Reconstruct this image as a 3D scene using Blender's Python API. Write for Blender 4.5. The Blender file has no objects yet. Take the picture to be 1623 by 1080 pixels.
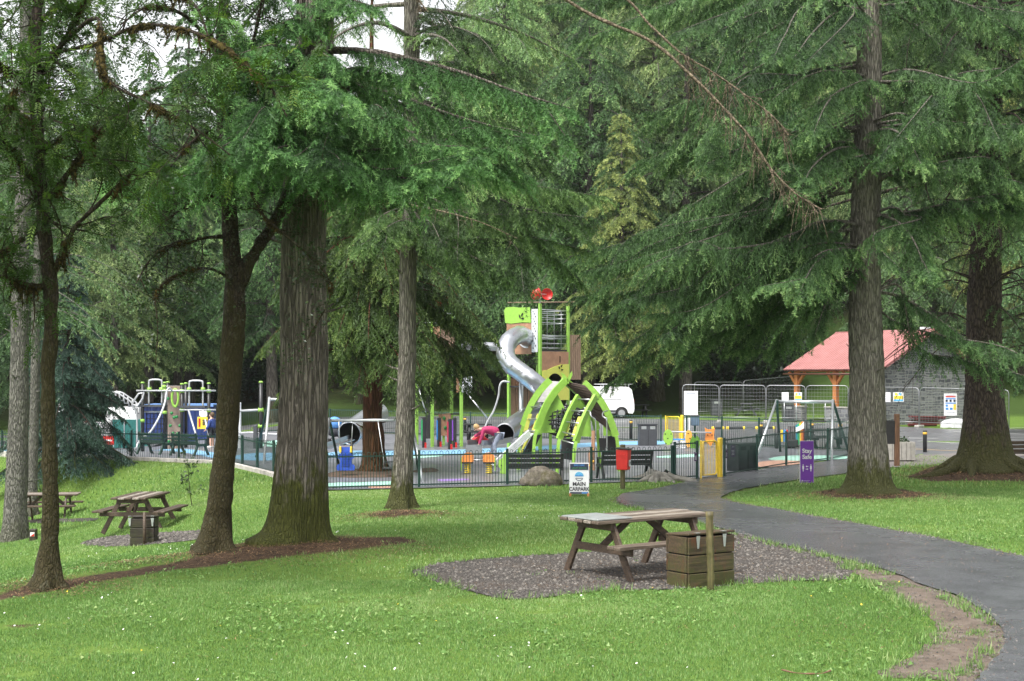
import bpy, bmesh, math, random
import numpy as np
from mathutils import Vector, Matrix

# ------------------------------------------------------------------ camera, sky, sun, exposure
SC = bpy.context.scene
COL = SC.collection
F, HX, HY, EYE = 2250.0, 811.5, 594.0, 2.6          # focal length and horizon measured on the photo (1623 wide)
cam = bpy.data.cameras.new("camera")
cam.sensor_fit = 'HORIZONTAL'; cam.sensor_width = 36.0
cam.lens = 36.0 * F / 1623.0
cam.shift_y = (HY - 540.0) / 1623.0
cam.clip_start = 0.1; cam.clip_end = 2000.0
cam_ob = bpy.data.objects.new("camera", cam); COL.objects.link(cam_ob)
cam_ob.location = (0, 0, EYE); cam_ob.rotation_euler = (math.radians(90), 0, 0)
SC.camera = cam_ob

SUN_EL, SUN_ROT = math.radians(60), math.radians(215)
world = bpy.data.worlds.new("World"); SC.world = world; world.use_nodes = True
nt = world.node_tree; nt.nodes.clear()
sky = nt.nodes.new('ShaderNodeTexSky'); sky.sky_type = 'NISHITA'; sky.sun_disc = False
sky.sun_elevation = SUN_EL; sky.sun_rotation = SUN_ROT
sky.air_density = 1.0; sky.dust_density = 4.0; sky.ozone_density = 1.0
hs = nt.nodes.new('ShaderNodeHueSaturation'); hs.inputs['Saturation'].default_value = 0.10
bg = nt.nodes.new('ShaderNodeBackground'); bg.inputs['Strength'].default_value = 0.15
wo = nt.nodes.new('ShaderNodeOutputWorld')
nt.links.new(sky.outputs[0], hs.inputs['Color']); nt.links.new(hs.outputs[0], bg.inputs[0]); nt.links.new(bg.outputs[0], wo.inputs[0])

sl = bpy.data.lights.new("sun", 'SUN'); sl.energy = 1.5; sl.angle = math.radians(13); sl.color = (1.0, 0.965, 0.9)
sun = bpy.data.objects.new("sun", sl); COL.objects.link(sun)
sd = Vector((math.sin(SUN_ROT) * math.cos(SUN_EL), math.cos(SUN_ROT) * math.cos(SUN_EL), math.sin(SUN_EL)))
sun.rotation_euler = (-sd).to_track_quat('-Z', 'Y').to_euler(); sun.location = (0, 0, 60)
SC.view_settings.view_transform = 'Standard'; SC.view_settings.look = 'None'
SC.view_settings.exposure = 1.28; SC.view_settings.gamma = 1.0; SC.view_settings.use_curve_mapping = False
SC.render.engine = 'CYCLES'
SC.cycles.max_bounces = 6; SC.cycles.diffuse_bounces = 3; SC.cycles.transmission_bounces = 4
SC.cycles.transparent_max_bounces = 8; SC.cycles.use_denoising = True
SC.cycles.sample_clamp_indirect = 6.0
try:
    SC.cycles.denoiser = 'OPENIMAGEDENOISE'; SC.cycles.denoising_prefilter = 'ACCURATE'
except Exception:
    pass

# ------------------------------------------------------------------ small maths
def sst(a, b, x):
    t = np.clip((np.asarray(x, float) - a) / (b - a), 0, 1); return t * t * (3 - 2 * t)

def vnoise(p, scale=1.0, seed=0):
    """3-D value noise in -1..1, vectorised."""
    q = np.asarray(p, float) * scale + seed * 17.31
    i = np.floor(q).astype(np.int64); f = q - i; f = f * f * (3 - 2 * f)
    def h(ix, iy, iz):
        n = (ix * 374761393 + iy * 668265263 + iz * 2147483647 + seed * 1274126177) & 0xffffffff
        n = ((n ^ (n >> 13)) * 1274126177) & 0xffffffff
        return ((n ^ (n >> 16)) & 0xffff) / 32767.5 - 1.0
    x, y, z = i[..., 0], i[..., 1], i[..., 2]; r = 0
    for dx in (0, 1):
        wx = f[..., 0] if dx else 1 - f[..., 0]
        for dy in (0, 1):
            wy = f[..., 1] if dy else 1 - f[..., 1]
            for dz in (0, 1):
                wz = f[..., 2] if dz else 1 - f[..., 2]
                r = r + wx * wy * wz * h(x + dx, y + dy, z + dz)
    return r

def noise2(x, y, scale, seed=0):
    return vnoise(np.stack([np.asarray(x, float), np.asarray(y, float), np.zeros_like(np.asarray(x, float))], -1), scale, seed)

def inpoly(x, y, poly):
    x = np.asarray(x, float); y = np.asarray(y, float); c = np.zeros(x.shape, bool); n = len(poly)
    for i in range(n):
        x0, y0 = poly[i]; x1, y1 = poly[i - 1]
        m = ((y0 > y) != (y1 > y)) & (x < (x1 - x0) * (y - y0) / ((y1 - y0) if y1 != y0 else 1e-9) + x0)
        c ^= m
    return c

def segdist(x, y, poly, closed=True):
    x = np.asarray(x, float); y = np.asarray(y, float); d = np.full(x.shape, 1e9); n = len(poly)
    for i in range(n if closed else n - 1):
        ax, ay = poly[i]; bx, by = poly[(i + 1) % n]
        ux, uy = bx - ax, by - ay; L2 = ux * ux + uy * uy + 1e-12
        t = np.clip(((x - ax) * ux + (y - ay) * uy) / L2, 0, 1)
        d = np.minimum(d, np.hypot(x - ax - t * ux, y - ay - t * uy))
    return d

def sdist(x, y, poly):            # positive inside
    return np.where(inpoly(x, y, poly), 1, -1) * segdist(x, y, poly)

# ------------------------------------------------------------------ the lie of the land
PLAY = [(-4.65, 35.4), (-0.5, 36.6), (3.6, 38.3), (5.2, 39.5), (7.5, 43.6), (10.0, 47.0), (13.4, 52.6), (9.7, 56.7), (5.2, 61.5),
        (-13.8, 72.5), (-60, 76), (-60, 58), (-18.7, 51.8), (-9.4, 46.3)]
RIDGE = [(-12, 9), (-6.0, 16.7), (-5.2, 18.8), (-4.25, 20.6), (-3.3, 21.2), (-2.3, 26), (-3.6, 33.5)]

def gz(x, y):
    x = np.asarray(x, float); y = np.asarray(y, float)
    z = -0.3 * sst(21, 35, y) + 0.32 * sst(63, 84, y)
    xr = np.interp(y, [p[1] for p in RIDGE], [p[0] for p in RIDGE])
    s = np.clip(xr - x, 0, 16)
    d = np.clip(-sdist(x, y, PLAY), 0, 50)
    z = z - 0.14 * s * s / (s + 0.8) * sst(0.3, 6.0, d) * sst(58, 48, y) * sst(12, 17, y)
    z = z - 1.3 * sst(-10, -24, x) * sst(48, 64, y)        # far left dip
    hill = np.clip(y - 89 - 3 * np.sin(x * 0.05), 0, 400); hill = np.where(hill < 50, hill, 50 + 30 * (1 - np.exp(-(hill - 50) / 30)))
    slope = 0.17 + 0.16 * sst(-10, 20, x)
    z = z + slope * hill * hill / (hill + 5.0)
    # root mounds
    for (cx, cy, r, h) in ((-3.1, 21.1, 1.9, 0.16), (8.35, 33.2, 2.6, 0.14), (13.9, 40.4, 3.6, 0.34), (-2.15, 27.6, 1.3, 0.08)):
        z = z + h * np.exp(-((x - cx) ** 2 + (y - cy) ** 2) / (r * r) * 2)
    z = z + 0.035 * noise2(x, y, 0.33, 3) * sst(9, 14, y) * (sdist(x, y, PLAY) < -1.0) * sst(1.0, 3.0, d)
    return z

def gz1(x, y):
    return float(gz(np.array([x]), np.array([y]))[0])

_YS = np.concatenate([np.arange(8, 70, 0.05), np.arange(70, 240, 0.25)])
def G(px, py):
    """ground point seen at a photo pixel"""
    xs = (px - HX) * _YS / F; zr = EYE - (py - HY) * _YS / F
    k = np.argmax(zr <= gz(xs, _YS))
    if k == 0 and zr[0] > gz1(xs[0], _YS[0]): k = len(_YS) - 1
    return Vector((xs[k], _YS[k], gz1(xs[k], _YS[k])))

def W(px, py, y):
    return Vector(((px - HX) * y / F, y, EYE - (py - HY) * y / F))
def GX(px, y):
    x = (px - HX) * y / F
    return Vector((x, y, gz1(x, y)))
def gpoly(pts):
    return [tuple(G(*p)[:2]) for p in pts]

# ------------------------------------------------------------------ materials
def new_mat(name):
    m = bpy.data.materials.new(name); m.use_nodes = True
    t = m.node_tree; b = t.nodes['Principled BSDF']
    return m, t, b
def nd(t, typ, **kw):
    n = t.nodes.new(typ)
    for k, v in kw.items():
        if k.startswith('i_'):
            key = k[2:].replace('_', ' ')
            n.inputs[key].default_value = v
        else: setattr(n, k, v)
    return n
def coords(t, kind='Object', scale=(1, 1, 1)):
    if kind == 'World':
        g = t.nodes.new('ShaderNodeNewGeometry'); src = g.outputs['Position']
    else:
        g = t.nodes.new('ShaderNodeTexCoord'); src = g.outputs[kind]
    mp = t.nodes.new('ShaderNodeMapping'); mp.inputs['Scale'].default_value = scale
    t.links.new(src, mp.inputs[0]); return mp.outputs[0]
def noise(t, vec, scale, detail=4, rough=0.6, dist=0.0):
    n = nd(t, 'ShaderNodeTexNoise'); n.inputs['Scale'].default_value = scale; n.inputs['Detail'].default_value = detail
    n.inputs['Roughness'].default_value = rough; n.inputs['Distortion'].default_value = dist
    t.links.new(vec, n.inputs['Vector']); return n.outputs['Fac']
def ramp(t, fac, stops):
    r = t.nodes.new('ShaderNodeValToRGB'); e = r.color_ramp.elements
    while len(e) < len(stops): e.new(0.5)
    for k, (p, c) in enumerate(stops):
        e[k].position = p; e[k].color = (*c, 1) if len(c) == 3 else c
    t.links.new(fac, r.inputs[0]); return r.outputs[0]
def mixc(t, fac, a, b, mode='MIX'):
    m = t.nodes.new('ShaderNodeMix'); m.data_type = 'RGBA'; m.blend_type = mode
    for sock, v in ((m.inputs[0], fac), (m.inputs[6], a), (m.inputs[7], b)):
        if isinstance(v, (int, float)): sock.default_value = v
        elif isinstance(v, tuple): sock.default_value = (*v, 1) if len(v) == 3 else v
        else: t.links.new(v, sock)
    return m.outputs[2]
def mth(t, op, a, b=None, clamp=False):
    m = t.nodes.new('ShaderNodeMath'); m.operation = op; m.use_clamp = clamp
    for s, v in zip(m.inputs, (a, b)):
        if v is None: continue
        if isinstance(v, (int, float)): s.default_value = v
        else: t.links.new(v, s)
    return m.outputs[0]
def bump(t, b, height, strength=0.4, dist=0.02):
    n = t.nodes.new('ShaderNodeBump'); n.inputs['Strength'].default_value = strength; n.inputs['Distance'].default_value = dist
    t.links.new(height, n.inputs['Height']); t.links.new(n.outputs[0], b.inputs['Normal'])

def plain(name, col, rough=0.5, metal=0.0, var=0.12, scale=9.0, spec=0.5, grime=0.0):
    """paint, plastic or metal with slight unevenness and weathering"""
    m, t, b = new_mat(name)
    v = coords(t, 'Object'); n = noise(t, v, scale, 5)
    lo = tuple(c * (1 - var) for c in col); hi = tuple(min(1, c * (1 + var)) for c in col)
    c = ramp(t, n, [(0.3, lo), (0.7, hi)])
    if grime:
        n2 = noise(t, v, scale * 0.35, 6, 0.7)
        c = mixc(t, mth(t, 'MULTIPLY', ramp(t, n2, [(0.5, (0, 0, 0)), (0.72, (1, 1, 1))]), grime), c, (0.06, 0.06, 0.045))
    t.links.new(c, b.inputs['Base Color'])
    t.links.new(ramp(t, n, [(0.2, (max(0, rough - .1),) * 3), (0.8, (min(1, rough + .1),) * 3)]), b.inputs['Roughness'])
    b.inputs['Metallic'].default_value = metal; b.inputs['Specular IOR Level'].default_value = spec
    return m

def bark(name, dark, light, vs=(9, 9, 1.6), moss=(0.055, 0.06, 0.012), moss_h=1.0, moss_amt=1.0, bump_d=0.03, lichen=0.0, vor=1.0):
    m, t, b = new_mat(name)
    v = coords(t, 'Object', vs)
    n1 = noise(t, v, 0.9, 6, 0.65, 0.6)
    vo = nd(t, 'ShaderNodeTexVoronoi', feature='DISTANCE_TO_EDGE'); vo.inputs['Scale'].default_value = vor
    wob = t.nodes.new('ShaderNodeVectorMath'); wob.operation = 'ADD'
    sc = t.nodes.new('ShaderNodeVectorMath'); sc.operation = 'SCALE'; sc.inputs['Scale'].default_value = 0.9
    nz = nd(t, 'ShaderNodeTexNoise'); nz.inputs['Scale'].default_value = 1.1; nz.inputs['Detail'].default_value = 3; t.links.new(v, nz.inputs['Vector'])
    t.links.new(nz.outputs['Color'], sc.inputs[0]); t.links.new(v, wob.inputs[0]); t.links.new(sc.outputs[0], wob.inputs[1])
    t.links.new(wob.outputs[0], vo.inputs['Vector'])
    crack = ramp(t, vo.outputs['Distance'], [(0.0, (0, 0, 0)), (0.22, (1, 1, 1))])
    h = mixc(t, 0.45, crack, n1, 'MULTIPLY')
    col = mixc(t, ramp(t, n1, [(0.3, (0, 0, 0)), (0.7, (1, 1, 1))]), dark, light)
    col = mixc(t, crack, tuple(c * 0.58 for c in dark), col)
    if lichen:
        nl = noise(t, coords(t, 'Object', (6, 6, 4)), 2.2, 6, 0.7)
        col = mixc(t, mth(t, 'MULTIPLY', ramp(t, nl, [(0.56, (0, 0, 0)), (0.64, (1, 1, 1))]), lichen), col, (0.28, 0.29, 0.23))
    if moss_amt:
        sep = t.nodes.new('ShaderNodeSeparateXYZ'); tc = t.nodes.new('ShaderNodeTexCoord'); t.links.new(tc.outputs['Object'], sep.inputs[0])
        nm = noise(t, coords(t, 'Object', (3, 3, 1.3)), 1.6, 6, 0.72)
        k = mth(t, 'SUBTRACT', mth(t, 'ADD', nm, mth(t, 'MULTIPLY', mth(t, 'SUBTRACT', moss_h, sep.outputs['Z']), 0.42 / moss_h)), 0.0)
        k = mth(t, 'MULTIPLY', ramp(t, k, [(0.55, (0, 0, 0)), (0.72, (1, 1, 1))]), moss_amt)
        mc = mixc(t, noise(t, coords(t, 'Object'), 26, 4), tuple(c * .45 for c in moss), tuple(c * 1.6 for c in moss))
        col = mixc(t, k, col, mc)
    t.links.new(col, b.inputs['Base Color']); b.inputs['Roughness'].default_value = 0.9; b.inputs['Specular IOR Level'].default_value = 0.25
    bump(t, b, h, 0.9, bump_d)
    return m

def leaf_mat(name, c0, c1, tip=None, trans=0.35, rough=0.55, spec=0.35):
    """foliage: colour runs with the 'tint' attribute (spray to spray variation and paler new growth at the tips, plus painted shade inside the crowns)"""
    m, t, b = new_mat(name)
    at = nd(t, 'ShaderNodeAttribute', attribute_name='tint')
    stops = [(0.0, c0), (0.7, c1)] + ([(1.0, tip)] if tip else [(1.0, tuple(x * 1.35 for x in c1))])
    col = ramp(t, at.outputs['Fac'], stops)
    oi = t.nodes.new('ShaderNodeObjectInfo')
    hsv = t.nodes.new('ShaderNodeHueSaturation')
    hsv.inputs['Saturation'].default_value = 0.95
    t.links.new(mth(t, 'ADD', mth(t, 'MULTIPLY', oi.outputs['Random'], 0.03), 0.485), hsv.inputs['Hue'])
    t.links.new(mth(t, 'ADD', mth(t, 'MULTIPLY', oi.outputs['Random'], 0.35), 0.82), hsv.inputs['Value'])
    t.links.new(col, hsv.inputs['Color'])
    b.inputs['Roughness'].default_value = rough; b.inputs['Specular IOR Level'].default_value = spec
    t.links.new(hsv.outputs[0], b.inputs['Base Color'])
    tr = t.nodes.new('ShaderNodeBsdfTranslucent'); t.links.new(hsv.outputs[0], tr.inputs[0])
    mx = t.nodes.new('ShaderNodeMixShader'); mx.inputs[0].default_value = trans
    t.links.new(b.outputs[0], mx.inputs[1]); t.links.new(tr.outputs[0], mx.inputs[2])
    t.links.new(mx.outputs[0], t.nodes['Material Output'].inputs[0])
    return m

# ------------------------------------------------------------------ mesh building
def link(ob, parent=None):
    COL.objects.link(ob)
    if parent is not None: ob.parent = parent
    return ob
def tag(o, label=None, cat=None, group=None, kind=None):
    if label: o['label'] = label
    if cat: o['category'] = cat
    if group: o['group'] = group
    if kind: o['kind'] = kind
    return o
def thing(name, label, cat, loc=(0, 0, 0), rz=0.0, group=None):
    o = bpy.data.objects.new(name, None); link(o); o.location = loc; o.rotation_euler = (0, 0, rz)
    o.empty_display_size = 0.2
    return tag(o, label, cat, group)
def copy_tree(o, parent=None):
    c = o.copy(); COL.objects.link(c)
    if parent is not None: c.parent = parent
    for ch in list(o.children): copy_tree(ch, c)
    return c

def frame_of(d):
    d = Vector(d).normalized(); up = Vector((0, 0, 1)) if abs(d.z) < 0.95 else Vector((0, 1, 0))
    s = d.cross(up).normalized(); return s, s.cross(d).normalized()

class MB:
    """collects shapes; build() makes ONE mesh object of them"""
    def __init__(s): s.v = []; s.f = []; s.m = []; s.sm = []
    def add(s, vs, fs, mi=0, smooth=False):
        o = len(s.v); s.v += [tuple(v) for v in vs]; s.f += [tuple(i + o for i in f) for f in fs]; s.m += [mi] * len(fs); s.sm += [smooth] * len(fs)
        return s
    def box(s, c, size, rot=None, mi=0, bev=0.0):
        x, y, z = (d / 2 for d in size); R = rot or Matrix.Identity(3); c = Vector(c)
        if isinstance(R, (int, float)): R = Matrix.Rotation(R, 3, 'Z')
        if bev <= 0:
            vs = [c + R @ Vector((sx * x, sy * y, sz * z)) for sz in (-1, 1) for sx, sy in ((-1, -1), (1, -1), (1, 1), (-1, 1))]
            s.add(vs, [(3, 2, 1, 0), (4, 5, 6, 7), (0, 1, 5, 4), (1, 2, 6, 5), (2, 3, 7, 6), (3, 0, 4, 7)], mi); return s
        b = min(bev, x * .9, y * .9, z * .9)
        bm = bmesh.new(); bmesh.ops.create_cube(bm, size=1)
        for v in bm.verts: v.co = Vector((v.co.x * 2 * x, v.co.y * 2 * y, v.co.z * 2 * z))
        bmesh.ops.bevel(bm, geom=bm.edges[:], offset=b, segments=1, affect='EDGES', profile=0.5)
        bm.verts.index_update(); s.add([c + R @ v.co for v in bm.verts], [[v.index for v in f.verts] for f in bm.faces], mi); bm.free(); return s
    def beam(s, a, b, w, h, mi=0, roll=0.0, bev=0.0):
        a, b = Vector(a), Vector(b); d = b - a; L = d.length
        sx, up = frame_of(d); R = Matrix((sx, d.normalized(), up)).transposed()
        if roll: R = R @ Matrix.Rotation(roll, 3, 'Y')
        return s.box((a + b) / 2, (w, L, h), R, mi, bev)
    def tube(s, pts, r, n=8, mi=0, cap=True, closed=False, smooth=True):
        pts = [Vector(p) for p in pts]; N = len(pts); rs = r if isinstance(r, (list, tuple)) else [r] * N
        vs = []; prev = None
        for i in range(N):
            if closed: d = pts[(i + 1) % N] - pts[i - 1]
            else: d = pts[min(i + 1, N - 1)] - pts[max(i - 1, 0)]
            if d.length < 1e-9: d = Vector((0, 0, 1))
            d.normalize()
            if prev is None: a, _ = frame_of(d)
            else:
                a = prev - d * prev.dot(d)
                if a.length < 1e-6: a, _ = frame_of(d)
                a.normalize()
            prev = a; b = d.cross(a)
            for k in range(n):
                t = 2 * math.pi * k / n; vs.append(pts[i] + (a * math.cos(t) + b * math.sin(t)) * rs[i])
        fs = []
        for i in range(N if closed else N - 1):
            for k in range(n):
                j = (i + 1) % N; fs.append((i * n + k, i * n + (k + 1) % n, j * n + (k + 1) % n, j * n + k))
        s.add(vs, fs, mi, smooth)
        if cap and not closed:
            o = len(s.v) - len(vs)
            s.f += [tuple(o + k for k in reversed(range(n))), tuple(o + (N - 1) * n + k for k in range(n))]; s.m += [mi, mi]; s.sm += [False, False]
        return s
    def lathe(s, prof, n=16, c=(0, 0, 0), R=None, mi=0, smooth=True):
        c = Vector(c); vs = []; N = len(prof)
        for r, z in prof:
            for k in range(n):
                t = 2 * math.pi * k / n; p = Vector((r * math.cos(t), r * math.sin(t), z)); vs.append(c + ((R @ p) if R else p))
        fs = [(i * n + k, i * n + (k + 1) % n, (i + 1) * n + (k + 1) % n, (i + 1) * n + k) for i in range(N - 1) for k in range(n)]
        s.add(vs, fs, mi, smooth)
        if prof[0][0] > 1e-6: o = len(s.v) - len(vs); s.f.append(tuple(o + k for k in reversed(range(n)))); s.m.append(mi); s.sm.append(False)
        if prof[-1][0] > 1e-6: o = len(s.v) - len(vs); s.f.append(tuple(o + (N - 1) * n + k for k in range(n))); s.m.append(mi); s.sm.append(False)
        return s
    def prism(s, poly, th, o=(0, 0, 0), u=(1, 0, 0), w=(0, 0, 1), mi=0, holes=()):
        """flat outline in the plane u,w pushed th along u x w (th/2 each way); holes are outlines cut out"""
        o, u, w = Vector(o), Vector(u).normalized(), Vector(w).normalized(); nrm = u.cross(w)
        if not holes:
            N = len(poly); vs = [o + u * a + w * b - nrm * th / 2 for a, b in poly] + [o + u * a + w * b + nrm * th / 2 for a, b in poly]
            s.add(vs, [tuple(reversed(range(N))), tuple(range(N, 2 * N))] + [(i, (i + 1) % N, N + (i + 1) % N, N + i) for i in range(N)], mi); return s
        from mathutils.geometry import tessellate_polygon
        loops = [[Vector((a, b, 0)) for a, b in poly]] + [[Vector((a, b, 0)) for a, b in h] for h in holes]
        flat = [p for l in loops for p in l]; tris = tessellate_polygon(loops); M = len(flat)
        vs = [o + u * p.x + w * p.y - nrm * th / 2 for p in flat] + [o + u * p.x + w * p.y + nrm * th / 2 for p in flat]
        fs = [tuple(t) for t in tris] + [tuple(i + M for i in reversed(t)) for t in tris]; k = 0
        for l in loops:
            n = len(l); fs += [(k + i, k + (i + 1) % n, M + k + (i + 1) % n, M + k + i) for i in range(n)]; k += n
        s.add(vs, fs, mi); return s
    def ball(s, c, r, R=None, mi=0, n=12, m=8):
        c = Vector(c); r = Vector(r) if not isinstance(r, (int, float)) else Vector((r, r, r)); vs = []; fs = []
        for i in range(m + 1):
            a = math.pi * i / m
            for k in range(n):
                t = 2 * math.pi * k / n; p = Vector((r.x * math.sin(a) * math.cos(t), r.y * math.sin(a) * math.sin(t), -r.z * math.cos(a)))
                vs.append(c + ((R @ p) if R else p))
        for i in range(m):
            for k in range(n): fs.append((i * n + k, i * n + (k + 1) % n, (i + 1) * n + (k + 1) % n, (i + 1) * n + k))
        s.add(vs, fs, mi, True); return s
    def build(s, name, mats, parent=None, bevel=0.0):
        me = bpy.data.meshes.new(name); me.from_pydata(s.v, [], s.f)
        if not isinstance(mats, (list, tuple)): mats = [mats]
        for m in mats: me.materials.append(m)
        me.polygons.foreach_set('material_index', s.m); me.polygons.foreach_set('use_smooth', s.sm); me.update()
        bm = bmesh.new(); bm.from_mesh(me); bmesh.ops.remove_doubles(bm, verts=bm.verts, dist=1e-5); bmesh.ops.recalc_face_normals(bm, faces=bm.faces); bm.to_mesh(me); bm.free()
        o = bpy.data.objects.new(name, me); link(o, parent)
        if bevel:
            md = o.modifiers.new('bevel', 'BEVEL'); md.width = bevel; md.segments = 2; md.limit_method = 'ANGLE'
        return o

def raw_mesh(name, V, tris=None, quads=None, mats=(), parent=None, tint=None, smooth=False, mi=None):
    """big meshes straight from numpy"""
    me = bpy.data.meshes.new(name); V = np.ascontiguousarray(V, np.float32).reshape(-1, 3)
    me.vertices.add(len(V)); me.vertices.foreach_set('co', V.ravel())
    loops = []; starts = []; o = 0
    for arr, k in ((tris, 3), (quads, 4)):
        if arr is None or len(arr) == 0: continue
        a = np.asarray(arr, np.int32).reshape(-1, k); loops.append(a.ravel()); starts.append(o + np.arange(len(a), dtype=np.int32) * k); o += a.size
    L = np.concatenate(loops); S = np.concatenate(starts)
    me.loops.add(len(L)); me.loops.foreach_set('vertex_index', L)
    me.polygons.add(len(S)); me.polygons.foreach_set('loop_start', S)
    if smooth: me.polygons.foreach_set('use_smooth', np.ones(len(S), bool))
    for m in (mats if isinstance(mats, (list, tuple)) else [mats]): me.materials.append(m)
    if mi is not None: me.polygons.foreach_set('material_index', np.asarray(mi, np.int32))
    me.update(calc_edges=True)
    if tint is not None:
        at = me.attributes.new('tint', 'FLOAT', 'POINT'); at.data.foreach_set('value', np.ascontiguousarray(tint, np.float32).ravel())
    ob = bpy.data.objects.new(name, me); link(ob, parent); return ob

def bez(pts, n):
    """smooth curve through points (Catmull-Rom)"""
    P = np.array([tuple(p) for p in pts], float); P = np.vstack([2 * P[0] - P[1], P, 2 * P[-1] - P[-2]]); out = []
    K = len(P) - 3
    for t in np.linspace(0, K, n):
        i = min(int(t), K - 1); u = t - i; a, b, c, d = P[i:i + 4]
        out.append(0.5 * ((2 * b) + (-a + c) * u + (2 * a - 5 * b + 4 * c - d) * u * u + (-a + 3 * b - 3 * c + d) * u ** 3))
    return np.array(out)
# ================================================================== GROUND
from mathutils.geometry import delaunay_2d_cdt
rngG = np.random.default_rng(5)

def densify(poly, step, jit, seed=0, smooth=True):
    P = [tuple(p[:2]) for p in poly]
    if smooth:
        Q = np.array(P); n = len(Q); out = []
        for i in range(n):
            a, b, c, d = Q[i - 1], Q[i], Q[(i + 1) % n], Q[(i + 2) % n]
            L = np.hypot(*(c - b)); k = max(2, int(L / step))
            for u in np.arange(k) / k:
                out.append(0.5 * ((2 * b) + (-a + c) * u + (2 * a - 5 * b + 4 * c - d) * u * u + (-a + 3 * b - 3 * c + d) * u ** 3))
        Q = np.array(out)
    else:
        out = []
        for i in range(len(P)):
            b, c = np.array(P[i]), np.array(P[(i + 1) % len(P)]); k = max(1, int(np.hypot(*(c - b)) / step))
            out += [b + (c - b) * u for u in np.arange(k) / k]
        Q = np.array(out)
    if jit:
        t = np.roll(Q, -1, 0) - np.roll(Q, 1, 0); nn = np.stack([-t[:, 1], t[:, 0]], 1); nn /= np.linalg.norm(nn, axis=1)[:, None] + 1e-9
        Q = Q + nn * (jit * (noise2(Q[:, 0], Q[:, 1], 1.3, seed) * .6 + noise2(Q[:, 0], Q[:, 1], 5.0, seed + 1) * .4))[:, None]
    return Q

def sheet(name, poly, off, mat, spacing=0.4, step=0.2, jit=0.0, seed=0, smooth=True, flatten=None, kind='structure'):
    B = densify(poly, step, jit, seed, smooth); n = len(B)
    x0, y0 = B.min(0); x1, y1 = B.max(0)
    gx, gy = np.meshgrid(np.arange(x0, x1, spacing), np.arange(y0, y1, spacing))
    gx = gx.ravel() + 0.011; gy = gy.ravel() + 0.007
    bp = [tuple(p) for p in B]; k = sdist(gx, gy, bp) > spacing * .45
    pts = [Vector(p) for p in bp] + [Vector((a, b)) for a, b in zip(gx[k], gy[k])]
    r = delaunay_2d_cdt(pts, [], [list(range(n))], 1, 1e-6)
    V = np.array([(p.x, p.y) for p in r[0]]); T = [f for f in r[2] if len(f) == 3]
    z = gz(V[:, 0], V[:, 1]) + off
    return tag(raw_mesh(name, np.column_stack([V, z]), tris=T, mats=mat, smooth=True), kind=kind)

# -------- outlines measured on the photo
PATH_L = [(1500, 1130), (1545, 1080), (1584, 1045), (1592, 1010), (1572, 980), (1530, 952), (1470, 930), (1400, 905), (1330, 886), (1250, 868), (1180, 850), (1120, 832), (1060, 818), (1010, 806), (978, 795), (990, 783), (1035, 776), (1075, 768), (1100, 760)]
PATH_R = [(1420, 741), (1365, 748), (1300, 757), (1240, 765), (1190, 774), (1157, 782), (1143, 790), (1165, 798), (1225, 808), (1300, 822), (1400, 839), (1500, 858), (1623, 884), (1760, 915), (1760, 1130)]
ED = [(5.4, 39.9), (7.6, 43.4), (10.2, 46.9), (13.6, 52.4)]
PATH = [(2.5, 4.0), (2.75, 8.5)] + gpoly(PATH_L) + ED + gpoly([(1400, 722)]) + gpoly(PATH_R[:-1]) + [(7.6, 11.5), (6.4, 8.5), (5.9, 4.0)]
GRAVEL = gpoly([(655, 908), (690, 896), (760, 888), (880, 880), (1000, 872), (1090, 858), (1140, 842), (1185, 851), (1250, 869), (1330, 888), (1352, 903), (1330, 920), (1250, 922), (1165, 928), (1080, 935), (960, 938), (860, 948), (800, 951), (740, 937), (690, 922)])
WORN = gpoly([(1335, 890), (1400, 905), (1470, 930), (1530, 952), (1572, 980), (1592, 1010), (1584, 1045), (1545, 1082), (1480, 1080), (1390, 1072), (1420, 1050), (1470, 1025), (1490, 1000), (1465, 975), (1420, 950), (1360, 915)])
GRAV2 = gpoly([(130, 862), (170, 852), (250, 846), (320, 842), (345, 850), (300, 858), (240, 864), (180, 867)])
GRAV3 = gpoly([(40, 826), (80, 823), (140, 822), (150, 826), (100, 829), (50, 830)])
SOILS = [  # outline, weight
    (gpoly([(-60, 955), (0, 938), (75, 922), (200, 902), (270, 890), (330, 876), (400, 868), (480, 866), (560, 852), (640, 850), (680, 860), (560, 876), (420, 890), (300, 903), (200, 918), (90, 938), (0, 958), (-60, 972)]), 1.0),
    (gpoly([(1275, 782), (1315, 774), (1370, 770), (1440, 775), (1490, 785), (1460, 791), (1380, 794), (1310, 790)]), .8),
    (gpoly([(1430, 757), (1470, 742), (1530, 735), (1680, 728), (1680, 766), (1560, 763), (1480, 764)]), 1.15),
    (gpoly([(555, 820), (610, 806), (650, 803), (700, 810), (660, 818), (600, 826)]), .75),
    (gpoly([(-20, 992), (50, 985), (115, 987), (60, 998), (-20, 1000)]), .8),
    (gpoly([(150, 978), (230, 972), (255, 976), (200, 982)]), .6),
    (gpoly([(430, 775), (370, 745), (300, 731), (150, 724), (150, 729), (290, 738), (350, 752), (420, 785), (520, 800), (520, 786)]), .55),
    (gpoly([(640, 770), (760, 776), (900, 778), (900, 782), (760, 784), (640, 782)]), .45),
]
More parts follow.
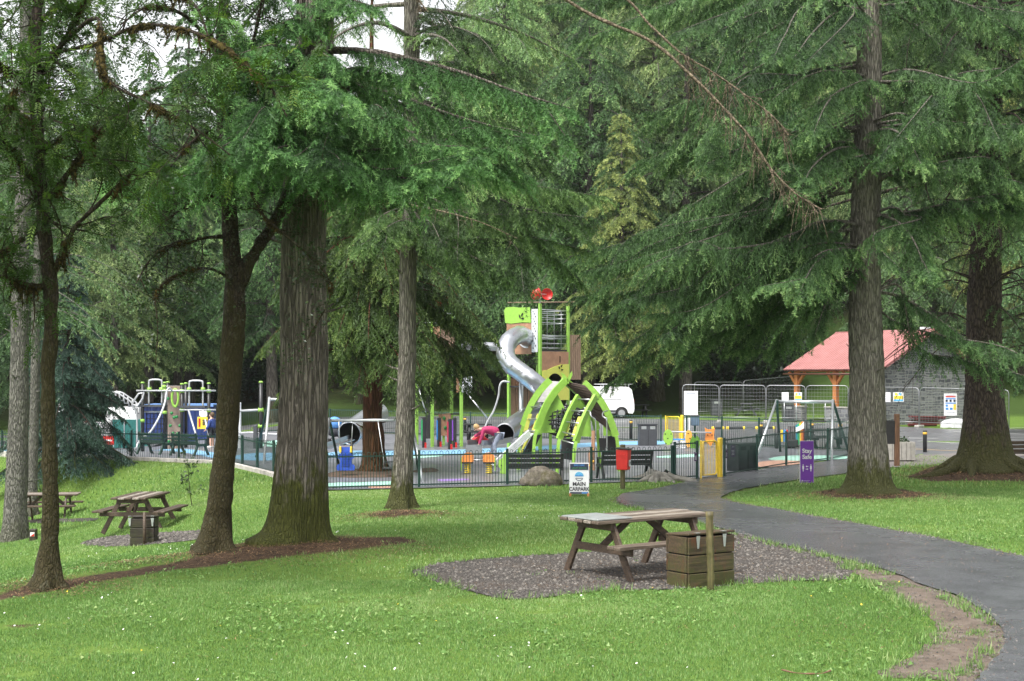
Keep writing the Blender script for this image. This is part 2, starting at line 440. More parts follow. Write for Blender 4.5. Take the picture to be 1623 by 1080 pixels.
def soil_at(x, y):
    s = np.zeros(np.shape(x))
    for poly, w in SOILS:
        s = np.maximum(s, w * sst(-0.22, 0.34, sdist(x, y, poly)))
    for (cx, cy, r) in TREE_FEET:
        s = np.maximum(s, 0.95 * sst(r * 1.5, r * .95, np.hypot(x - cx, y - cy)))
    s = np.maximum(s, .42 * sst(.35, .75, noise2(x, y, .45, 61) + .35 * noise2(x, y, 1.7, 62)) * sst(40, 30, y))
    s = np.maximum(s, .62 * sst(.30, .05, np.abs(sdist(x, y, PATH) + .02)))
    hill = sst(90, 97, y) * 0.95 * sst(-0.35, 0.15, noise2(x, y, 0.12, 8) + 0.7 * sst(96, 110, y)) * (1 - sst(9, 13, x) * sst(118, 110, y))
    return np.clip(np.maximum(s, hill), 0, 1)
TREE_FEET = [(-5.68, 17.35, .3), (-4.23, 20.65, .42), (-3.1, 21.2, .8), (-2.12, 27.8, .5), (8.35, 33.3, .9)]

# -------- lawn and hillside: one sheet to the horizon
def grid_axis(lo, hi, step, far_lo, far_hi, grow=1.22):
    a = list(np.arange(lo, hi + 1e-6, step)); d = step
    while a[-1] < far_hi: d *= grow; a.append(a[-1] + d)
    d = step
    while a[0] > far_lo: d *= grow; a.insert(0, a[0] - d)
    return np.array(a)
gx = grid_axis(-20, 19, 0.25, -600, 600); gy = grid_axis(10, 62, 0.25, -300, 900)
GX_, GY_ = np.meshgrid(gx, gy); zz = gz(GX_, GY_)
nx, ny = len(gx), len(gy)
idx = np.arange(nx * ny).reshape(ny, nx)
quads = np.stack([idx[:-1, :-1], idx[:-1, 1:], idx[1:, 1:], idx[1:, :-1]], -1).reshape(-1, 4)
m_lawn, t, b = new_mat('lawn_turf')
v = coords(t, 'World'); n1 = noise(t, v, 0.5, 5, .6); n2 = noise(t, v, 9, 5, .75); n3 = noise(t, v, 60, 3, .8)
gcol = mixc(t, ramp(t, n1, [(0.3, (0, 0, 0)), (0.7, (1, 1, 1))]), (0.115, 0.195, 0.032), (0.18, 0.275, 0.052))
gcol = mixc(t, mth(t, 'MULTIPLY', n2, 0.8), gcol, (0.03, 0.07, 0.012))
gcol = mixc(t, ramp(t, n3, [(0.45, (0, 0, 0)), (0.75, (1, 1, 1))]), gcol, (0.12, 0.20, 0.04))
at = nd(t, 'ShaderNodeAttribute', attribute_name='tint')
sm = ramp(t, mth(t, 'ADD', at.outputs['Fac'], mth(t, 'MULTIPLY', mth(t, 'SUBTRACT', noise(t, v, 3.0, 7, .75), .5), 1.1)), [(0.46, (0, 0, 0)), (0.74, (1, 1, 1))])
scol = mixc(t, ramp(t, noise(t, v, 7, 6, .8), [(.35, (0, 0, 0)), (.65, (1, 1, 1))]), (0.026, 0.018, 0.012), (0.105, 0.066, 0.042))
scol = mixc(t, ramp(t, noise(t, v, 45, 3, .7), [(.6, (0, 0, 0)), (.7, (1, 1, 1))]), scol, (0.17, 0.115, 0.06))
gp_ = t.nodes.new('ShaderNodeNewGeometry'); sx_ = t.nodes.new('ShaderNodeSeparateXYZ'); t.links.new(gp_.outputs['Position'], sx_.inputs[0])
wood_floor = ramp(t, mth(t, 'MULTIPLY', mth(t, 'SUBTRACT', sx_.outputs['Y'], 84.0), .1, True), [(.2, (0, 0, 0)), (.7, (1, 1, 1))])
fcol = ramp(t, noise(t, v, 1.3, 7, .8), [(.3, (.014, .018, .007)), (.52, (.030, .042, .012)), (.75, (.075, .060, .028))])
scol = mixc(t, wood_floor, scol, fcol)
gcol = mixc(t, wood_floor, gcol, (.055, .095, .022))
t.links.new(mixc(t, sm, gcol, scol), b.inputs['Base Color']); b.inputs['Roughness'].default_value = 0.95; b.inputs['Specular IOR Level'].default_value = 0.15
bump(t, b, mixc(t, .5, n2, n3), 0.8, 0.04)
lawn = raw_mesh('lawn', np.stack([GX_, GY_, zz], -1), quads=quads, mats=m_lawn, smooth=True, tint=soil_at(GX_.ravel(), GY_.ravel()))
tag(lawn, kind='structure')

# -------- tarmac, gravel, rubber surfacing
def tarmac(name, c0, c1, rough, patch=0.5, speck=0.5, ws=90.0):
    m, t, b = new_mat(name); v = coords(t, 'World')
    a = noise(t, v, ws, 3, .8); p = noise(t, v, 0.35, 5, .6); q = noise(t, v, 1.7, 6, .7)
    c = mixc(t, ramp(t, a, [(.35, (0, 0, 0)), (.7, (1, 1, 1))]), c0, c1)
    c = mixc(t, mth(t, 'MULTIPLY', ramp(t, q, [(.45, (0, 0, 0)), (.7, (1, 1, 1))]), patch), c, tuple(x * .55 for x in c0))
    cw = t.nodes.new('ShaderNodeVectorMath'); cw.operation = 'ADD'; cn = nd(t, 'ShaderNodeTexNoise'); cn.inputs['Scale'].default_value = 1.4; cn.inputs['Detail'].default_value = 6; t.links.new(v, cn.inputs['Vector']); t.links.new(v, cw.inputs[0]); t.links.new(cn.outputs['Color'], cw.inputs[1])
    cv = nd(t, 'ShaderNodeTexVoronoi', feature='DISTANCE_TO_EDGE'); cv.inputs['Scale'].default_value = .42; t.links.new(cw.outputs[0], cv.inputs['Vector'])
    c = mixc(t, mth(t, 'MULTIPLY', ramp(t, cv.outputs['Distance'], [(0, (1, 1, 1)), (.010, (0, 0, 0))]), .3), c, tuple(x * .3 for x in c0))
    c = mixc(t, mth(t, 'MULTIPLY', ramp(t, noise(t, v, 150, 2, .5), [(.66, (0, 0, 0)), (.72, (1, 1, 1))]), .6), c, (.30, .29, .28))
    t.links.new(c, b.inputs['Base Color'])
    t.links.new(ramp(t, p, [(.35, (rough * .62,) * 3), (.65, (min(1, rough * 1.1),) * 3)]), b.inputs['Roughness'])
    bump(t, b, a, .5, .006); return m
m_path = tarmac('path_tarmac', (0.064, 0.066, 0.075), (0.158, 0.161, 0.171), .29)
m_road = tarmac('road_tarmac', (0.10, 0.102, 0.11), (0.17, 0.17, 0.178), .42)
m_play = tarmac('play_rubber', (0.125, 0.128, 0.145), (0.21, 0.213, 0.235), .45, .25)
m_pave = tarmac('paving_pink', (0.15, 0.13, 0.125), (0.25, 0.22, 0.21), .6, .3)

m_grav, t, b = new_mat('gravel_bed'); v = coords(t, 'World')
vo = nd(t, 'ShaderNodeTexVoronoi'); vo.inputs['Scale'].default_value = 34; t.links.new(v, vo.inputs['Vector'])
gc = ramp(t, noise(t, v, 55, 4, .8), [(.3, (0.028, 0.024, 0.021)), (.52, (0.085, 0.074, 0.066)), (.75, (0.15, 0.135, 0.124))])
gc = mixc(t, ramp(t, vo.outputs['Distance'], [(0.3, (0, 0, 0)), (.75, (1, 1, 1))]), gc, (0.03, 0.026, 0.022))
gc = mixc(t, mth(t, 'MULTIPLY', ramp(t, noise(t, v, .9, 6, .7), [(.5, (0, 0, 0)), (.68, (1, 1, 1))]), .6), gc, (0.10, 0.066, 0.042))
t.links.new(gc, b.inputs['Base Color']); b.inputs['Roughness'].default_value = .85
bump(t, b, vo.outputs['Distance'], 1.0, .03)
m_worn, t, b = new_mat('worn_soil'); v = coords(t, 'World')
wc = ramp(t, noise(t, v, 3.5, 8, .8), [(.28, (0.05, 0.038, 0.028)), (.5, (0.135, 0.102, 0.078)), (.75, (0.23, 0.19, 0.155))])
wc = mixc(t, ramp(t, noise(t, v, 70, 3, .8), [(.55, (0, 0, 0)), (.75, (1, 1, 1))]), wc, (0.07, 0.055, 0.045))
t.links.new(wc, b.inputs['Base Color']); b.inputs['Roughness'].default_value = .9; bump(t, b, noise(t, v, 60, 4, .8), .8, .02)

sheet('footpath', PATH, 0.022, m_path, .45, .08, .075, 1)
sheet('gravel_patch', GRAVEL, 0.012, m_grav, .3, .08, .09, 2)
sheet('gravel_patch', GRAV2, 0.012, m_grav, .4, .1, .1, 3)
sheet('gravel_patch', GRAV3, 0.012, m_grav, .4, .1, .1, 4)
sheet('worn_ground', WORN, 0.006, m_worn, .3, .08, .12, 5)
ROAD = [(-120, 76.5), (-13.8, 73), (5.2, 62), (9.7, 57.2), (13.4, 53.1), (15.2, 50), (16, 47.0), (22, 47.5), (60, 52), (120, 60), (120, 82), (40, 77.5), (30, 72), (22, 71.5), (17, 77.5), (0, 86.5), (-30, 88), (-120, 90)]
sheet('road', ROAD, 0.015, m_road, 2.5, 1.0, 0.0, 6, smooth=False)
sheet('playground_surface', [(p[0], p[1]) for p in PLAY], 0.026, m_play, 1.5, .5, 0.0, 7, smooth=False)
sheet('pavement', gpoly([(1345, 735), (1400, 722), (1480, 722), (1650, 714), (1700, 722), (1560, 728), (1480, 738), (1420, 742)]), 0.03, m_pave, .6, .3, .03, 8)

def paint(name, col, rough=.55):
    m, t, b = new_mat(name); v = coords(t, 'World'); n = noise(t, v, 40, 4, .8); p = noise(t, v, 2.2, 5, .7)
    c = mixc(t, ramp(t, n, [(.3, (0, 0, 0)), (.7, (1, 1, 1))]), tuple(x * .78 for x in col), col)
    c = mixc(t, mth(t, 'MULTIPLY', ramp(t, p, [(.52, (0, 0, 0)), (.75, (1, 1, 1))]), .45), c, (0.13, 0.13, 0.14))
    t.links.new(c, b.inputs['Base Color']); b.inputs['Roughness'].default_value = rough; return m
P_BLUE = paint('rubber_blue', (0.20, 0.42, 0.62)); P_MINT = paint('rubber_mint', (0.38, 0.68, 0.56)); P_PEACH = paint('rubber_peach', (0.62, 0.36, 0.26))
P_PURP = paint('rubber_purple', (0.33, 0.20, 0.55)); P_WHITE = paint('road_white', (0.72, 0.72, 0.70)); P_AMBER = paint('road_amber', (0.62, 0.36, 0.09))
def strip(pts, w0, w1=None):
    """band of pixel centre points -> outline on the ground"""
    return gpoly([(x, y - w0) for x, y in pts] + [(x, y + (w1 or w0)) for x, y in reversed(pts)])
PATCHES = [
    ('rubber_patch', gpoly([(-40, 716), (120, 717), (345, 720), (352, 725), (345, 729), (120, 721.5), (-40, 719.5)]), P_BLUE),
    ('rubber_patch', gpoly([(520, 720), (560, 716), (640, 716), (700, 715), (760, 713), (860, 708), (960, 702), (1045, 700), (1058, 703), (1045, 706), (960, 708), (860, 715), (760, 720), (700, 722), (620, 723), (540, 726)]), P_BLUE),
    ('rubber_patch', gpoly([(372, 725), (400, 720), (450, 720), (470, 727), (440, 731), (385, 731)]), P_BLUE),
    ('rubber_patch', gpoly([(405, 706), (440, 699), (500, 698), (500, 707), (440, 710)]), P_MINT),
    ('rubber_patch', gpoly([(520, 768), (560, 767), (640, 765), (640, 771), (560, 774), (520, 775)]), P_MINT),
    ('rubber_patch', gpoly([(590, 772), (640, 770), (640, 774.5), (590, 776)]), P_PEACH),
    ('rubber_patch', gpoly([(640, 726), (670, 722), (700, 722), (697, 725), (660, 728), (640, 728)]), P_MINT),
    ('rubber_patch', gpoly([(1043, 725), (1090, 722), (1110, 722), (1110, 725), (1075, 727), (1045, 727)]), P_MINT),
    ('rubber_patch', gpoly([(1218, 729), (1250, 724), (1330, 724), (1345, 728), (1300, 731), (1240, 732)]), P_MINT),
    ('rubber_patch', gpoly([(1205, 734), (1245, 731), (1290, 733), (1240, 740), (1205, 742)]), P_PEACH),
    ('rubber_patch', gpoly([(695, 762), (740, 761), (741, 763), (700, 765)]), P_PURP),
]
for k, (n_, poly, m_) in enumerate(PATCHES): sheet(n_, poly, 0.032, m_, .8, .25, 0.02, 20 + k)
# pale ring in the surfacing and the bark pit round the redwood
ring = [(688 + 12 + 0, 0)]
m_pit, t, b = new_mat('bark_chip'); v = coords(t, 'World')
t.links.new(ramp(t, noise(t, v, 22, 6, .85), [(.3, (.03, .02, .014)), (.7, (.16, .10, .065))]), b.inputs['Base Color']); b.inputs['Roughness'].default_value = .95
sheet('bark_pit', gpoly([(520, 752), (560, 745), (620, 744), (640, 748), (640, 757), (580, 759), (525, 758)]), .031, m_pit, .5, .2, .05, 41)
sheet('bark_pit', gpoly([(655, 748), (680, 743), (694, 746), (690, 750), (660, 751)]), .031, m_pit, .5, .2, .03, 42)
# road markings: white lines along the far side, bay lines, amber edge
def line(a, c, w, mat, off=.021):
    A, C = G(*a), G(*c); d = (C - A); d.z = 0; n = Vector((-d.y, d.x, 0)).normalized() * w / 2
    sheet('road_marking', [tuple((A + n)[:2]), tuple((A - n)[:2]), tuple((C - n)[:2]), tuple((C + n)[:2])], off, mat, 3, 1.5, 0, 50, smooth=False)
line((1010, 668), (1345, 672), .16, P_WHITE); line((640, 667), (990, 669), .16, P_WHITE)
line((1482, 684), (1700, 692), .13, P_WHITE); line((1482, 683.5), (1640, 679), .13, P_WHITE); line((1455, 700), (1640, 710), .12, P_WHITE)
line((1380, 694), (1490, 696), .12, P_WHITE); line((1440, 713), (1640, 722), .14, P_AMBER, .036); line((1120, 702), (1330, 712), .12, P_AMBER); line((940, 699), (1050, 700), .12, P_AMBER)

# -------- stone kerb below the far left fence
m_kerb = plain('kerb_stone', (.42, .39, .36), .85, var=.3, scale=4, grime=.5)
kb = MB(); kpts = [(-26, 52.8), (-18.7, 51.6), (-9.35, 46.0), (-7.0, 40.9), (-4.75, 35.2)]
kz = []
for (ax, ay), (bx, by) in zip(kpts[:-1], kpts[1:]):
    n = max(1, int(math.hypot(bx - ax, by - ay) / .92))
    for i in range(n):
        p0 = (ax + (bx - ax) * (i + .008) / n, ay + (by - ay) * (i + .008) / n); p1 = (ax + (bx - ax) * (i + .992) / n, ay + (by - ay) * (i + .992) / n)
        kb.beam((p0[0], p0[1], -.29), (p1[0], p1[1], -.29), .16, .22, bev=.012)
tag(kb.build('kerb', m_kerb), kind='structure')

# -------- mown grass blades, daisies, loose stones
def scatter(n, y0, y1, dens_pow, margin=1.42, rng=rngG):
    y = y0 + (y1 - y0) * rng.random(n) ** dens_pow
    x = (rng.random(n) * 2 - 1) * (y * 811.5 / F * margin + 1.0)
    return x, y
ROADP, PATHJ = ROAD, [tuple(p) for p in densify(PATH, .08, .075, 1)]
def on_grass(x, y, rng, soft=.25):
    s = soil_at(x, y) + .55 * (noise2(x, y, 3, 9) * .6 + noise2(x, y, 9, 10) * .4)
    ok = (s < .34 + .40 * rng.random(len(x)) ** 1.5)
    for poly, e in ((PATHJ, .03), (GRAVEL, .05), (GRAV2, .06), (GRAV3, .06)):
        ok &= (noise2(x, y, 1.8, 51) + .5 * noise2(x, y, 6, 52) > (.74 if poly is not PATHJ else 9)) | (sdist(x, y, poly) < -e + .10 * rng.standard_normal(len(x)) * soft * 2)
    w = sdist(x, y, WORN); ok &= (w < .12 * rng.standard_normal(len(x)) - .0) | ((noise2(x, y, 2.2, 12) + .4 * noise2(x, y, 7, 13) > .18 + .5 * sst(0, .5, w)) & (w > 0))
    ok &= sdist(x, y, PLAY) < -.25
    ok &= ~inpoly(x, y, ROADP)
    return ok
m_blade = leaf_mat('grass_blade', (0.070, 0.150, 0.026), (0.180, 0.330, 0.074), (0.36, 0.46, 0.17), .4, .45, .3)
def blades(n, y0, y1, pw, h, w):
    x, y = scatter(n, y0, y1, pw); ok = on_grass(x, y, rngG); x, y = x[ok], y[ok]; z = gz(x, y); n = len(x)
    patch = noise2(x, y, .6, 21); fine = noise2(x, y, 4, 22)
    hh = h * (.5 + .8 * rngG.random(n)) * (1 + .45 * fine); ww = w * (.7 + .6 * rngG.random(n))
    a = rngG.random(n) * 6.283; l = rngG.normal(0, .55, n)
    b0 = np.stack([x - np.cos(a) * ww / 2, y - np.sin(a) * ww / 2, z - .004], -1); b1 = np.stack([x + np.cos(a) * ww / 2, y + np.sin(a) * ww / 2, z - .004], -1)
    tp = np.stack([x - np.sin(a) * l * hh, y + np.cos(a) * l * hh, z + hh], -1)
    big = noise2(x, y, .22, 23); tn = np.clip(.42 + .20 * big + .26 * patch + .18 * fine + .24 * rngG.standard_normal(n) + .35 * np.clip(soil_at(x, y) - .1, 0, .5) + .20 * sst(15, 27, y), 0, 1)  # blades pale with distance: stronger sky light on the far lawn painted into the tint
    return np.stack([b0, b1, tp], 1).reshape(-1, 3), np.repeat(tn, 3)
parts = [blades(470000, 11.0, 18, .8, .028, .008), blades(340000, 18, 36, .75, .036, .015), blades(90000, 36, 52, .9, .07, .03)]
# broad clover and plantain leaves lying in the turf
def clover(n, y0, y1):
    x, y = scatter(n, y0, y1, .8); ok = on_grass(x, y, rngG) & (noise2(x, y, .8, 31) + .5 * noise2(x, y, 3, 32) > .22); x, y = x[ok], y[ok]; n = len(x); z = gz(x, y) + .018 + .03 * rngG.random(n)
    a = rngG.random(n) * 6.283; r = .018 * (.6 + .9 * rngG.random(n)); ti = rngG.normal(0, .4, (n, 2))
    P = []
    for k in range(3):
        t_ = a + k * 2.094; P.append(np.stack([x + np.cos(t_) * r, y + np.sin(t_) * r, z + r * (np.cos(t_) * ti[:, 0] + np.sin(t_) * ti[:, 1])], -1))
    return np.stack(P, 1).reshape(-1, 3), np.repeat(np.clip(.5 + .3 * rngG.standard_normal(n), 0, 1), 3)
parts.append(clover(42000, 11.2, 24))
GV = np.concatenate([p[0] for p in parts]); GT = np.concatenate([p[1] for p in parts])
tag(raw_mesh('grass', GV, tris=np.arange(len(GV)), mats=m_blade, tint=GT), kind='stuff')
# longer rough tufts along the path edge and worn ground
x, y = scatter(26000, 11.3, 30, .8, 1.1); e = np.minimum(np.abs(sdist(x, y, PATHJ) + .12), np.minimum(np.abs(sdist(x, y, GRAVEL) + .04), np.abs(sdist(x, y, WORN) + .05)))
k = (e < .10) & (sdist(x, y, PATHJ) < -.03) & (noise2(x, y, 1.6, 33) > -.25); x, y = x[k], y[k]; x = np.repeat(x, 9) + rngG.normal(0, .035, len(x) * 9); y = np.repeat(y, 9) + rngG.normal(0, .035, len(y) * 9)
k = sdist(x, y, PATHJ) < -.01; x, y = x[k], y[k]; n = len(x); z = gz(x, y); a = rngG.random(n) * 6.283; h = .085 * (.4 + rngG.random(n)); l = rngG.normal(0, .7, n); w = .006
V = np.stack([np.stack([x - np.cos(a) * w, y - np.sin(a) * w, z], -1), np.stack([x + np.cos(a) * w, y + np.sin(a) * w, z], -1), np.stack([x - np.sin(a) * l * h, y + np.cos(a) * l * h, z + h], -1)], 1).reshape(-1, 3)
tag(raw_mesh('rough_grass', V, tris=np.arange(len(V)), mats=m_blade, tint=np.repeat(np.clip(.6 + .25 * rngG.standard_normal(n), 0, 1), 3)), kind='stuff')
def dots(name, n, y0, y1, r, hgt, col, thr=.1, seed=40):
    x, y = scatter(n, y0, y1, .8); ok = on_grass(x, y, rngG) & (noise2(x, y, .5, seed) + .5 * noise2(x, y, 2, seed) > thr); x, y = x[ok], y[ok]; n = len(x); z = gz(x, y) + hgt * (.7 + .5 * rngG.random(n))
    ti = rngG.normal(0, .35, (n, 2)); P = [np.stack([x, y, z + r * .3], -1)]
    for k in range(6): c, s = math.cos(k * 1.047) * r, math.sin(k * 1.047) * r; P.append(np.stack([x + c, y + s, z + c * ti[:, 0] + s * ti[:, 1]], -1))
    V = np.stack(P, 1).reshape(-1, 3); o = np.arange(n)[:, None, None] * 7; T = np.array([[0, k + 1, (k + 1) % 6 + 1] for k in range(6)])[None] + o
    m = plain(name + '_petal', col, .6); tag(raw_mesh(name, V, tris=T.reshape(-1, 3), mats=m), kind='stuff')
dots('daisies', 1100, 11.3, 30, .010, .05, (.8, .8, .76), .12)
dots('buttercups', 170, 11.3, 24, .010, .055, (.75, .52, .03), .2, 44)
# stones of the gravel
def stones(name, n, poly, mat, r):
    P = np.array(poly); x = P[:, 0].min() + rngG.random(n) * np.ptp(P[:, 0]); y = P[:, 1].min() + rngG.random(n) * np.ptp(P[:, 1]); s = sdist(x, y, poly)
    k = s > -.12 * rngG.random(n) ** 2; x, y = x[k], y[k]; n = len(x); z = gz(x, y) + .012
    u = np.array([(1, 0, 0), (0, 1, 0), (-1, 0, 0), (0, -1, 0), (0, 0, .75), (0, 0, -.5)], float)
    R = r * (.5 + rngG.random((n, 1, 1)) ** 2 * 1.4); a = rngG.random(n) * 6.283; c, s_ = np.cos(a), np.sin(a)
    q = u[None] * R * (1 + .35 * rngG.standard_normal((n, 6, 3)) * .6); V = np.stack([q[..., 0] * c[:, None] - q[..., 1] * s_[:, None] + x[:, None], q[..., 0] * s_[:, None] + q[..., 1] * c[:, None] + y[:, None], q[..., 2] + z[:, None]], -1)
    T = np.array([(0, 1, 4), (1, 2, 4), (2, 3, 4), (3, 0, 4)])[None] + np.arange(n)[:, None, None] * 6
    return tag(raw_mesh(name, V.reshape(-1, 3), tris=T.reshape(-1, 3), mats=mat, tint=np.repeat(rngG.random(n), 6)), kind='stuff')
m_st, t, b = new_mat('gravel_stone'); at = nd(t, 'ShaderNodeAttribute', attribute_name='tint')
t.links.new(ramp(t, at.outputs['Fac'], [(0, (.026, .022, .019)), (.5, (.080, .070, .062)), (.85, (.125, .112, .098)), (1, (.19, .175, .155))]), b.inputs['Base Color']); b.inputs['Roughness'].default_value = .75
stones('gravel', 26000, GRAVEL, m_st, .014)
stones('gravel', 7000, GRAV2, m_st, .02)
stones('loose_stones', 3500, WORN, m_st, .008)
# fallen needles, bark bits and leaf litter round the trees, on the path and on the gravel
def litter(name, n, cx, cy, r, col, ln, wd):
    a = rngG.random(n) * 6.283; q = r * np.sqrt(rngG.random(n)) ** 1.0 * (.35 + .65 * rngG.random(n)); x, y = cx + np.cos(a) * q, cy + np.sin(a) * q * .8; z = gz(x, y) + .012 + .03 * rngG.random(n); t_ = rngG.random(n) * 6.283; l = ln * (.4 + rngG.random(n)); e = np.stack([np.cos(t_) * l, np.sin(t_) * l, rngG.normal(0, .25, n) * l], -1); p = np.stack([x, y, z], -1); s_ = np.stack([-np.sin(t_) * wd, np.cos(t_) * wd, 0 * t_], -1)
    return np.stack([p - s_, p + s_, p + e], 1).reshape(-1, 3)
m_lit, t, b = new_mat('needle_litter'); at = nd(t, 'ShaderNodeAttribute', attribute_name='tint')
t.links.new(ramp(t, at.outputs['Fac'], [(0, (.025, .014, .008)), (.5, (.11, .058, .028)), (1, (.30, .19, .09))]), b.inputs['Base Color']); b.inputs['Roughness'].default_value = .9
LV = np.concatenate([litter('', *q) for q in ((9000, -3.1, 21.0, 2.6, 0, .05, .006), (3500, -4.6, 20.2, 2.2, 0, .05, .006), (3500, -5.6, 17.4, 1.6, 0, .04, .005), (5000, 8.35, 33.0, 2.8, 0, .07, .010), (9000, 13.7, 39.6, 4.2, 0, .08, .013), (2500, -2.1, 27.5, 1.9, 0, .06, .008), (1500, 2.0, 18.6, 2.6, 0, .04, .005), (900, 5.5, 20.5, 4.5, 0, .04, .006), (500, 4.5, 14.5, 2.5, 0, .05, .005), (2500, -1, 16, 8, 0, .045, .004))])
tag(raw_mesh('needle_litter', LV, tris=np.arange(len(LV)), mats=m_lit, tint=np.repeat(rngG.random(len(LV) // 3), 3)), kind='stuff')
def edge_stones(n, r):
    P = np.array(PATHJ); k = rngG.integers(0, len(P), n); x = P[k, 0] + rngG.normal(0, .10, n); y = P[k, 1] + rngG.normal(0, .10, n); k = (y < 33) & (np.abs(sdist(x, y, PATHJ)) < .3); x, y = x[k], y[k]; n = len(x); z = gz(x, y) + .02; u = np.array([(1, 0, 0), (0, 1, 0), (-1, 0, 0), (0, -1, 0), (0, 0, .8)], float)
    V = u[None] * (r * (.4 + 1.2 * rngG.random((n, 1, 1)) ** 2)) * (1 + .2 * rngG.standard_normal((n, 5, 3))) + np.stack([x, y, z], -1)[:, None]; T = np.array([(0, 1, 4), (1, 2, 4), (2, 3, 4), (3, 0, 4)])[None] + np.arange(n)[:, None, None] * 5
    tag(raw_mesh('loose_stones', V.reshape(-1, 3), tris=T.reshape(-1, 3), mats=m_st, tint=np.repeat(rngG.random(n), 5)), kind='stuff')
edge_stones(9000, .013)
# ================================================================== TREES
B_FIR = bark('bark_grey_fir', (0.130, 0.110, 0.092), (0.225, 0.197, 0.167), (20, 20, 1.5), moss_h=1.5, bump_d=.05)
B_LARCH = bark('bark_larch', (0.165, 0.148, 0.124), (0.31, 0.285, 0.24), (24, 24, 2.6), moss_h=1.0, moss_amt=.9, bump_d=.04, lichen=.15)
B_PALE = bark('bark_pale_fir', (0.13, 0.125, 0.11), (0.28, 0.265, 0.235), (30, 30, 5.5), moss_amt=.3, moss_h=.6, bump_d=.04, lichen=.3)
B_ROWAN = bark('bark_mossy_rowan', (0.030, 0.022, 0.016), (0.075, 0.055, 0.040), (26, 26, 10), moss=(.045, .040, .010), moss_h=6.0, moss_amt=.55, bump_d=.02, lichen=.25)
B_DARK = bark('bark_dark_spruce', (0.050, 0.037, 0.030), (0.115, 0.088, 0.070), (15, 15, 4), moss_h=1.6, moss_amt=.7, bump_d=.04)
B_RED = bark('bark_redwood', (0.070, 0.027, 0.015), (0.18, 0.075, 0.042), (12, 12, 1.3), moss_amt=.25, moss_h=2.5, bump_d=.05)
B_FAR = bark('bark_far', (0.075, 0.065, 0.055), (0.20, 0.18, 0.155), (8, 8, 1.6), moss_amt=.5, moss_h=2, bump_d=.04)
M_MOSS = bark('branch_moss', (.040, .030, .008), (.13, .095, .022), (12, 12, 12), moss_amt=0, bump_d=.03)
M_DEAD = bark('dead_twig', (.10, .075, .05), (.30, .24, .17), (14, 14, 14), moss_amt=0, bump_d=.01)
L_FIR = leaf_mat('needles_fresh', (0.018, 0.050, 0.012), (0.095, 0.225, 0.050), (0.25, 0.44, 0.12), .30)
L_LARCH = leaf_mat('needles_larch', (0.018, 0.048, 0.014), (0.105, 0.225, 0.062), (0.28, 0.44, 0.14), .33)
L_DARK = leaf_mat('needles_dark', (0.0324, 0.0675, 0.0216), (0.0945, 0.1755, 0.054), (0.1755, 0.27, 0.0878), .2)
L_BLUE = leaf_mat('needles_blue_spruce', (0.0144, 0.0384, 0.0264), (0.048, 0.108, 0.0744), (0.156, 0.264, 0.204), .2)
L_GOLD = leaf_mat('needles_redwood', (0.022, 0.056, 0.010), (0.095, 0.195, 0.036), (0.22, 0.33, 0.075), .35)
L_PALE = leaf_mat('needles_pale', (0.075, 0.1375, 0.0425), (0.25, 0.3812, 0.125), (0.5, 0.625, 0.225), .35)
L_LIME = leaf_mat('needles_lime', (0.072, 0.12, 0.03), (0.288, 0.372, 0.09), (0.528, 0.6, 0.18), .35)
L_ROWAN = leaf_mat('rowan_leaf', (0.020, 0.050, 0.006), (0.058, 0.125, 0.012), (0.16, 0.25, 0.025), .45)
L_SMALL = leaf_mat('small_leaf', (0.016, 0.040, 0.010), (0.040, 0.085, 0.022), (0.10, 0.15, 0.05), .3, .3, .5)
L_BUSH = leaf_mat('bush_leaf', (0.010, 0.028, 0.010), (0.030, 0.070, 0.022), (0.06, 0.11, 0.035), .25, .35, .5)

def unit(a): return a / (np.linalg.norm(a, axis=-1, keepdims=True) + 1e-9)

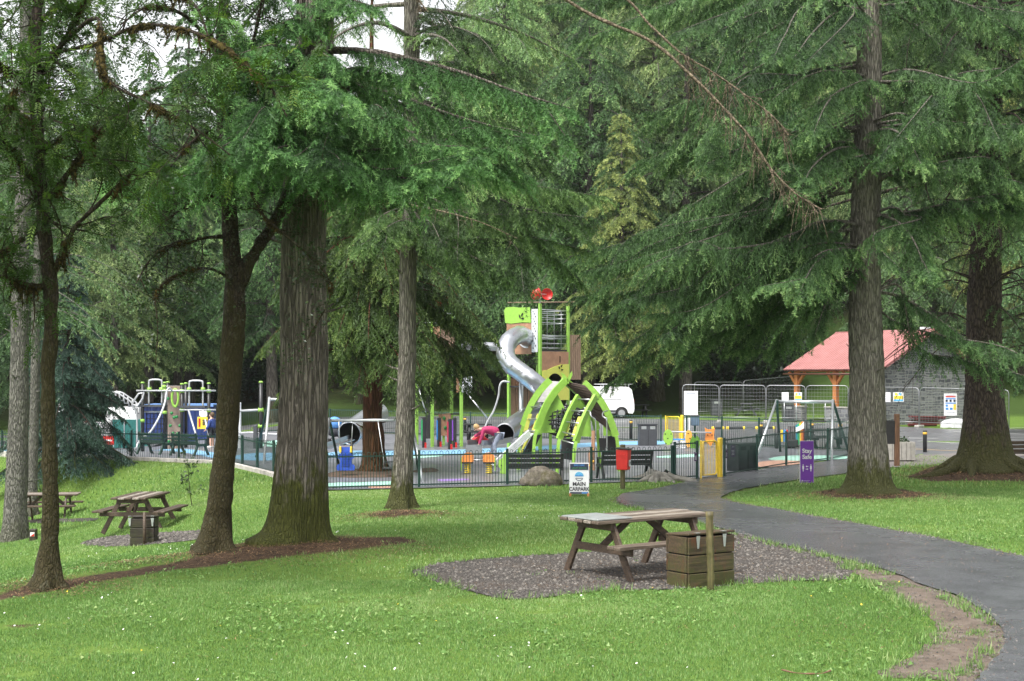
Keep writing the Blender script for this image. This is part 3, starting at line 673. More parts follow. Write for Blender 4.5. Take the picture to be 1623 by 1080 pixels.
def sprays(P, D, L, dr, m, k, nl, nw, l2, rng, hang=.35, spread=.75, base_t=.06, off=0.0):
    """needle foliage for twigs: start P, direction D, length L, droop dr -> triangles and tint"""
    n = len(P); t = np.clip((np.arange(m) + rng.random((n, m))) / m * (1 - base_t) + base_t, 0, 1)
    Q = P[:, None] + D[:, None] * (L[:, None] * t)[..., None]; Q[..., 2] -= dr[:, None] * L[:, None] * t ** 2
    T = np.repeat(D[:, None], m, 1).copy(); T[..., 2] -= 2 * dr[:, None] * t; T = unit(T)
    S = unit(np.cross(T, np.array([0, 0, 1.0])) + 1e-6)
    sg = np.where(np.arange(m) % 2, 1.0, -1.0)[None, :, None]
    sd = T * .7 + S * sg * spread + rng.normal(0, .2, (n, m, 3)); sd[..., 2] -= hang * (.6 + .8 * rng.random((n, m))); sd = unit(sd)
    ls = l2 * L[:, None] * (1 - .62 * t) * (.65 + .7 * rng.random((n, m)))
    tw = np.clip(.22 + np.reshape(off, (-1, 1)) + .15 * rng.standard_normal((n, 1)) + .48 * t ** 1.5 + .10 * rng.standard_normal((n, m)), 0, 1)  # pale new growth at tips; darker twig bases also paint in the crown's inner shade
    Q = Q.reshape(-1, 3); sd = sd.reshape(-1, 3); ls = ls.ravel(); tw = tw.ravel(); N = len(Q)
    u = (np.arange(k) + rng.random((N, k))) / k
    B = Q[:, None] + sd[:, None] * (ls[:, None] * u)[..., None]; B[..., 2] -= .45 * hang * ls[:, None] * u ** 2
    r = rng.standard_normal((N, k, 3)); r[..., 2] *= .7
    pr = unit(r - (r * sd[:, None]).sum(-1, keepdims=True) * sd[:, None])
    nd_ = unit(sd[:, None] * .62 + pr * .8)
    ln = nl * (.65 + .7 * rng.random((N, k))) * (1 - .35 * u)
    tip = B + nd_ * ln[..., None]; w = (sd * nw * .5)[:, None]
    V = np.stack([B - w, B + w, tip], 2).reshape(-1, 3)
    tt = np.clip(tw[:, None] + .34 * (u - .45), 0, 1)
    tint = np.repeat(tt.ravel(), 3)
    # the shoot's own stalk, feathery
    sw = unit(np.cross(sd, rng.standard_normal((N, 3)))) * (nw * .6)
    V2 = np.stack([Q - sw, Q + sw, Q + sd * (ls * 1.05)[:, None] - np.array([0, 0, .45 * hang]) * (ls)[:, None]], 1).reshape(-1, 3)
    return np.concatenate([V, V2]), np.concatenate([tint, np.repeat(tw * .9, 3)])

class Woody:
    """one tree: woody tubes in one mesh, foliage twigs in lists"""
    def __init__(s, seed): s.V = []; s.Q = []; s.n = 0; s.P = []; s.D = []; s.L = []; s.dr = []; s.tn = []; s.cur = 0.0; s.rng = np.random.default_rng(seed); s.low = []
    def tube(s, pts, rad, sides=8, rough=0.0, flare=None, seed=0, ridge=0.0):
        pts = np.asarray(pts, float); N = len(pts); rad = np.broadcast_to(np.asarray(rad, float), (N,))
        d = np.gradient(pts, axis=0); d = unit(d); a = np.zeros((N, 3)); p = np.array([1.0, 0, 0]) if abs(d[0, 0]) < .9 else np.array([0, 1.0, 0])
        for i in range(N):
            p = p - d[i] * p.dot(d[i]); p /= np.linalg.norm(p) + 1e-9; a[i] = p
        b = np.cross(d, a); th = np.linspace(0, 2 * np.pi, sides, endpoint=False)
        R = np.repeat(rad[:, None], sides, 1)
        if flare is not None: R = R + flare(pts, th)
        dirs = a[:, None] * np.cos(th)[None, :, None] + b[:, None] * np.sin(th)[None, :, None]
        X = pts[:, None] + dirs * R[..., None]
        if rough: X = X + dirs * (rough * R * (vnoise(X, 2.2 / max(.25, float(rad.max()) * 4), seed) + .6 * vnoise(X, 6 / max(.25, float(rad.max()) * 4), seed + 1)))[..., None]
        if ridge:      # bark plates: long broken ridges and furrows
            q = X + .05 * np.stack([vnoise(X, 3, 5), vnoise(X, 3, 6), 0 * X[..., 0]], -1)
            f1 = np.abs(vnoise(q * np.array([1, 1, .14]), 19, 7)); f2 = np.abs(vnoise(q * np.array([1, 1, .3]), 36, 8)); f3 = vnoise(q * np.array([1, 1, .05]), 3.5, 9)
            X = X + dirs * (ridge * (np.minimum(f1 * 3.0, 1) - .7 + .45 * np.minimum(f2 * 2.5, 1) + .6 * f3))[..., None]
        i0 = s.n; s.V.append(X.reshape(-1, 3)); ii = i0 + np.arange(N * sides).reshape(N, sides)
        s.Q.append(np.stack([ii[:-1], np.roll(ii[:-1], -1, 1), np.roll(ii[1:], -1, 1), ii[1:]], -1).reshape(-1, 4)); s.n += N * sides
    def fuzz(s, pts, n, r, l):
        rng = s.rng; i = rng.integers(0, len(pts), n); a = rng.normal(0, 1, (n, 3)); a[:, 2] -= .9; e = unit(a); p = np.asarray(pts)[i] + unit(rng.normal(0, 1, (n, 3))) * r * .8; q = unit(np.cross(e, rng.normal(0, 1, (n, 3)))) * .004; tip = p + e * (l * (.3 + rng.random(n)))[:, None]
        s.V.append(np.stack([p - q, p + q, tip + q * .2, tip - q * .2], 1).reshape(-1, 3)); s.Q.append(s.n + np.arange(n * 4).reshape(-1, 4)); s.n += n * 4
    def twig(s, p, d, l, dr, low=False):
        s.P.append(p); s.D.append(d); s.L.append(l); s.dr.append(dr); s.low.append(low); s.tn.append(s.cur)
    def limb(s, pts, r0, tw=1.0, gap=.10, droop=.35, t0=.12, low=False, wood=True, tipn=1, n=None):
        """a limb along pts (world) with side twigs"""
        c = bez(pts, n or max(8, int(len(pts) * 5))); seg = np.linalg.norm(np.diff(c, axis=0), axis=1); Ls = seg.sum(); cum = np.concatenate([[0], np.cumsum(seg)]) / Ls
        if wood: s.tube(c, r0 * (1 - .88 * cum), 6, .15)
        k = max(4, int(Ls / gap)); rng = s.rng; s.cur = rng.normal(.03, .15)
        for j in range(k):
            t = t0 + (1 - t0) * (j + rng.random()) / k; p = np.array([np.interp(t, cum, c[:, q]) for q in range(3)]); q = np.array([np.interp(min(1, t + .04), cum, c[:, q]) for q in range(3)]) - np.array([np.interp(t - .04, cum, c[:, q]) for q in range(3)])
            T = q / (np.linalg.norm(q) + 1e-9); S = np.cross(T, (0, 0, 1)); S /= np.linalg.norm(S) + 1e-9
            a = rng.normal(.95, .22) * (1 - .35 * t); sg = 1 if j % 2 else -1
            d = T * math.cos(a) + S * sg * math.sin(a); d[2] += rng.normal(.02, .16); d /= np.linalg.norm(d)
            l = (tw * (1 - t) ** .55 * min(1, .35 + (t - t0) * 2.2) + .16) * (.65 + .6 * rng.random())
            s.twig(p, d, l, droop * (.6 + .8 * rng.random()), low)
        T = c[-1] - c[-2]; T /= np.linalg.norm(T)
        for j in range(tipn): s.twig(c[-1] - T * .05, T, .3 + .15 * tw, droop * .8, low)
    def limbs(s, pts, r0, tw, gap, droop, extra=2, spread=.45):
        s.limb(pts, r0, tw, gap, droop)
        for _ in range(extra):
            n = len(pts); j = s.rng.normal(0, spread, (n, 3)) * np.linspace(.15, 1, n)[:, None] * np.array([1, 1.5, .8])
            s.limb(np.array(pts) + j, r0 * .7, tw * .9, gap, droop)
    def crown(s, name, parent, mat, m, k, nl, nw, l2, hang, loc, spread=.75, lowk=(5, 2, .11, .03)):
        P = np.array(s.P); D = np.array(s.D); L = np.array(s.L); dr = np.array(s.dr); lo = np.array(s.low, bool); out = []; tn = np.array(s.tn)
        if (~lo).any(): out.append(sprays(P[~lo], D[~lo], L[~lo], dr[~lo], m, k, nl, nw, l2, s.rng, hang, spread, off=tn[~lo]))
        if lo.any(): out.append(sprays(P[lo], D[lo], L[lo], dr[lo], lowk[0], lowk[1], lowk[2], lowk[3], l2, s.rng, hang, spread, off=tn[lo]))
        V = np.concatenate([o[0] for o in out]) - np.array(loc); T = np.concatenate([o[1] for o in out])
        return raw_mesh(name, V, tris=np.arange(len(V)), mats=mat, parent=parent, tint=T) if not print(mat.name, len(V) // 3) else None
    def wood(s, name, parent, mat, loc):
        return raw_mesh(name, np.concatenate(s.V) - np.array(loc), quads=np.concatenate(s.Q), mats=mat, parent=parent, smooth=True)

def flare_fn(z0, r, h, amp, lobes, ph=0.0, extra=()):
    """root flare: lobed widening towards the ground; extra = (angle, reach) single roots"""
    def f(pts, th):
        z = np.clip(pts[:, 2] - z0, 0, None)[:, None]
        lob = 1 + .35 * np.cos(lobes * th + ph)[None] + .2 * np.cos((lobes + 2) * th + 2 * ph)[None]
        o = amp * np.exp(-z / h) * lob + amp * .6 * np.exp(-z / (h * .28)) * np.clip(lob - .75, 0, None)
        for a, reach in extra: o = o + reach * np.exp(-z / (h * .3)) * np.clip(np.cos(th - a), 0, 1)[None] ** 8
        return o
    return f

def big_trunk(w, prof, y, top_z, sides=40, amp=.3, h=.4, lobes=5, ph=0., extra=(), rough=.045, step=.12, ridge=0.0):
    """prof: (px centre, py, px width) measured on the photo from the foot up"""
    base = G(prof[0][0], prof[0][1]) if y is None else Vector(((prof[0][0] - HX) * y / F, y, gz1((prof[0][0] - HX) * y / F, y)))
    y = base.y; s = y / F
    zs = [EYE - (p[1] - HY) * s for p in prof]; xs = [(p[0] - HX) * s for p in prof]; rs = [p[2] * s / 2 for p in prof]
    zs[0] = base.z - .12
    zz = np.concatenate([np.arange(zs[0], zs[-1], step), np.linspace(zs[-1], top_z, 14)])
    x = np.interp(zz, zs, xs); r = np.interp(zz, zs, rs)
    above = zz > zs[-1]; r[above] = rs[-1] * (1 - (1 - .12) * (zz[above] - zs[-1]) / max(.1, top_z - zs[-1]))
    pts = np.stack([x + .02 * np.sin(zz * .9), np.full_like(x, y) + .02 * np.cos(zz * .7), zz], -1)
    w.tube(pts, r, sides, rough, flare_fn(base.z, rs[0], h, amp, lobes, ph, extra), 3, ridge=ridge)
    for j in range(9):
        z = base.z + 1.2 + 4.2 * w.rng.random(); a = w.rng.random() * 6.283; c0 = np.array([np.interp(z, zz, pts[:, 0]), y, z]); e = np.array([math.cos(a), math.sin(a), .1 + .3 * w.rng.random()]); r0 = float(np.interp(z, zz, r)); l = .05 + .30 * w.rng.random() ** 2
        w.tube(np.array([c0 + e * r0 * .8, c0 + e * (r0 + l * .5), c0 + e * (r0 + l) + np.array([0, 0, .03])]), np.array([.035, .02, .008]) * (.6 + .6 * w.rng.random()), 6, .3)
    return base, (lambda z: np.array([np.interp(z, zz, pts[:, 0]), y, z])), (lambda z: float(np.interp(z, zz, r)))

def vis(p, mx=180, my=120):
    if p[1] < 3: return False
    px = HX + F * p[0] / p[1]; py = HY - F * (p[2] - EYE) / p[1]
    return -mx < px < 1623 + mx and -my < py < 1150

def whorls(w, axis, rad, z0, z1, dz, nl, length, rise, sag, tw, gap, droop, az=None, seed=0, r_limb=.05, low_above=None, jitter=.25):
    rng = np.random.default_rng(seed); z = z0; a0 = 0
    while z < z1:
        for j in range(nl):
            a = a0 + 2 * math.pi * (j + rng.random() * .7) / nl
            if az and not az(a, z): continue
            l = length(z) * (.7 + .5 * rng.random()); zz = z + rng.normal(0, dz * .4); c = axis(zz); d = np.array([math.cos(a), math.sin(a), 0])
            rs = rise * (.6 + .8 * rng.random()); sg = sag * (.6 + .8 * rng.random()); sw = np.array([-d[1], d[0], 0]) * rng.normal(0, .12) * l
            pts = [c, c + d * l * .35 + np.array([0, 0, rs * l * .35 - sg * l * .06]), c + d * l * .7 + sw * .6 + np.array([0, 0, rs * l * .6 - sg * l * .35]), c + d * l + sw + np.array([0, 0, rs * l * .7 - sg * l * .72])]
            seen = vis(pts[0]) or vis(pts[2]) or vis(pts[3])
            low = (not seen)
            w.limb(pts, r_limb * l / 3.5 + .012, tw * l, gap if seen else gap * 2.6, droop, low=low, n=12 if seen else 6)
        a0 += 1.1; z += dz * (.75 + .5 * rng.random())

def tree_root(name, label, cat, base, group=None): return thing(name, label, cat, base, 0, group)

# ---------------------------------------------------------------- big conifer between the left picnic lawn and the playground
def pxl(pts, scale_y=None):
    return [np.array(W(*p)) for p in pts]

w = Woody(1)
base, ax, rd = big_trunk(w, [(470, 872, 88), (473, 800, 86), (476, 720, 81), (480, 600, 76), (482, 480, 73), (484, 380, 69), (489, 250, 66), (494, 130, 62), (498, 40, 56)], 21.2, 27, sides=110, step=.06, amp=.10, h=.38, lobes=4, ph=1.2, extra=((-2.3, .2), (.25, .16), (3.6, .16)), ridge=.020)
r = tree_root('conifer', 'thick grey-brown conifer trunk with mossy flared foot, nearest of the large trees, left of centre', 'tree', base)
for pts in ([(500, 80, 21.2), (600, 84, 20.8), (720, 112, 20.4), (830, 150, 20.2), (905, 172, 20)], [(500, 120, 21.2), (620, 150, 22), (740, 190, 22.4), (850, 215, 23)]):
    w.limbs(pxl(pts), .06, .6, .06, .9, 1, .3)
# the drooping skirts of bright foliage round the trunk
for pts, tw in (
    ([(492, 60, 21.1), (470, 30, 20.3), (440, 40, 19.8)], .6), ([(494, 30, 21.1), (520, 0, 20.5), (545, 10, 20)], .45), ([(492, 120, 21), (505, 95, 20.2), (515, 105, 19.6)], .5), ([(489, 205, 21.1), (500, 165, 20.3), (497, 152, 19.6), (500, 172, 18.9)], .75), ([(488, 240, 21.1), (540, 205, 20.5), (590, 190, 20), (630, 186, 19.7)], .8),
    ([(488, 250, 21.1), (570, 240, 20.6), (660, 232, 20.3), (745, 232, 20)], .85), ([(488, 260, 21.0), (430, 215, 20.2), (380, 215, 19.6), (330, 230, 19.2)], .9),
    ([(488, 262, 21.0), (400, 250, 20.4), (310, 262, 20), (215, 272, 19.8)], .95), ([(488, 255, 20.9), (470, 232, 19.8), (440, 235, 19.0), (410, 250, 18.4)], .85),
    ([(488, 255, 20.9), (510, 240, 19.9), (530, 245, 19.2), (545, 262, 18.6)], .8), ([(486, 300, 21.0), (560, 280, 20.5), (640, 282, 20), (720, 300, 19.6)], .8),
    ([(486, 180, 21.1), (430, 120, 20.3), (395, 110, 19.8), (350, 118, 19.4)], .7), ([(486, 150, 21.2), (550, 110, 21.2), (600, 108, 21.2)], .5),
    ([(480, 130, 21.1), (440, 75, 20.5), (400, 66, 20.1), (360, 72, 19.8)], .7), ([(486, 270, 21.2), (420, 280, 21.6), (330, 285, 22), (250, 300, 22.4)], .9),
    ([(486, 285, 21.2), (560, 262, 21.8), (650, 250, 22.3), (740, 262, 22.8), (820, 290, 23)], .9), ([(486, 225, 20.9), (455, 180, 20), (425, 172, 19.4)], .7)):
    w.limbs(pxl(pts), .035, tw, .055, .6, 2, .35)
whorls(w, ax, rd, 9.5, 26, .9, 5, lambda z: 4.6 * (1 - (z - 8) / 22), .1, .35, .3, .16, .5, seed=4)
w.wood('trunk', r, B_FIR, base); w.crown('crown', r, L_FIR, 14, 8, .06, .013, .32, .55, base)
# ---------------------------------------------------------------- slimmer conifer in the middle
w = Woody(2)
base, ax, rd = big_trunk(w, [(637, 806, 34), (636, 770, 31), (640, 680, 29), (645, 560, 27), (648, 440, 26), (650, 300, 25), (651, 120, 24), (652, 0, 23)], None, 25, sides=64, amp=.10, h=.3, lobes=5, ph=.6, ridge=.018)
r = tree_root('conifer', 'slim straight conifer trunk with bark moss, on the lawn in front of the redwood', 'tree', base)
Yd = base.y
for pts, tw in (
    ([(650, 300, Yd), (720, 330, Yd - .4), (800, 362, Yd - .9), (860, 380, Yd - 1.3), (925, 395, Yd - 1.6)], .9), ([(650, 330, Yd), (700, 380, Yd - .6), (760, 412, Yd - 1.2), (830, 440, Yd - 1.6)], .85),
    ([(648, 330, Yd), (600, 350, Yd - .5), (570, 380, Yd - 1)], .55), ([(650, 250, Yd), (740, 290, Yd - .8), (830, 330, Yd - 1.5), (930, 345, Yd - 2)], 1.0),
    ([(650, 370, Yd), (620, 360, Yd - 1.2), (610, 385, Yd - 2)], .5), ([(650, 360, Yd), (680, 350, Yd - 1.2), (700, 385, Yd - 2)], .6), ([(650, 385, Yd), (720, 415, Yd + .6), (790, 440, Yd + 1.2)], .6),
    ([(650, 225, Yd), (700, 260, Yd + .8), (790, 300, Yd + 1.5), (900, 330, Yd + 2)], .9), ([(650, 300, Yd), (590, 300, Yd + .6), (540, 330, Yd + 1)], .5),
    ([(651, 60, Yd), (700, 40, Yd - 1), (760, 60, Yd - 2), (800, 110, Yd - 2.6)], .5), ([(651, 110, Yd), (720, 110, Yd - .8), (790, 140, Yd - 1.6), (860, 190, Yd - 2)], .7), ([(651, 160, Yd), (720, 175, Yd + 1), (800, 215, Yd + 2), (870, 260, Yd + 2.6)], .7)):
    w.limbs(pxl(pts), .03, tw, .06, .6, 2, .4)
whorls(w, ax, rd, 10.5, 24, 1.0, 5, lambda z: 3.6 * (1 - (z - 9) / 20), .1, .4, .3, .18, .5, seed=7)
w.wood('trunk', r, B_LARCH, base); w.crown('crown', r, L_FIR, 13, 7, .065, .015, .32, .6, base)
# its long bare hanging boughs, yellow with lichen
d = Woody(3)
def bare(d, pts, r0, tufts, seed, L=1.0, t0=.0):
    c = bez(pxl(pts), 60); d.tube(c, r0 * np.linspace(1, .3, 60), 6, .3); rng = np.random.default_rng(seed)
    for j in range(tufts):
        i = int(t0 * 60 + rng.random() * (58 - t0 * 60)); p = c[i]; q = c[min(59, i + 2)] - c[i]; q /= np.linalg.norm(q); a = rng.normal(0, 1, 3); a[2] -= 1.6
        e = unit(a + q * .7) * L * (.15 + .5 * rng.random()); m_ = p + e * .5 + rng.normal(0, .05, 3); d.tube(np.array([p, m_, p + e + np.array([0, 0, -.12])]), np.array([.007, .005, .002]), 4)
        for _ in range(3):
            f = unit(rng.normal(0, 1, 3) + np.array([0, 0, -1.2])) * .16; d.tube(np.array([m_, m_ + f]), np.array([.005, .002]), 3)
bare(d, [(652, -120, Yd), (800, -60, 25), (930, 20, 24), (1030, 65, 23.6), (1090, 115, 23.4), (1150, 175, 23.3), (1190, 220, 23.2), (1222, 268, 23.2), (1262, 308, 23.1), (1302, 332, 23)], .035, 70, 5, t0=.45)
bare(d, [(652, -160, Yd), (840, -80, 25), (980, -10, 24), (1030, 40, 23.8), (1080, 85, 23.6), (1130, 115, 23.5), (1180, 150, 23.4), (1225, 185, 23.3), (1250, 215, 23.2)], .028, 60, 6, t0=.5)
bare(d, [(651, -20, Yd), (680, 20, Yd - .6), (720, 45, Yd - 1), (760, 90, Yd - 1.3), (790, 125, Yd - 1.5)], .02, 60, 7, .8)
bare(d, [(650, 325, Yd - .1), (700, 335, Yd - 1.5), (760, 352, Yd - 2), (820, 378, Yd - 2.2)], .02, 10, 8, .4)
d.wood('bare_bough', r, M_DEAD, base)

# ---------------------------------------------------------------- large larch beside the path on the right
w = Woody(4)
base, ax, rd = big_trunk(w, [(1377, 782, 62), (1376, 735, 60), (1374, 680, 56), (1373, 600, 53), (1372, 500, 50), (1372, 400, 47), (1374, 250, 42), (1377, 100, 38), (1379, 0, 36)], None, 27, sides=90, step=.08, amp=.13, h=.36, lobes=5, ph=2.2, extra=((-1.2, .2), (3.3, .18), (-.2, .2)), ridge=.024)
r = tree_root('larch', 'tall larch with mossy foot beside the path, right of the purple sign', 'tree', base)
Ye = base.y; E = lambda L_, dy: [(p[0], p[1], Ye + (p[2] if len(p) > 2 else dy * k / (len(L_) - 1))) for k, p in enumerate(L_)]
for pts, dy, tw in (
    ([(1380, 462), (1430, 472), (1500, 515), (1560, 560), (1625, 600)], -.6, .75), ([(1380, 350), (1450, 335), (1520, 320), (1600, 325)], -1.5, .9),
    ([(1370, 360), (1280, 375), (1180, 392), (1080, 400), (1020, 425)], -1.6, 1.2), ([(1370, 425), (1335, 445), (1310, 480), (1292, 530)], -1, .6), ([(1370, 400), (1290, 405), (1200, 440), (1120, 490), (1060, 540)], -.8, 1.0),
    ([(1370, 300), (1270, 320), (1160, 350), (1040, 385), (985, 420)], .8, 1.1),
    ([(1370, 230), (1260, 285), (1130, 380), (1010, 470), (930, 520)], 2.5, 1.1), ([(1370, 270), (1240, 350), (1120, 450), (1030, 540), (980, 600)], 3.2, 1.0), ([(1372, 330), (1260, 430), (1170, 500), (1090, 560)], 3.0, 1.0),
    ([(1372, 180), (1230, 250), (1090, 340), (960, 400), (890, 430)], 3.5, 1.1), ([(1375, 120), (1290, 122), (1200, 150), (1140, 190)], -2, 1.0), ([(1375, 130), (1470, 128), (1550, 112), (1620, 120)], -2, 1.0),
    ([(1374, 205), (1290, 205), (1200, 225), (1120, 260)], -2.6, 1.0), ([(1374, 200), (1440, 190), (1530, 195), (1600, 205)], -2.4, .9), ([(1374, 150), (1340, 140), (1310, 165), (1290, 210)], -3.8, .8), ([(1374, 215), (1410, 205), (1440, 225), (1460, 260)], -3.6, .8),
    ([(1378, 20), (1290, 0), (1200, 20), (1120, 60)], -2, 1.0), ([(1378, 10), (1450, -10), (1540, 10), (1610, 50)], -2, 1.0), ([(1378, 40), (1330, 20), (1290, 50), (1260, 90)], -3.5, .8),
    ([(1374, 290), (1450, 270), (1540, 270), (1620, 290)], -2.2, .9), ([(1374, 240), (1330, 235), (1290, 262), (1270, 300)], -4, .8), ([(1372, 400), (1330, 395), (1290, 420), (1265, 470)], -3.2, .8),
    ([(1380, -60), (1240, -40), (1080, 0), (930, 60)], 1.5, 1.0), ([(1380, -120), (1200, -80), (1020, -30), (880, 20)], 2.5, 1.0), ([(1375, 100), (1260, 130), (1110, 220), (1000, 270)], 3, 1.0), ([(1376, 60), (1240, 90), (1120, 150), (1030, 180)], 1.5, 1.0), ([(1374, 340), (1420, 350), (1450, 385), (1470, 440)], -2.5, .6),
    ([(1372, 400), (1250, 420), (1150, 480), (1080, 560)], 1.5, .8), ([(1372, 430), (1290, 450), (1200, 510), (1150, 560)], 2.2, .7)):
    w.limbs(pxl(E(pts, dy)), .045, tw, .062, .6, 2, .6)
whorls(w, ax, rd, 11.8, 26, .9, 5, lambda z: 5.5 * (1 - (z - 9) / 20), .05, .35, .28, .2, .5, seed=9)
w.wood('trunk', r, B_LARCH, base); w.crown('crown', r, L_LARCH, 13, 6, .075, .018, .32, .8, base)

# ---------------------------------------------------------------- big dark tree at the right edge
w = Woody(5)
base, ax, rd = big_trunk(w, [(1562, 742, 92), (1561, 705, 76), (1559, 660, 62), (1558, 600, 55), (1560, 500, 50), (1563, 400, 46), (1566, 200, 42), (1568, 0, 38)], None, 28, sides=90, step=.10, amp=.12, h=.4, lobes=5, ph=.4, extra=((-.3, .2), (-1.6, .2)), ridge=.03)
for a_, l_ in ((3.5, 2.9), (4.1, 1.6), (5.3, 1.3), (-.15, 1.7), (2.9, 1.5)):
    e_ = np.array([math.cos(a_), math.sin(a_), 0]); k_ = np.linspace(.5, l_, 12); p_ = np.array([[base.x + e_[0] * q + .12 * math.sin(q * 2.5) * e_[1], base.y + e_[1] * q - .12 * math.sin(q * 2.5) * e_[0], 0] for q in k_]); p_[:, 2] = gz(p_[:, 0], p_[:, 1]) + np.interp(k_, [.5, 1.2, l_], [.28, .05, -.09]); w.tube(p_, np.linspace(.22, .05, 12), 10, .15)
r = tree_root('spruce', 'broad dark tree with root spread on the red-brown mound at the right edge', 'tree', base)
Yf = base.y; E = lambda L_, dy: [(p[0], p[1], Yf + dy * k / (len(L_) - 1)) for k, p in enumerate(L_)]
for pts, dy, tw in (
    ([(1562, 300), (1500, 250), (1440, 250)], -2, .8), ([(1566, 290), (1600, 270), (1640, 290), (1680, 330)], -3, 1), ([(1566, 330), (1590, 300), (1610, 310), (1630, 345)], -6, .9), ([(1566, 60), (1500, 30), (1430, 30), (1380, 60)], -3, 1), ([(1566, 80), (1540, 40), (1510, 60), (1490, 100)], -6, 1),
    ([(1566, 140), (1620, 110), (1680, 120)], -4, 1), ([(1566, 180), (1520, 170), (1470, 190), (1440, 240)], -4, .9), ([(1566, 200), (1600, 180), (1625, 200), (1640, 240)], -6, 1), ([(1566, 30), (1610, 10), (1660, 20)], -5, 1), ([(1566, 120), (1545, 95), (1530, 120), (1520, 150)], -6.5, .9)):
    w.limbs(pxl(E(pts, dy)), .045, tw, .075, .55, 2, .7)
whorls(w, ax, rd, 7.5, 27, .8, 6, lambda z: 6.2 * (1 - (z - 5) / 26), .02, .35, .28, .2, .45, seed=11)
for pts, dy, tw in (([(1562, 470), (1600, 500), (1630, 545)], -2, .6), ([(1558, 400), (1510, 410), (1465, 440)], -2, .45)):
    w.limbs(pxl(E(pts, dy)), .03, tw, .13, .8, 0, .4)
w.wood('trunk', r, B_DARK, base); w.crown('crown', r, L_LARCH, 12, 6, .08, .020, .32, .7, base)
d = Woody(6); rng = np.random.default_rng(8)     # lower dead boughs, brown and twiggy
for j in range(46):
    z = 3.0 + 6 * rng.random(); a = rng.random() * 6.28; l = 1.8 + 3 * rng.random(); c = ax(z); e = np.array([math.cos(a), math.sin(a), 0]); P_ = [c, c + e * l * .5 + np.array([0, 0, .1 * l]), c + e * l + np.array([0, 0, -.22 * l])]
    cv = bez(P_, 10); d.tube(cv, np.linspace(.03, .008, 10), 5, .2)
    for _ in range(16):
        i = rng.integers(3, 10); f = unit(rng.normal(0, 1, 3) + e * .6 + np.array([0, 0, -.9])) * (.25 + .5 * rng.random()); m_ = cv[i] + f * .5; d.tube(np.array([cv[i], m_, cv[i] + f + [0, 0, -.1]]), np.array([.008, .005, .002]), 3)
        g = unit(rng.normal(0, 1, 3) + np.array([0, 0, -1])) * .25; d.tube(np.array([m_, m_ + g]), np.array([.005, .002]), 3)
d.wood('dead_bough', r, B_DARK, base)

# ---------------------------------------------------------------- broadleaved: thin rowan and forked mossy tree at left
def ramify(w, c, n, L, r, rng, depth, tips, up=.15, spread=.9, cam_bias=0.0):
    cum = np.linspace(0, 1, len(c))
    for j in range(n):
        t = .2 + .8 * rng.random(); i = min(len(c) - 2, int(t * (len(c) - 1))); p = c[i]; T = unit(c[i + 1] - c[i])
        d = unit(T * .8 + rng.normal(0, spread, 3) + np.array([0, -cam_bias, up])); l = L * (.5 + .8 * rng.random()) * (1.1 - .4 * t)
        q = [p]; dd = d
        for s_ in range(4):
            dd = unit(dd + rng.normal(0, .28, 3) + np.array([0, 0, .03])); q.append(q[-1] + dd * l / 4)
        q = np.array(q); cc = bez(q, 9); w.tube(cc, np.linspace(r, r * .3, 9), 5, .3)
        if depth > 0: ramify(w, cc, 3, L * .55, r * .45, rng, depth - 1, tips, up, spread, cam_bias)
        for s_ in (3, 5, 7, 8): tips.append((cc[s_], unit(cc[s_] - cc[s_ - 1])))
def fronds(tips, per, rng, R=.17, pairs=6, lw=.017, ll=.05):
    P = np.repeat(np.array([t[0] for t in tips]), per, 0); D = np.repeat(np.array([t[1] for t in tips]), per, 0); n = len(P)
    D = unit(D * .5 + rng.normal(0, .75, (n, 3)) + np.array([0, 0, -.15])); P = P + rng.normal(0, .05, (n, 3)); S = unit(np.cross(D, np.array([0, 0, 1.0])) + rng.normal(0, .25, (n, 3))); S = unit(S - D * (S * D).sum(-1, keepdims=True))
    R = R * (.7 + .6 * rng.random(n)); tn = np.clip(.42 + .24 * rng.standard_normal(n), 0, 1); Vs = []
    for k in range(pairs * 2 + 1):
        u = (k // 2 + 1.5) / (pairs + 1.5) if k < pairs * 2 else 1.0; sg = 0 if k == pairs * 2 else (1 if k % 2 else -1)
        b = P + D * (R * u)[:, None] - np.array([0, 0, .35]) * (R * u * u)[:, None]; e = unit(D * (.55 if sg else 1) + S * sg * .85 + rng.normal(0, .1, (n, 3)) - np.array([0, 0, .2])); q = unit(np.cross(e, np.cross(D, S)))
        l = ll * (R / .17)[:, None]; ww = lw * (R / .17)[:, None]; m_ = b + e * l * .45
        Vs.append(np.stack([b, m_ - q * ww / 2, b + e * l, b, b + e * l, m_ + q * ww / 2], 1))
    V = np.stack(Vs, 1).reshape(-1, 3); return V, np.repeat(tn, (pairs * 2 + 1) * 6)
def leaves(tips, per, rng, s=.045, scat=.12, fl=.6):
    P = np.repeat(np.array([t[0] for t in tips]), per, 0); n = len(P); P = P + rng.normal(0, scat, (n, 3)); e = unit(rng.normal(0, 1, (n, 3)) * np.array([1, 1, fl])); q = unit(np.cross(e, rng.normal(0, .4, (n, 3)) + np.array([0, 0, 1.0]))); l = s * (.6 + .8 * rng.random((n, 1)))
    m_ = P + e * l * .5 - np.array([0, 0, 1]) * l * .08; V = np.stack([P, m_ - q * l * .3, P + e * l, P, P + e * l, m_ + q * l * .3], 1).reshape(-1, 3)
    return V, np.repeat(np.clip(.42 + .25 * rng.standard_normal(n), 0, 1), 6)

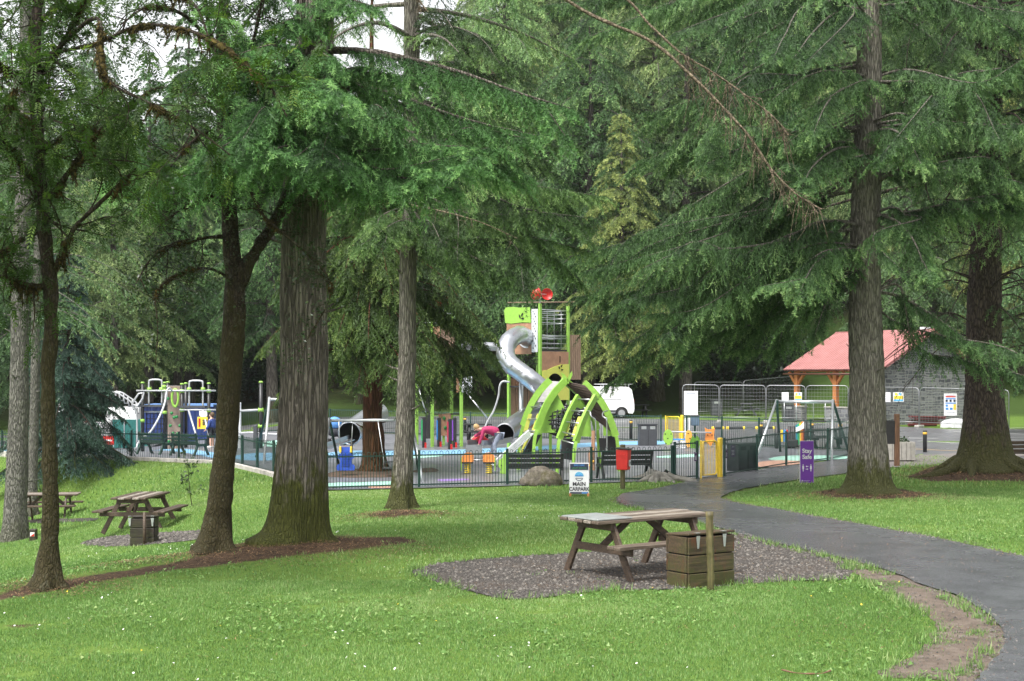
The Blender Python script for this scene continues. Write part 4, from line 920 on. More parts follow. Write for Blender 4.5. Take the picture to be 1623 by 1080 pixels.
w = Woody(20); rng = np.random.default_rng(20)
base = G(76, 934); Ya = base.y
c = bez(pxl([(76, 940, Ya), (77, 870, Ya), (80, 790, Ya), (78, 700, Ya), (76, 610, Ya), (81, 510, Ya), (77, 430, Ya - .05), (67, 330, Ya - .1), (60, 230, Ya - .15), (56, 100, Ya - .2), (62, -60, Ya - .1), (70, -200, Ya)]), 110)
rr = np.interp(np.linspace(0, 1, 110), [0, .1, .3, .5, .8, 1], [.125, .098, .088, .085, .07, .03])
w.tube(c, rr, 20, .14, flare_fn(base.z, .1, .22, .10, 4, .8), 4)
AB = [([(80, 450, Ya), (95, 410, Ya - .1), (118, 362, Ya - .3), (155, 325, Ya - .5), (190, 292, Ya - .7), (215, 268, Ya - .9)], .042), ([(66, 330, Ya), (90, 300, Ya - .2), (125, 250, Ya - .5), (160, 205, Ya - .8), (205, 172, Ya - 1.0)], .04),
      ([(60, 250, Ya), (100, 215, Ya), (140, 200, Ya + .3), (180, 215, Ya + .5)], .035), ([(75, 455, Ya), (40, 452, Ya - .2), (10, 440, Ya - .4), (-40, 430, Ya - .6)], .045), ([(68, 345, Ya), (40, 375, Ya - .2), (10, 395, Ya - .5), (-30, 410, Ya - .8)], .04),
      ([(62, 300, Ya), (35, 260, Ya - .3), (10, 225, Ya - .6), (-20, 190, Ya - .8)], .04), ([(58, 160, Ya), (30, 120, Ya - .4), (5, 105, Ya - .7), (-40, 60, Ya - 1)], .035), ([(56, 130, Ya), (90, 80, Ya - .3), (120, 30, Ya - .6), (150, -40, Ya - .9)], .035),
      ([(57, 120, Ya), (110, 60, Ya - .8), (155, 30, Ya - 1.4), (160, 100, Ya - 1.6), (180, 135, Ya - 1.7), (240, 165, Ya - 1.8), (310, 205, Ya - 1.9), (365, 246, Ya - 2)], .028), ([(60, 40, Ya), (120, -20, Ya - .8), (200, -40, Ya - 1.4), (300, 0, Ya - 1.9), (335, 70, Ya - 2.1)], .03),
      ([(56, 90, Ya), (150, 70, Ya - 1.2), (230, 40, Ya - 2), (330, 60, Ya - 2.6), (420, 130, Ya - 3), (455, 185, Ya - 3.1)], .026), ([(58, 200, Ya), (20, 170, Ya - 1.5), (30, 120, Ya - 2.2)], .03)]
tipsA = []
MOSS = []
for pts, r0 in AB:
    cc = bez(pxl(pts), 40); w.tube(cc, np.linspace(r0, r0 * .35, 40), 7, .35, seed=9); ramify(w, cc, 7, .95, r0 * .32, rng, 1, tipsA, .1, .9, .25)
    for j in range(4):      # moss cushions sleeve the limb
        moss = Woody(0); MOSS.append(moss)
        i = rng.integers(3, 30); nn_ = rng.integers(4, 9); seg = cc[i:i + nn_]; 
        if len(seg) > 3: moss.tube(bez(seg, 14) - np.array([0, 0, .012]), np.interp(np.linspace(0, 1, 14), [0, .2, .5, .8, 1], [.01, .026, .034, .026, .006]) * (.7 + .6 * rng.random()), 8, .9, seed=int(rng.integers(99))); moss.fuzz(bez(seg, 30) - np.array([0, 0, .012]), 420, .035, .075)
        for h in range(3):
            p = cc[min(39, i + h)]; e = np.array([rng.normal(0, .06), rng.normal(0, .06), -.08 - .14 * rng.random()]); moss.tube(np.array([p, p + e * .6, p + e]), np.array([.016, .011, .003]), 5, .6); moss.fuzz(np.array([p, p + e * .5, p + e]), 60, .015, .06)
top = [(c[i], np.array([0, 0, 1.0])) for i in range(60, 108, 6)]
for i in range(70, 108, 4): ramify(w, c[i - 8:i], 2, 1.1, .018, rng, 1, tipsA, .1, 1.0, .2)
r = tree_root('rowan', 'thin dark-stemmed rowan with feathery leaves and moss-hung boughs at far left', 'tree', base)
w.wood('trunk', r, B_ROWAN, base); [mm.wood('moss', r, M_MOSS, base) for mm in MOSS if mm.V]
V, T = fronds(tipsA, 3, rng); print('rowan fronds', len(tipsA)); raw_mesh('crown', V - np.array(base), tris=np.arange(len(V)), mats=L_ROWAN, parent=r, tint=T)

w = Woody(22); rng = np.random.default_rng(22); MOSS = []
base = G(340, 873); Yb = base.y
c = bez(pxl([(338, 885, Yb), (343, 840, Yb), (350, 780, Yb), (358, 700, Yb), (364, 610, Yb), (371, 520, Yb), (372, 450, Yb), (366, 380, Yb), (362, 300, Yb), (356, 200, Yb), (350, 100, Yb), (356, -30, Yb), (360, -200, Yb)]), 130)
rr = np.interp(np.linspace(0, 1, 130), [0, .12, .3, .47, .53, .8, 1], [.215, .18, .160, .160, .125, .10, .05])
w.tube(c, rr, 28, .12, flare_fn(base.z, .2, .25, .15, 4, 2.0), 6)
BB = [([(374, 455, Yb), (392, 420, Yb), (415, 385, Yb + .1), (442, 340, Yb + .2), (468, 270, Yb + .4), (480, 180, Yb + .6), (500, 60, Yb + .8)], .115), ([(362, 440, Yb), (335, 427, Yb - .3), (300, 428, Yb - .6), (265, 445, Yb - .8), (247, 470, Yb - .9), (250, 520, Yb - 1), (246, 580, Yb - 1)], .022),
      ([(364, 375, Yb), (320, 378, Yb - .3), (275, 388, Yb - .6), (240, 410, Yb - .8), (215, 450, Yb - .9)], .035), ([(360, 270, Yb - .1), (395, 300, Yb - .8), (420, 345, Yb - 1), (455, 375, Yb - 1.05), (500, 415, Yb - 1.1), (522, 445, Yb - 1.15), (520, 480, Yb - 1.15), (488, 535, Yb - 1.2)], .028),
      ([(358, 240, Yb), (330, 210, Yb - .4), (300, 230, Yb - .8), (270, 265, Yb - 1)], .04), ([(354, 160, Yb), (385, 110, Yb - .3), (405, 50, Yb - .6), (420, -30, Yb - .9)], .045), ([(352, 120, Yb), (335, 60, Yb - .4), (325, 0, Yb - .6), (320, -80, Yb - .8)], .045),
      ([(350, 90, Yb), (300, 30, Yb - .5), (240, 10, Yb - 1), (190, 40, Yb - 1.3)], .035), ([(356, 190, Yb), (310, 150, Yb + .5), (250, 140, Yb + .9), (200, 170, Yb + 1.2)], .035), ([(362, 330, Yb), (330, 310, Yb - .5), (290, 330, Yb - .9), (250, 360, Yb - 1.2)], .03)]
tipsB = []
for k_, (pts, r0) in enumerate(BB):
    cc = bez(pxl(pts), 44); w.tube(cc, np.linspace(r0, r0 * (.5 if k_ == 0 else .3), 44), 8, .3, seed=3); ramify(w, cc, 8, .8, min(.012, r0 * .3), rng, 1, tipsB, 0, 1.0)
    for j in range(3):
        moss = Woody(0); MOSS.append(moss)
        i = rng.integers(3, 34); seg = cc[i:i + rng.integers(4, 9)]
        if len(seg) > 3: moss.tube(bez(seg, 14) - np.array([0, 0, .01]), np.interp(np.linspace(0, 1, 14), [0, .2, .5, .8, 1], [.008, .024, .03, .022, .005]) * (.7 + .5 * rng.random()), 8, .9, seed=int(rng.integers(99))); moss.fuzz(bez(seg, 30) - np.array([0, 0, .01]), 360, .03, .07)
for i in range(96, 130, 4): ramify(w, c[i - 8:i], 2, 1.0, .015, rng, 1, tipsB, .1, 1.0)
for i in range(58, 92, 5): ramify(w, c[i - 4:i], 2, .45, .008, rng, 0, tipsB, 0, 1.0)
r = tree_root('broadleaf', 'forked mossy-barked broadleaf tree just left of the thickest conifer trunk', 'tree', base)
w.wood('trunk', r, B_ROWAN, base); [mm.wood('moss', r, M_MOSS, base) for mm in MOSS if mm.V]
V, T = leaves(tipsB, 9, rng, .05, .11); raw_mesh('crown', V - np.array(base), tris=np.arange(len(V)), mats=L_SMALL, parent=r, tint=T)

# ---------------------------------------------------------------- pale fir trunk in the left hollow, with a second stem behind
for k_, (foot, wd, lab, se) in enumerate((((24, 857), 37, 'pale flaky-barked conifer trunk in the left hollow beside the small marker post', 31), ((50, 818), 17, 'slender pale trunk just behind the pale flaky trunk at far left', 32))):
    w = Woody(se); fx, fy = foot
    base, ax, rd = big_trunk(w, [(fx, fy, wd), (fx + 3, fy - 150, wd * .86), (fx + 8, fy - 330, wd * .75), (fx + 14, fy - 600, wd * .62), (fx + 18, fy - 860, wd * .5)], None, 22, sides=26, amp=.07, h=.4, lobes=4)
    whorls(w, ax, rd, 4.2 + k_, 21, .8, 5, lambda z: 3.4 * (1 - (z - 3) / 20), .1, .4, .3, .2, .5, seed=se + 5, r_limb=.015, az=lambda a, z: math.sin(a) > -.75)
    r = tree_root('fir', lab, 'tree', base); w.wood('trunk', r, B_PALE, base); w.crown('crown', r, L_DARK, 10, 4, .07, .02, .3, .4, base)
# ---------------------------------------------------------------- young blue-green spruce by the far left fence
w = Woody(33); base = G(108, 752); Ys = base.y
w.tube(bez([base - Vector((0, 0, .1)), base + Vector((0, 0, 3)), base + Vector((.05, 0, 7.5))], 30), np.linspace(.10, .02, 30), 10, .1)
whorls(w, lambda z: np.array([base.x, base.y, z]), None, base.z + .75, base.z + 7.4, .42, 6, lambda z: 2.35 * (1 - (z - base.z - .5) / 7.6) + .1, -.02, .6, .3, .05, .5, seed=34, r_limb=.04)
r = tree_root('spruce', 'young dark blue-green spruce with drooping tiers in front of the no-entry sign', 'tree', base); w.wood('trunk', r, B_DARK, base); w.crown('crown', r, L_BLUE, 11, 6, .06, .022, .34, .6, base)
# ---------------------------------------------------------------- redwood inside the playground
w = Woody(35)
base, ax, rd = big_trunk(w, [(592, 748, 38), (591, 720, 34), (590, 640, 30), (590, 540, 27), (590, 440, 23), (590, 330, 17)], None, 15, sides=26, amp=.12, h=.3, lobes=5, rough=.10)
Yr = base.y
rng = np.random.default_rng(36)
for j in range(190):
    z = 2.9 + 8.5 * rng.random() ** 1.25; a = rng.random() * 6.283; l = (3.7 * (1 - (z - 2.5) / 13)) * (.6 + .5 * rng.random())
    if z < 4.2 and math.sin(a) < -.3 and rng.random() < .4: l *= .7
    if math.cos(a) > .2: l *= 1.12
    cpt = ax(z); e = np.array([math.cos(a), math.sin(a), 0]); P_ = [cpt, cpt + e * l * .4 + [0, 0, .10 * l], cpt + e * l * .75 + [0, 0, -.05 * l], cpt + e * l + [0, 0, -.30 * l]]
    w.limb(P_, .035, .33 * l, .085, .5, low=not vis(P_[2]), n=12)
r = tree_root('redwood', 'red-barked redwood with yellow-green foliage growing inside the playground behind the front swing', 'tree', base); w.wood('trunk', r, B_RED, base); w.crown('crown', r, L_GOLD, 12, 6, .08, .026, .32, .6, base)

# ---------------------------------------------------------------- the wood behind
def far_tree(seed, h, r0, bare_to, wmax, droop, nl, mat, name, shape=.8):
    w = Woody(seed); rng = w.rng; zz = np.linspace(-.5, h, 26)
    w.tube(np.stack([.06 * np.sin(zz * .5), .06 * np.cos(zz * .4), zz], -1), np.interp(zz, [-.5, .6, h], [r0 * 1.35, r0, .03]), 10, .08)
    z = bare_to; a0 = 0
    while z < h - .4:
        t = (z - bare_to) / (h - bare_to); l0 = wmax * min(1, .55 + t * 3.5) * (1 - t) ** shape + .25
        for j in range(nl):
            a = a0 + 6.283 * (j + .7 * rng.random()) / nl; l = l0 * (.6 + .6 * rng.random()); c = np.array([0, 0, z + rng.normal(0, .2)]); e = np.array([math.cos(a), math.sin(a), 0])
            P_ = [c, c + e * l * .4 + [0, 0, .06 * l], c + e * l * .75 + [0, 0, -.06 * l], c + e * l + [0, 0, -.22 * l - droop * .1 * l]]
            w.limb(P_, .02 + .01 * l, .36 * l, .17, droop, n=7, wood=(rng.random() < .5))
        z += .62 * (.8 + .5 * rng.random()) * (1 + t * .3); a0 += .9
    root = bpy.data.objects.new(name, None); COL.objects.link(root)
    wd = w.wood('trunk', root, B_FAR, (0, 0, 0)); cr = w.crown('crown', root, mat, 8, 3, .20, .06, .36, .65, (0, 0, 0)); return root
FT = [far_tree(50, 27, .42, 6.5, 5.2, .5, 6, L_LARCH, 'far_conifer'), far_tree(51, 24, .34, 5.0, 4.4, .7, 6, L_PALE, 'far_conifer'), far_tree(52, 29, .45, 8.0, 5.0, .4, 6, L_FIR, 'far_conifer'), far_tree(53, 20, .28, 2.5, 4.2, .55, 7, L_DARK, 'far_conifer'), far_tree(54, 25, .36, 4.0, 5.0, .6, 7, L_LIME, 'far_conifer'), far_tree(55, 31, .5, 6.0, 8.2, .7, 7, L_PALE, 'far_conifer', .62), far_tree(56, 30, .5, 5.0, 7.5, .9, 7, L_LARCH, 'far_conifer', .6)]
used = [False] * 7
def put(k, x, y, s, label, rz, group=None, name=None):
    o = FT[k] if not used[k] else copy_tree(FT[k]); used[k] = True
    o.location = (x, y, gz1(x, y)); o.scale = (s, s, s * (.92 + .16 * random.random())); o.rotation_euler = (0, 0, rz)
    if name: o.name = name
    for kk in ('group',):
        if kk in o: del o[kk]
    return tag(o, label, 'tree', group)
random.seed(3)
NAMED = [  # photo column, distance, model, size, label
    (1088, 90, 0, 1.05, 'pale grey trunk on the verge behind the wire fence panels, crown of fresh green'),
    (922, 97, 2, .9, 'grey trunk just right of the tall play tower, behind the white van'),
    (283, 88, 1, .95, 'left one of the close pair of bare grey trunks behind the climbing frame'),
    (299, 90, 2, .9, 'right one of the close pair of bare grey trunks behind the climbing frame'),
    (180, 80, 1, .9, 'bare grey trunk standing left of the metal climbing ladder'),
    (206, 92, 3, 1.1, 'slim dark conifer just behind the metal climbing ladder'),
    (430, 84, 0, .85, 'conifer behind the black post, close left of the thickest trunk'),
    (985, 86, 4, .80, 'lime-tipped conifer in the middle of the wood, above the dome climber'),
    (860, 104, 4, .95, 'pale conifer directly behind the tall play tower'),
    (760, 98, 1, 1.0, 'pale green conifer behind the silver tube between the towers'),
    (1180, 100, 0, 1.0, 'green conifer behind the far picnic table of the wire fence plot'),
    (800, 97, 5, 1.0, 'broad pale conifer filling the wood above and left of the tall play tower'),
    (935, 91, 6, .95, 'broad fresh green conifer filling the wood above the white van'),
    (1040, 96, 5, 1.05, 'broad pale conifer left of the pale grey trunk on the verge'),
    (640, 101, 3, 1.0, 'dark conifer behind the slim trunk and the redwood'),
    (870, 112, 5, 1.15, 'tallest broad pale conifer high up the slope behind the tall play tower'),
    (1150, 108, 6, 1.1, 'broad green conifer on the slope left of the red-roofed shelter'),
    (690, 92, 3, 1.15, 'dark conifer behind the gap between slim trunk and play tower')]
for px, y, k, s, lab in NAMED:
    put(k, (px - HX) * y / F, y, s, lab, random.random() * 6.28)
pos = []
for tries in range(9000):
    y = 91 + 105 * random.random() ** 1.2; x = random.uniform(-.50, .50) * y + random.uniform(-4, 4)
    if any((x - a) ** 2 + (y - b) ** 2 < (3.4 + .013 * y) ** 2 for a, b in pos + [((p[0] - HX) * p[1] / F, p[1]) for p in NAMED]): continue
    if 9 < x < 34 and y < 112: continue          # the mown slope behind the shelter stays open
    if -20 < x < -11 and y < 99: continue
    pos.append((x, y))
    if len(pos) >= 190: break
for k_, (x, y) in enumerate(pos):
    left = x < -4
    k = random.choice([0, 1, 2, 3, 1, 6] if left else [0, 1, 4, 6, 5, 1, 5])
    nm = {0: 'green conifer in the dense wood on the hillside', 1: 'pale green conifer in the dense wood on the hillside', 2: 'tall blue-green conifer in the dense wood on the hillside', 3: 'dark bushy conifer in the dense wood on the hillside', 4: 'yellow-green conifer in the dense wood on the hillside', 5: 'broad pale conifer in the dense wood on the hillside', 6: 'broad fresh green conifer in the dense wood on the hillside'}[k]
    put(k, x, y, (.78 if left else 1.0) * random.uniform(.85, 1.15), nm, random.random() * 6.28, nm.replace('conifer', 'conifers'))
# left-hand wood beyond the hollow
for x, y, k, s in ((-34, 62, 3, .9), (-29, 66, 1, .9), (-39, 74, 2, .9), (-27, 80, 3, 1.0), (-22, 86, 0, .85), (-33, 90, 2, .9), (-25.5, 58, 3, .7), (-44, 60, 0, 1), (36, 70, 3, 1), (33, 84, 2, 1), (40, 88, 0, 1), (27, 66, 3, 1.15), (31, 60, 2, 1.0), (25.5, 92, 3, 1.1)):
    lab = 'conifer at the edge of the wood beyond the far left fence' if x < 0 else 'dark conifer beyond the stone shelter at the right edge'
    put(k, x, y, s, lab, random.random() * 6.28, lab.replace('conifer', 'conifers'))

# dark laurels under the wood
def bush(seed, R, h, n):
    rng = np.random.default_rng(seed); w = Woody(seed); tips = []
    for j in range(16):
        a = rng.random() * 6.28; e = np.array([math.cos(a) * R * rng.random(), math.sin(a) * R * rng.random(), h * (.5 + .45 * rng.random())]); cc = bez([np.zeros(3) + rng.normal(0, .1, 3) * [1, 1, 0], e * .5 + [0, 0, h * .15], e], 10); w.tube(cc, np.linspace(.04, .01, 10), 5, .2); tips += [(cc[i], np.array([0, 0, 1.])) for i in (4, 6, 8, 9)]
    root = bpy.data.objects.new('laurel_bush', None); COL.objects.link(root); w.wood('stem', root, B_DARK, (0, 0, 0)); V, T = leaves(tips, n, rng, .22, .36, .8); V[:, 2] = np.maximum(V[:, 2], .02)
    raw_mesh('foliage', V, tris=np.arange(len(V)), mats=L_BUSH, parent=root, tint=T); return root
bs = bush(70, 1.7, 2.6, 34); first = True
for px, y, s, lab in ((1205, 96, 1.5, 'dark laurel bush right behind the wire fence, left of the red-roofed shelter'), (1150, 97, 1.3, 'dark laurel bush behind the grey bin in the fenced plot'), (1240, 99, 1.4, 'dark laurel bush nearest the left end of the red roof'), (1020, 99, 1.2, 'dark bush in the shade right of the white van'), (965, 103, 1.4, 'dark bush in the shade above the white van'), (395, 99, 1.2, 'dark bush under the trees behind the black post'), (330, 97, 1.2, 'dark bush behind the blue container'), (240, 95, 1.3, 'dark bush behind the metal climbing ladder'), (160, 94, 1.3, 'dark bush behind the no-entry sign'), (455, 98, 1.2, 'dark bush beside the thickest trunk in the far shade'), (725, 104, 1.4, 'dark bush in the wood between the two play towers'), (660, 100, 1.3, 'dark bush in the wood right of the slim trunk')):
    o = bs if first else copy_tree(bs); first = False; x = (px - HX) * y / F; o.location = (x, y, gz1(x, y)); o.scale = (s, s, s); o.rotation_euler = (0, 0, random.random() * 6.28); tag(o, lab, 'bush')

# sapling on the bank
w = Woody(80); rng = np.random.default_rng(80); base = G(303, 803); tips = []
cc = bez(pxl([(305, 806, base.y), (301, 780, base.y), (299, 755, base.y), (297, 728, base.y)]), 14); w.tube(cc, np.linspace(.012, .004, 14), 5); ramify(w, cc, 7, .45, .004, rng, 0, tips, .2, .9)
r = thing('sapling', 'young leafy sapling on the grass bank below the far left fence', 'sapling', base); w.wood('stem', r, B_ROWAN, base)
V, T = leaves(tips, 5, rng, .09, .05); raw_mesh('leaves', V - np.array(base), tris=np.arange(len(V)), mats=L_SMALL, parent=r, tint=T)
# ================================================================== OBJECTS
V3 = Vector
GREEN = plain('fence_green', (.009, .040, .030), .45, var=.15); BLACKM = plain('black_steel', (.018, .019, .02), .4, grime=.2); STEEL = plain('galvanised', (.50, .52, .53), .35, .85, var=.12)
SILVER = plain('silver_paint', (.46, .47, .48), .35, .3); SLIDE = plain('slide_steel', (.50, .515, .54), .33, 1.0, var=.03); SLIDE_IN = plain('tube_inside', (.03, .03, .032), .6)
YELLOW = plain('gate_yellow', (.78, .54, .03), .4, grime=.15); LIME = plain('lime_panel', (.27, .50, .075), .4, var=.08); LIMED = plain('lime_steel', (.25, .46, .075), .4, var=.1)
PEAR = plain('pear_yellow', (.56, .58, .11), .45, var=.06); BRNP = plain('hpl_brown', (.34, .185, .11), .5, var=.18, scale=5); WHITEP = plain('white_panel', (.66, .68, .70), .45, grime=.2)
BLACKP = plain('black_board', (.022, .021, .022), .5, var=.3); RED = plain('red_plastic', (.55, .025, .02), .35); ORANGE = plain('orange_panel', (.78, .27, .06), .45); BLUEP = plain('blue_plastic', (.015, .07, .42), .35)
PURPLE = plain('sign_purple', (.17, .035, .36), .4, var=.05); PURPD = plain('board_purple', (.05, .018, .075), .45); WHITE = plain('sign_white', (.80, .80, .80), .5, var=.03); INK = plain('sign_black', (.02, .02, .025), .5)
NAVY = plain('sign_navy', (.012, .018, .05), .4); SKYB = plain('sign_blue', (.05, .25, .62), .4); SIGNG = plain('sign_green', (.02, .20, .05), .4); CYAN = plain('sign_cyan', (.12, .45, .70), .4); SIGNY = plain('sign_yellow', (.80, .60, .05), .45)
GREYB = plain('bin_grey', (.060, .064, .072), .45, grime=.2); BINBLK = plain('bin_black', (.020, .024, .026), .45, grime=.2); AMBER = plain('bollard_amber', (.75, .42, .04), .4); HOLE = plain('shadow_gap', (.006, .006, .006), .9)
RUBB = plain('rubber_black', (.03, .03, .032), .8); NETM = plain('net_rope', (.025, .025, .026), .8); CONC = plain('concrete', (.40, .38, .34), .85, var=.18, scale=5, grime=.3); TEAL = plain('hoarding_teal', (.02, .14, .125), .4)
CBLUE = plain('container_blue', (.012, .032, .14), .4, var=.15, grime=.2); VANW = plain('van_white', (.78, .78, .79), .22, var=.03); GLASSD = plain('car_glass', (.02, .024, .028), .08, spec=.8); TYRE = plain('tyre', (.018, .018, .018), .8); RIM = plain('wheel_rim', (.45, .46, .47), .35, .7)
LAMPR = plain('tail_lamp', (.45, .02, .015), .2)

def timber(name, c0, c1, moss=0.0, sc=(3, 40, 40), rust=0.0, green=(.07, .085, .012), damp=.35):
    m, t, b = new_mat(name); v = coords(t, 'Object', sc); g = noise(t, v, 1.0, 7, .7, .4); o = coords(t, 'Object')
    c = ramp(t, g, [(.28, tuple(x * .45 for x in c0)), (.45, c0), (.7, c1)])
    if rust:
        c = mixc(t, mth(t, 'MULTIPLY', ramp(t, noise(t, coords(t, 'Object', (9, 9, 2)), 1.2, 5, .7), [(.55, (0, 0, 0)), (.68, (1, 1, 1))]), rust), c, (.13, .028, .014))
    if moss:
        sp = t.nodes.new('ShaderNodeSeparateXYZ'); t.links.new(o, sp.inputs[0]); k = mth(t, 'ADD', noise(t, o, 5, 7, .75), mth(t, 'MULTIPLY', sp.outputs['Z'], -.32))
        c = mixc(t, mth(t, 'MULTIPLY', ramp(t, k, [(.32, (0, 0, 0)), (.52, (1, 1, 1))]), moss), c, mixc(t, noise(t, o, 22, 4), tuple(x * .4 for x in green), green))
    t.links.new(c, b.inputs['Base Color']); t.links.new(ramp(t, g, [(.3, (damp,) * 3), (.7, (.85,) * 3)]), b.inputs['Roughness']); bump(t, b, g, .6, .008); return m
WOODT = timber('table_timber', (.055, .036, .024), (.135, .092, .062), damp=.3); WOODTOP = timber('table_top_timber', (.085, .062, .046), (.24, .19, .145), damp=.22)
WOODTOP2 = timber('table_top_pale', (.20, .17, .14), (.44, .39, .33), damp=.2)
WOODB = timber('bin_timber', (.045, .030, .017), (.135, .088, .046), .6, rust=.8); WOODD = timber('dark_timber', (.020, .014, .010), (.052, .038, .025), .3)
WOODP = timber('post_timber', (.075, .062, .024), (.19, .155, .065), .6, (30, 30, 3)); WOODO = timber('oak_orange', (.46, .17, .05), (.66, .28, .10), 0, (30, 30, 3)); SLATW = timber('slat_timber', (.20, .13, .085), (.34, .24, .17), 0, (40, 40, 3))
WOODG = timber('green_bench_timber', (.012, .040, .028), (.030, .075, .055), 0); WOODK = timber('black_bench_timber', (.020, .020, .021), (.055, .055, .056), 0); WOODBR = timber('brown_post', (.13, .065, .035), (.22, .12, .065), 0, (30, 30, 3))
ROCK, t, b = new_mat('boulder_rock'); v = coords(t, 'Object'); c = ramp(t, noise(t, v, 5, 9, .75), [(.3, (.035, .030, .024)), (.5, (.13, .11, .085)), (.72, (.30, .27, .225))])
c = mixc(t, ramp(t, noise(t, v, 2.2, 7, .75), [(.5, (0, 0, 0)), (.62, (1, 1, 1))]), c, (.085, .075, .03)); t.links.new(c, b.inputs['Base Color']); b.inputs['Roughness'].default_value = .9; bump(t, b, noise(t, v, 9, 8, .8), .9, .04)
STUMPM = timber('stump_grey', (.13, .12, .105), (.34, .32, .29), .25, (4, 4, 14))

def text(parent, body, size, loc, mat, rot=(math.pi / 2, 0, 0), align='CENTER', ext=.002, name='lettering', sx=1.0, bold=0.0):
    c = bpy.data.curves.new(name, 'FONT'); c.body = body; c.size = size; c.align_x = align; c.align_y = 'CENTER'; c.extrude = ext; c.offset = bold
    tmp = bpy.data.objects.new(name, c); COL.objects.link(tmp); me = bpy.data.meshes.new_from_object(tmp.evaluated_get(bpy.context.evaluated_depsgraph_get())); bpy.data.objects.remove(tmp); bpy.data.curves.remove(c)
    me.name = name; me.materials.clear(); me.materials.append(mat); o = bpy.data.objects.new(name, me); link(o, parent); o.location = loc; o.rotation_euler = rot; o.scale = (sx, 1, 1)
    return o

# ---------------------------------------------------------------- picnic tables
def picnic_table(label, loc, rz, L=2.0, top=WOODTOP, frame=WOODT, metal=False, group=None, name='picnic_table', sides=(-1, 1)):
    T = thing(name, label, 'picnic table', loc, rz, group); rg = random.Random(hash(label) % 99)
    b = MB()
    for k in range(5): b.box((rg.uniform(-.012, .012), -.32 + .16 * k, .735 + rg.uniform(-.004, .004)), (L, .142, .042), Matrix.Rotation(rg.uniform(-.02, .02), 3, 'X'), mi=k % 2, bev=.008)
    b.build('table_top', [top, WOODTOP2], T)
    for s in sides:
        q = MB()
        for k in range(2): q.box((0, s * (.62 + .13 * k), .445), (L, .12, .042), bev=.006)
        q.build('seat', top, T)
    for e in (-1, 1):
        x = e * (L / 2 - .32)
        for s in (-1, 1):
            MB().beam((x, s * .68, -.06), (x, s * .27, .71), .045, .098, bev=.005).build('leg', frame, T)
        q = MB(); q.box((x + e * .048, 0, .665), (.045, .70, .095), bev=.004); q.build('top_bearer', frame, T)
        q = MB(); q.box((x + e * .048, 0 if len(sides) > 1 else -.17, .375), (.045, 1.46 if len(sides) > 1 else 1.12, .095), bev=.004); q.build('seat_bearer', frame, T)
    for e in (-1, 1): MB().beam((e * (L / 2 - .36), 0, .36), (e * .16, 0, .70), .045, .08).build('brace', frame, T)
    if metal:
        q = MB()
        for k in range(3): q.box((-L / 2 + .30, -.245 + .245 * k, .768), (.585, .240, .018), bev=.004)
        q.build('metal_plate', STEELD, T)
    return T
STEELD = plain('dull_aluminium', (.46, .48, .48), .38, .55, var=.15, grime=.25)
picnic_table('weathered wooden picnic table with pale metal plates at one end, on gravel', (1.66, 18.72, gz1(1.66, 18.72) + .01), math.radians(36), 2.0, metal=True, sides=(-1,))
g = G(224, 852); g.y += 2.0; g.x = (224 - HX) * (g.y + .3) / F; picnic_table('wooden picnic table seen end-on beside a dark wooden bin in the left hollow', (g.x, g.y + .3, gz1(g.x, g.y + .3)), math.radians(86), 1.75, top=WOODT)
g = G(76, 824); t2 = picnic_table('far wooden picnic table in the hollow half hidden by two thin trunks at left', (g.x, g.y, g.z), math.radians(8), 1.75, top=WOODT)

# ---------------------------------------------------------------- hinged wooden bins with their posts
def wooden_bin(label, loc, rz, wood, h=.60, wx=.74, wy=.44, post=None, straps=WHITEP):
    T = thing('wooden_bin', label, 'bin', loc, rz)
    q = MB(); hh = (h + .04) / 3; rg = random.Random(len(label)); q.box((0, 0, h * .47), (wx - .05, wy - .05, h * .93), mi=1)
    for k in range(3):
        z = -.04 + hh * (k + .5)
        for s in (-1, 1):
            q.box((rg.uniform(-.004, .004), s * (wy / 2 - .014 + rg.uniform(-.003, .003)), z), (wx - .012, .028, hh - .012), Matrix.Rotation(rg.uniform(-.006, .006), 3, 'Y'), bev=.006); q.box((s * (wx / 2 - .012), 0, z + .003), (.026, wy - .075, hh - .014), bev=.006)
    q.build('box', [wood, HOLE], T)
    q = MB(); R = Matrix.Rotation(math.radians(-4), 3, 'X'); q.box((0, 0, h + .020), (wx + .005, wy + .01, .028), R, bev=.006); q.build('lid', wood, T)
    for s in (-.23, .2):
        q = MB(); q.prism([(-.03, 0), (.03, 0), (.012, -.155), (-.012, -.155)], .006, (s, -wy / 2 - .012, h + .012)); q.box((s, -wy / 2 + .015, h + .046), (.06, .06, .006), R); q.lathe([(.008, 0), (.006, .004)], 8, (s, -wy / 2 - .015, h - .03), Matrix.Rotation(math.pi / 2, 3, 'X')); q.build('hinge', STEELD, T)
    return T
g = G(1112, 930); wooden_bin('mossy rust-streaked wooden bin box in front of the near picnic table', (g.x, g.y + .12, g.z), math.radians(34), WOODB, .63, .76, .42)
g = G(1126, 937); T = thing('wooden_post', 'rough round wooden post standing against the mossy wooden bin', 'post', g)
q = MB(); q.tube(bez([(0, 0, -.1), (.004, 0, .3), (-.006, .0, .6), (-.012, 0, .95)], 20), [.046 + .004 * math.sin(k * 2.1) for k in range(20)], 12); tag(q.build('shaft', WOODP, T))
g = G(229, 862); wooden_bin('dark wooden bin in front of the end-on picnic table in the hollow', (g.x, g.y, g.z), math.radians(1), WOODD, .50, .47, .4)
g = G(229, 864); T = thing('wooden_post', 'thin wooden post against the dark bin in the hollow', 'post', g); MB().tube([(0, 0, -.1), (0, 0, .62)], .03, 8).build('shaft', WOODT, T)
g = G(53, 858); T = thing('marker_post', 'short dark square marker post with a red and white arrow in the left hollow', 'marker post', g)
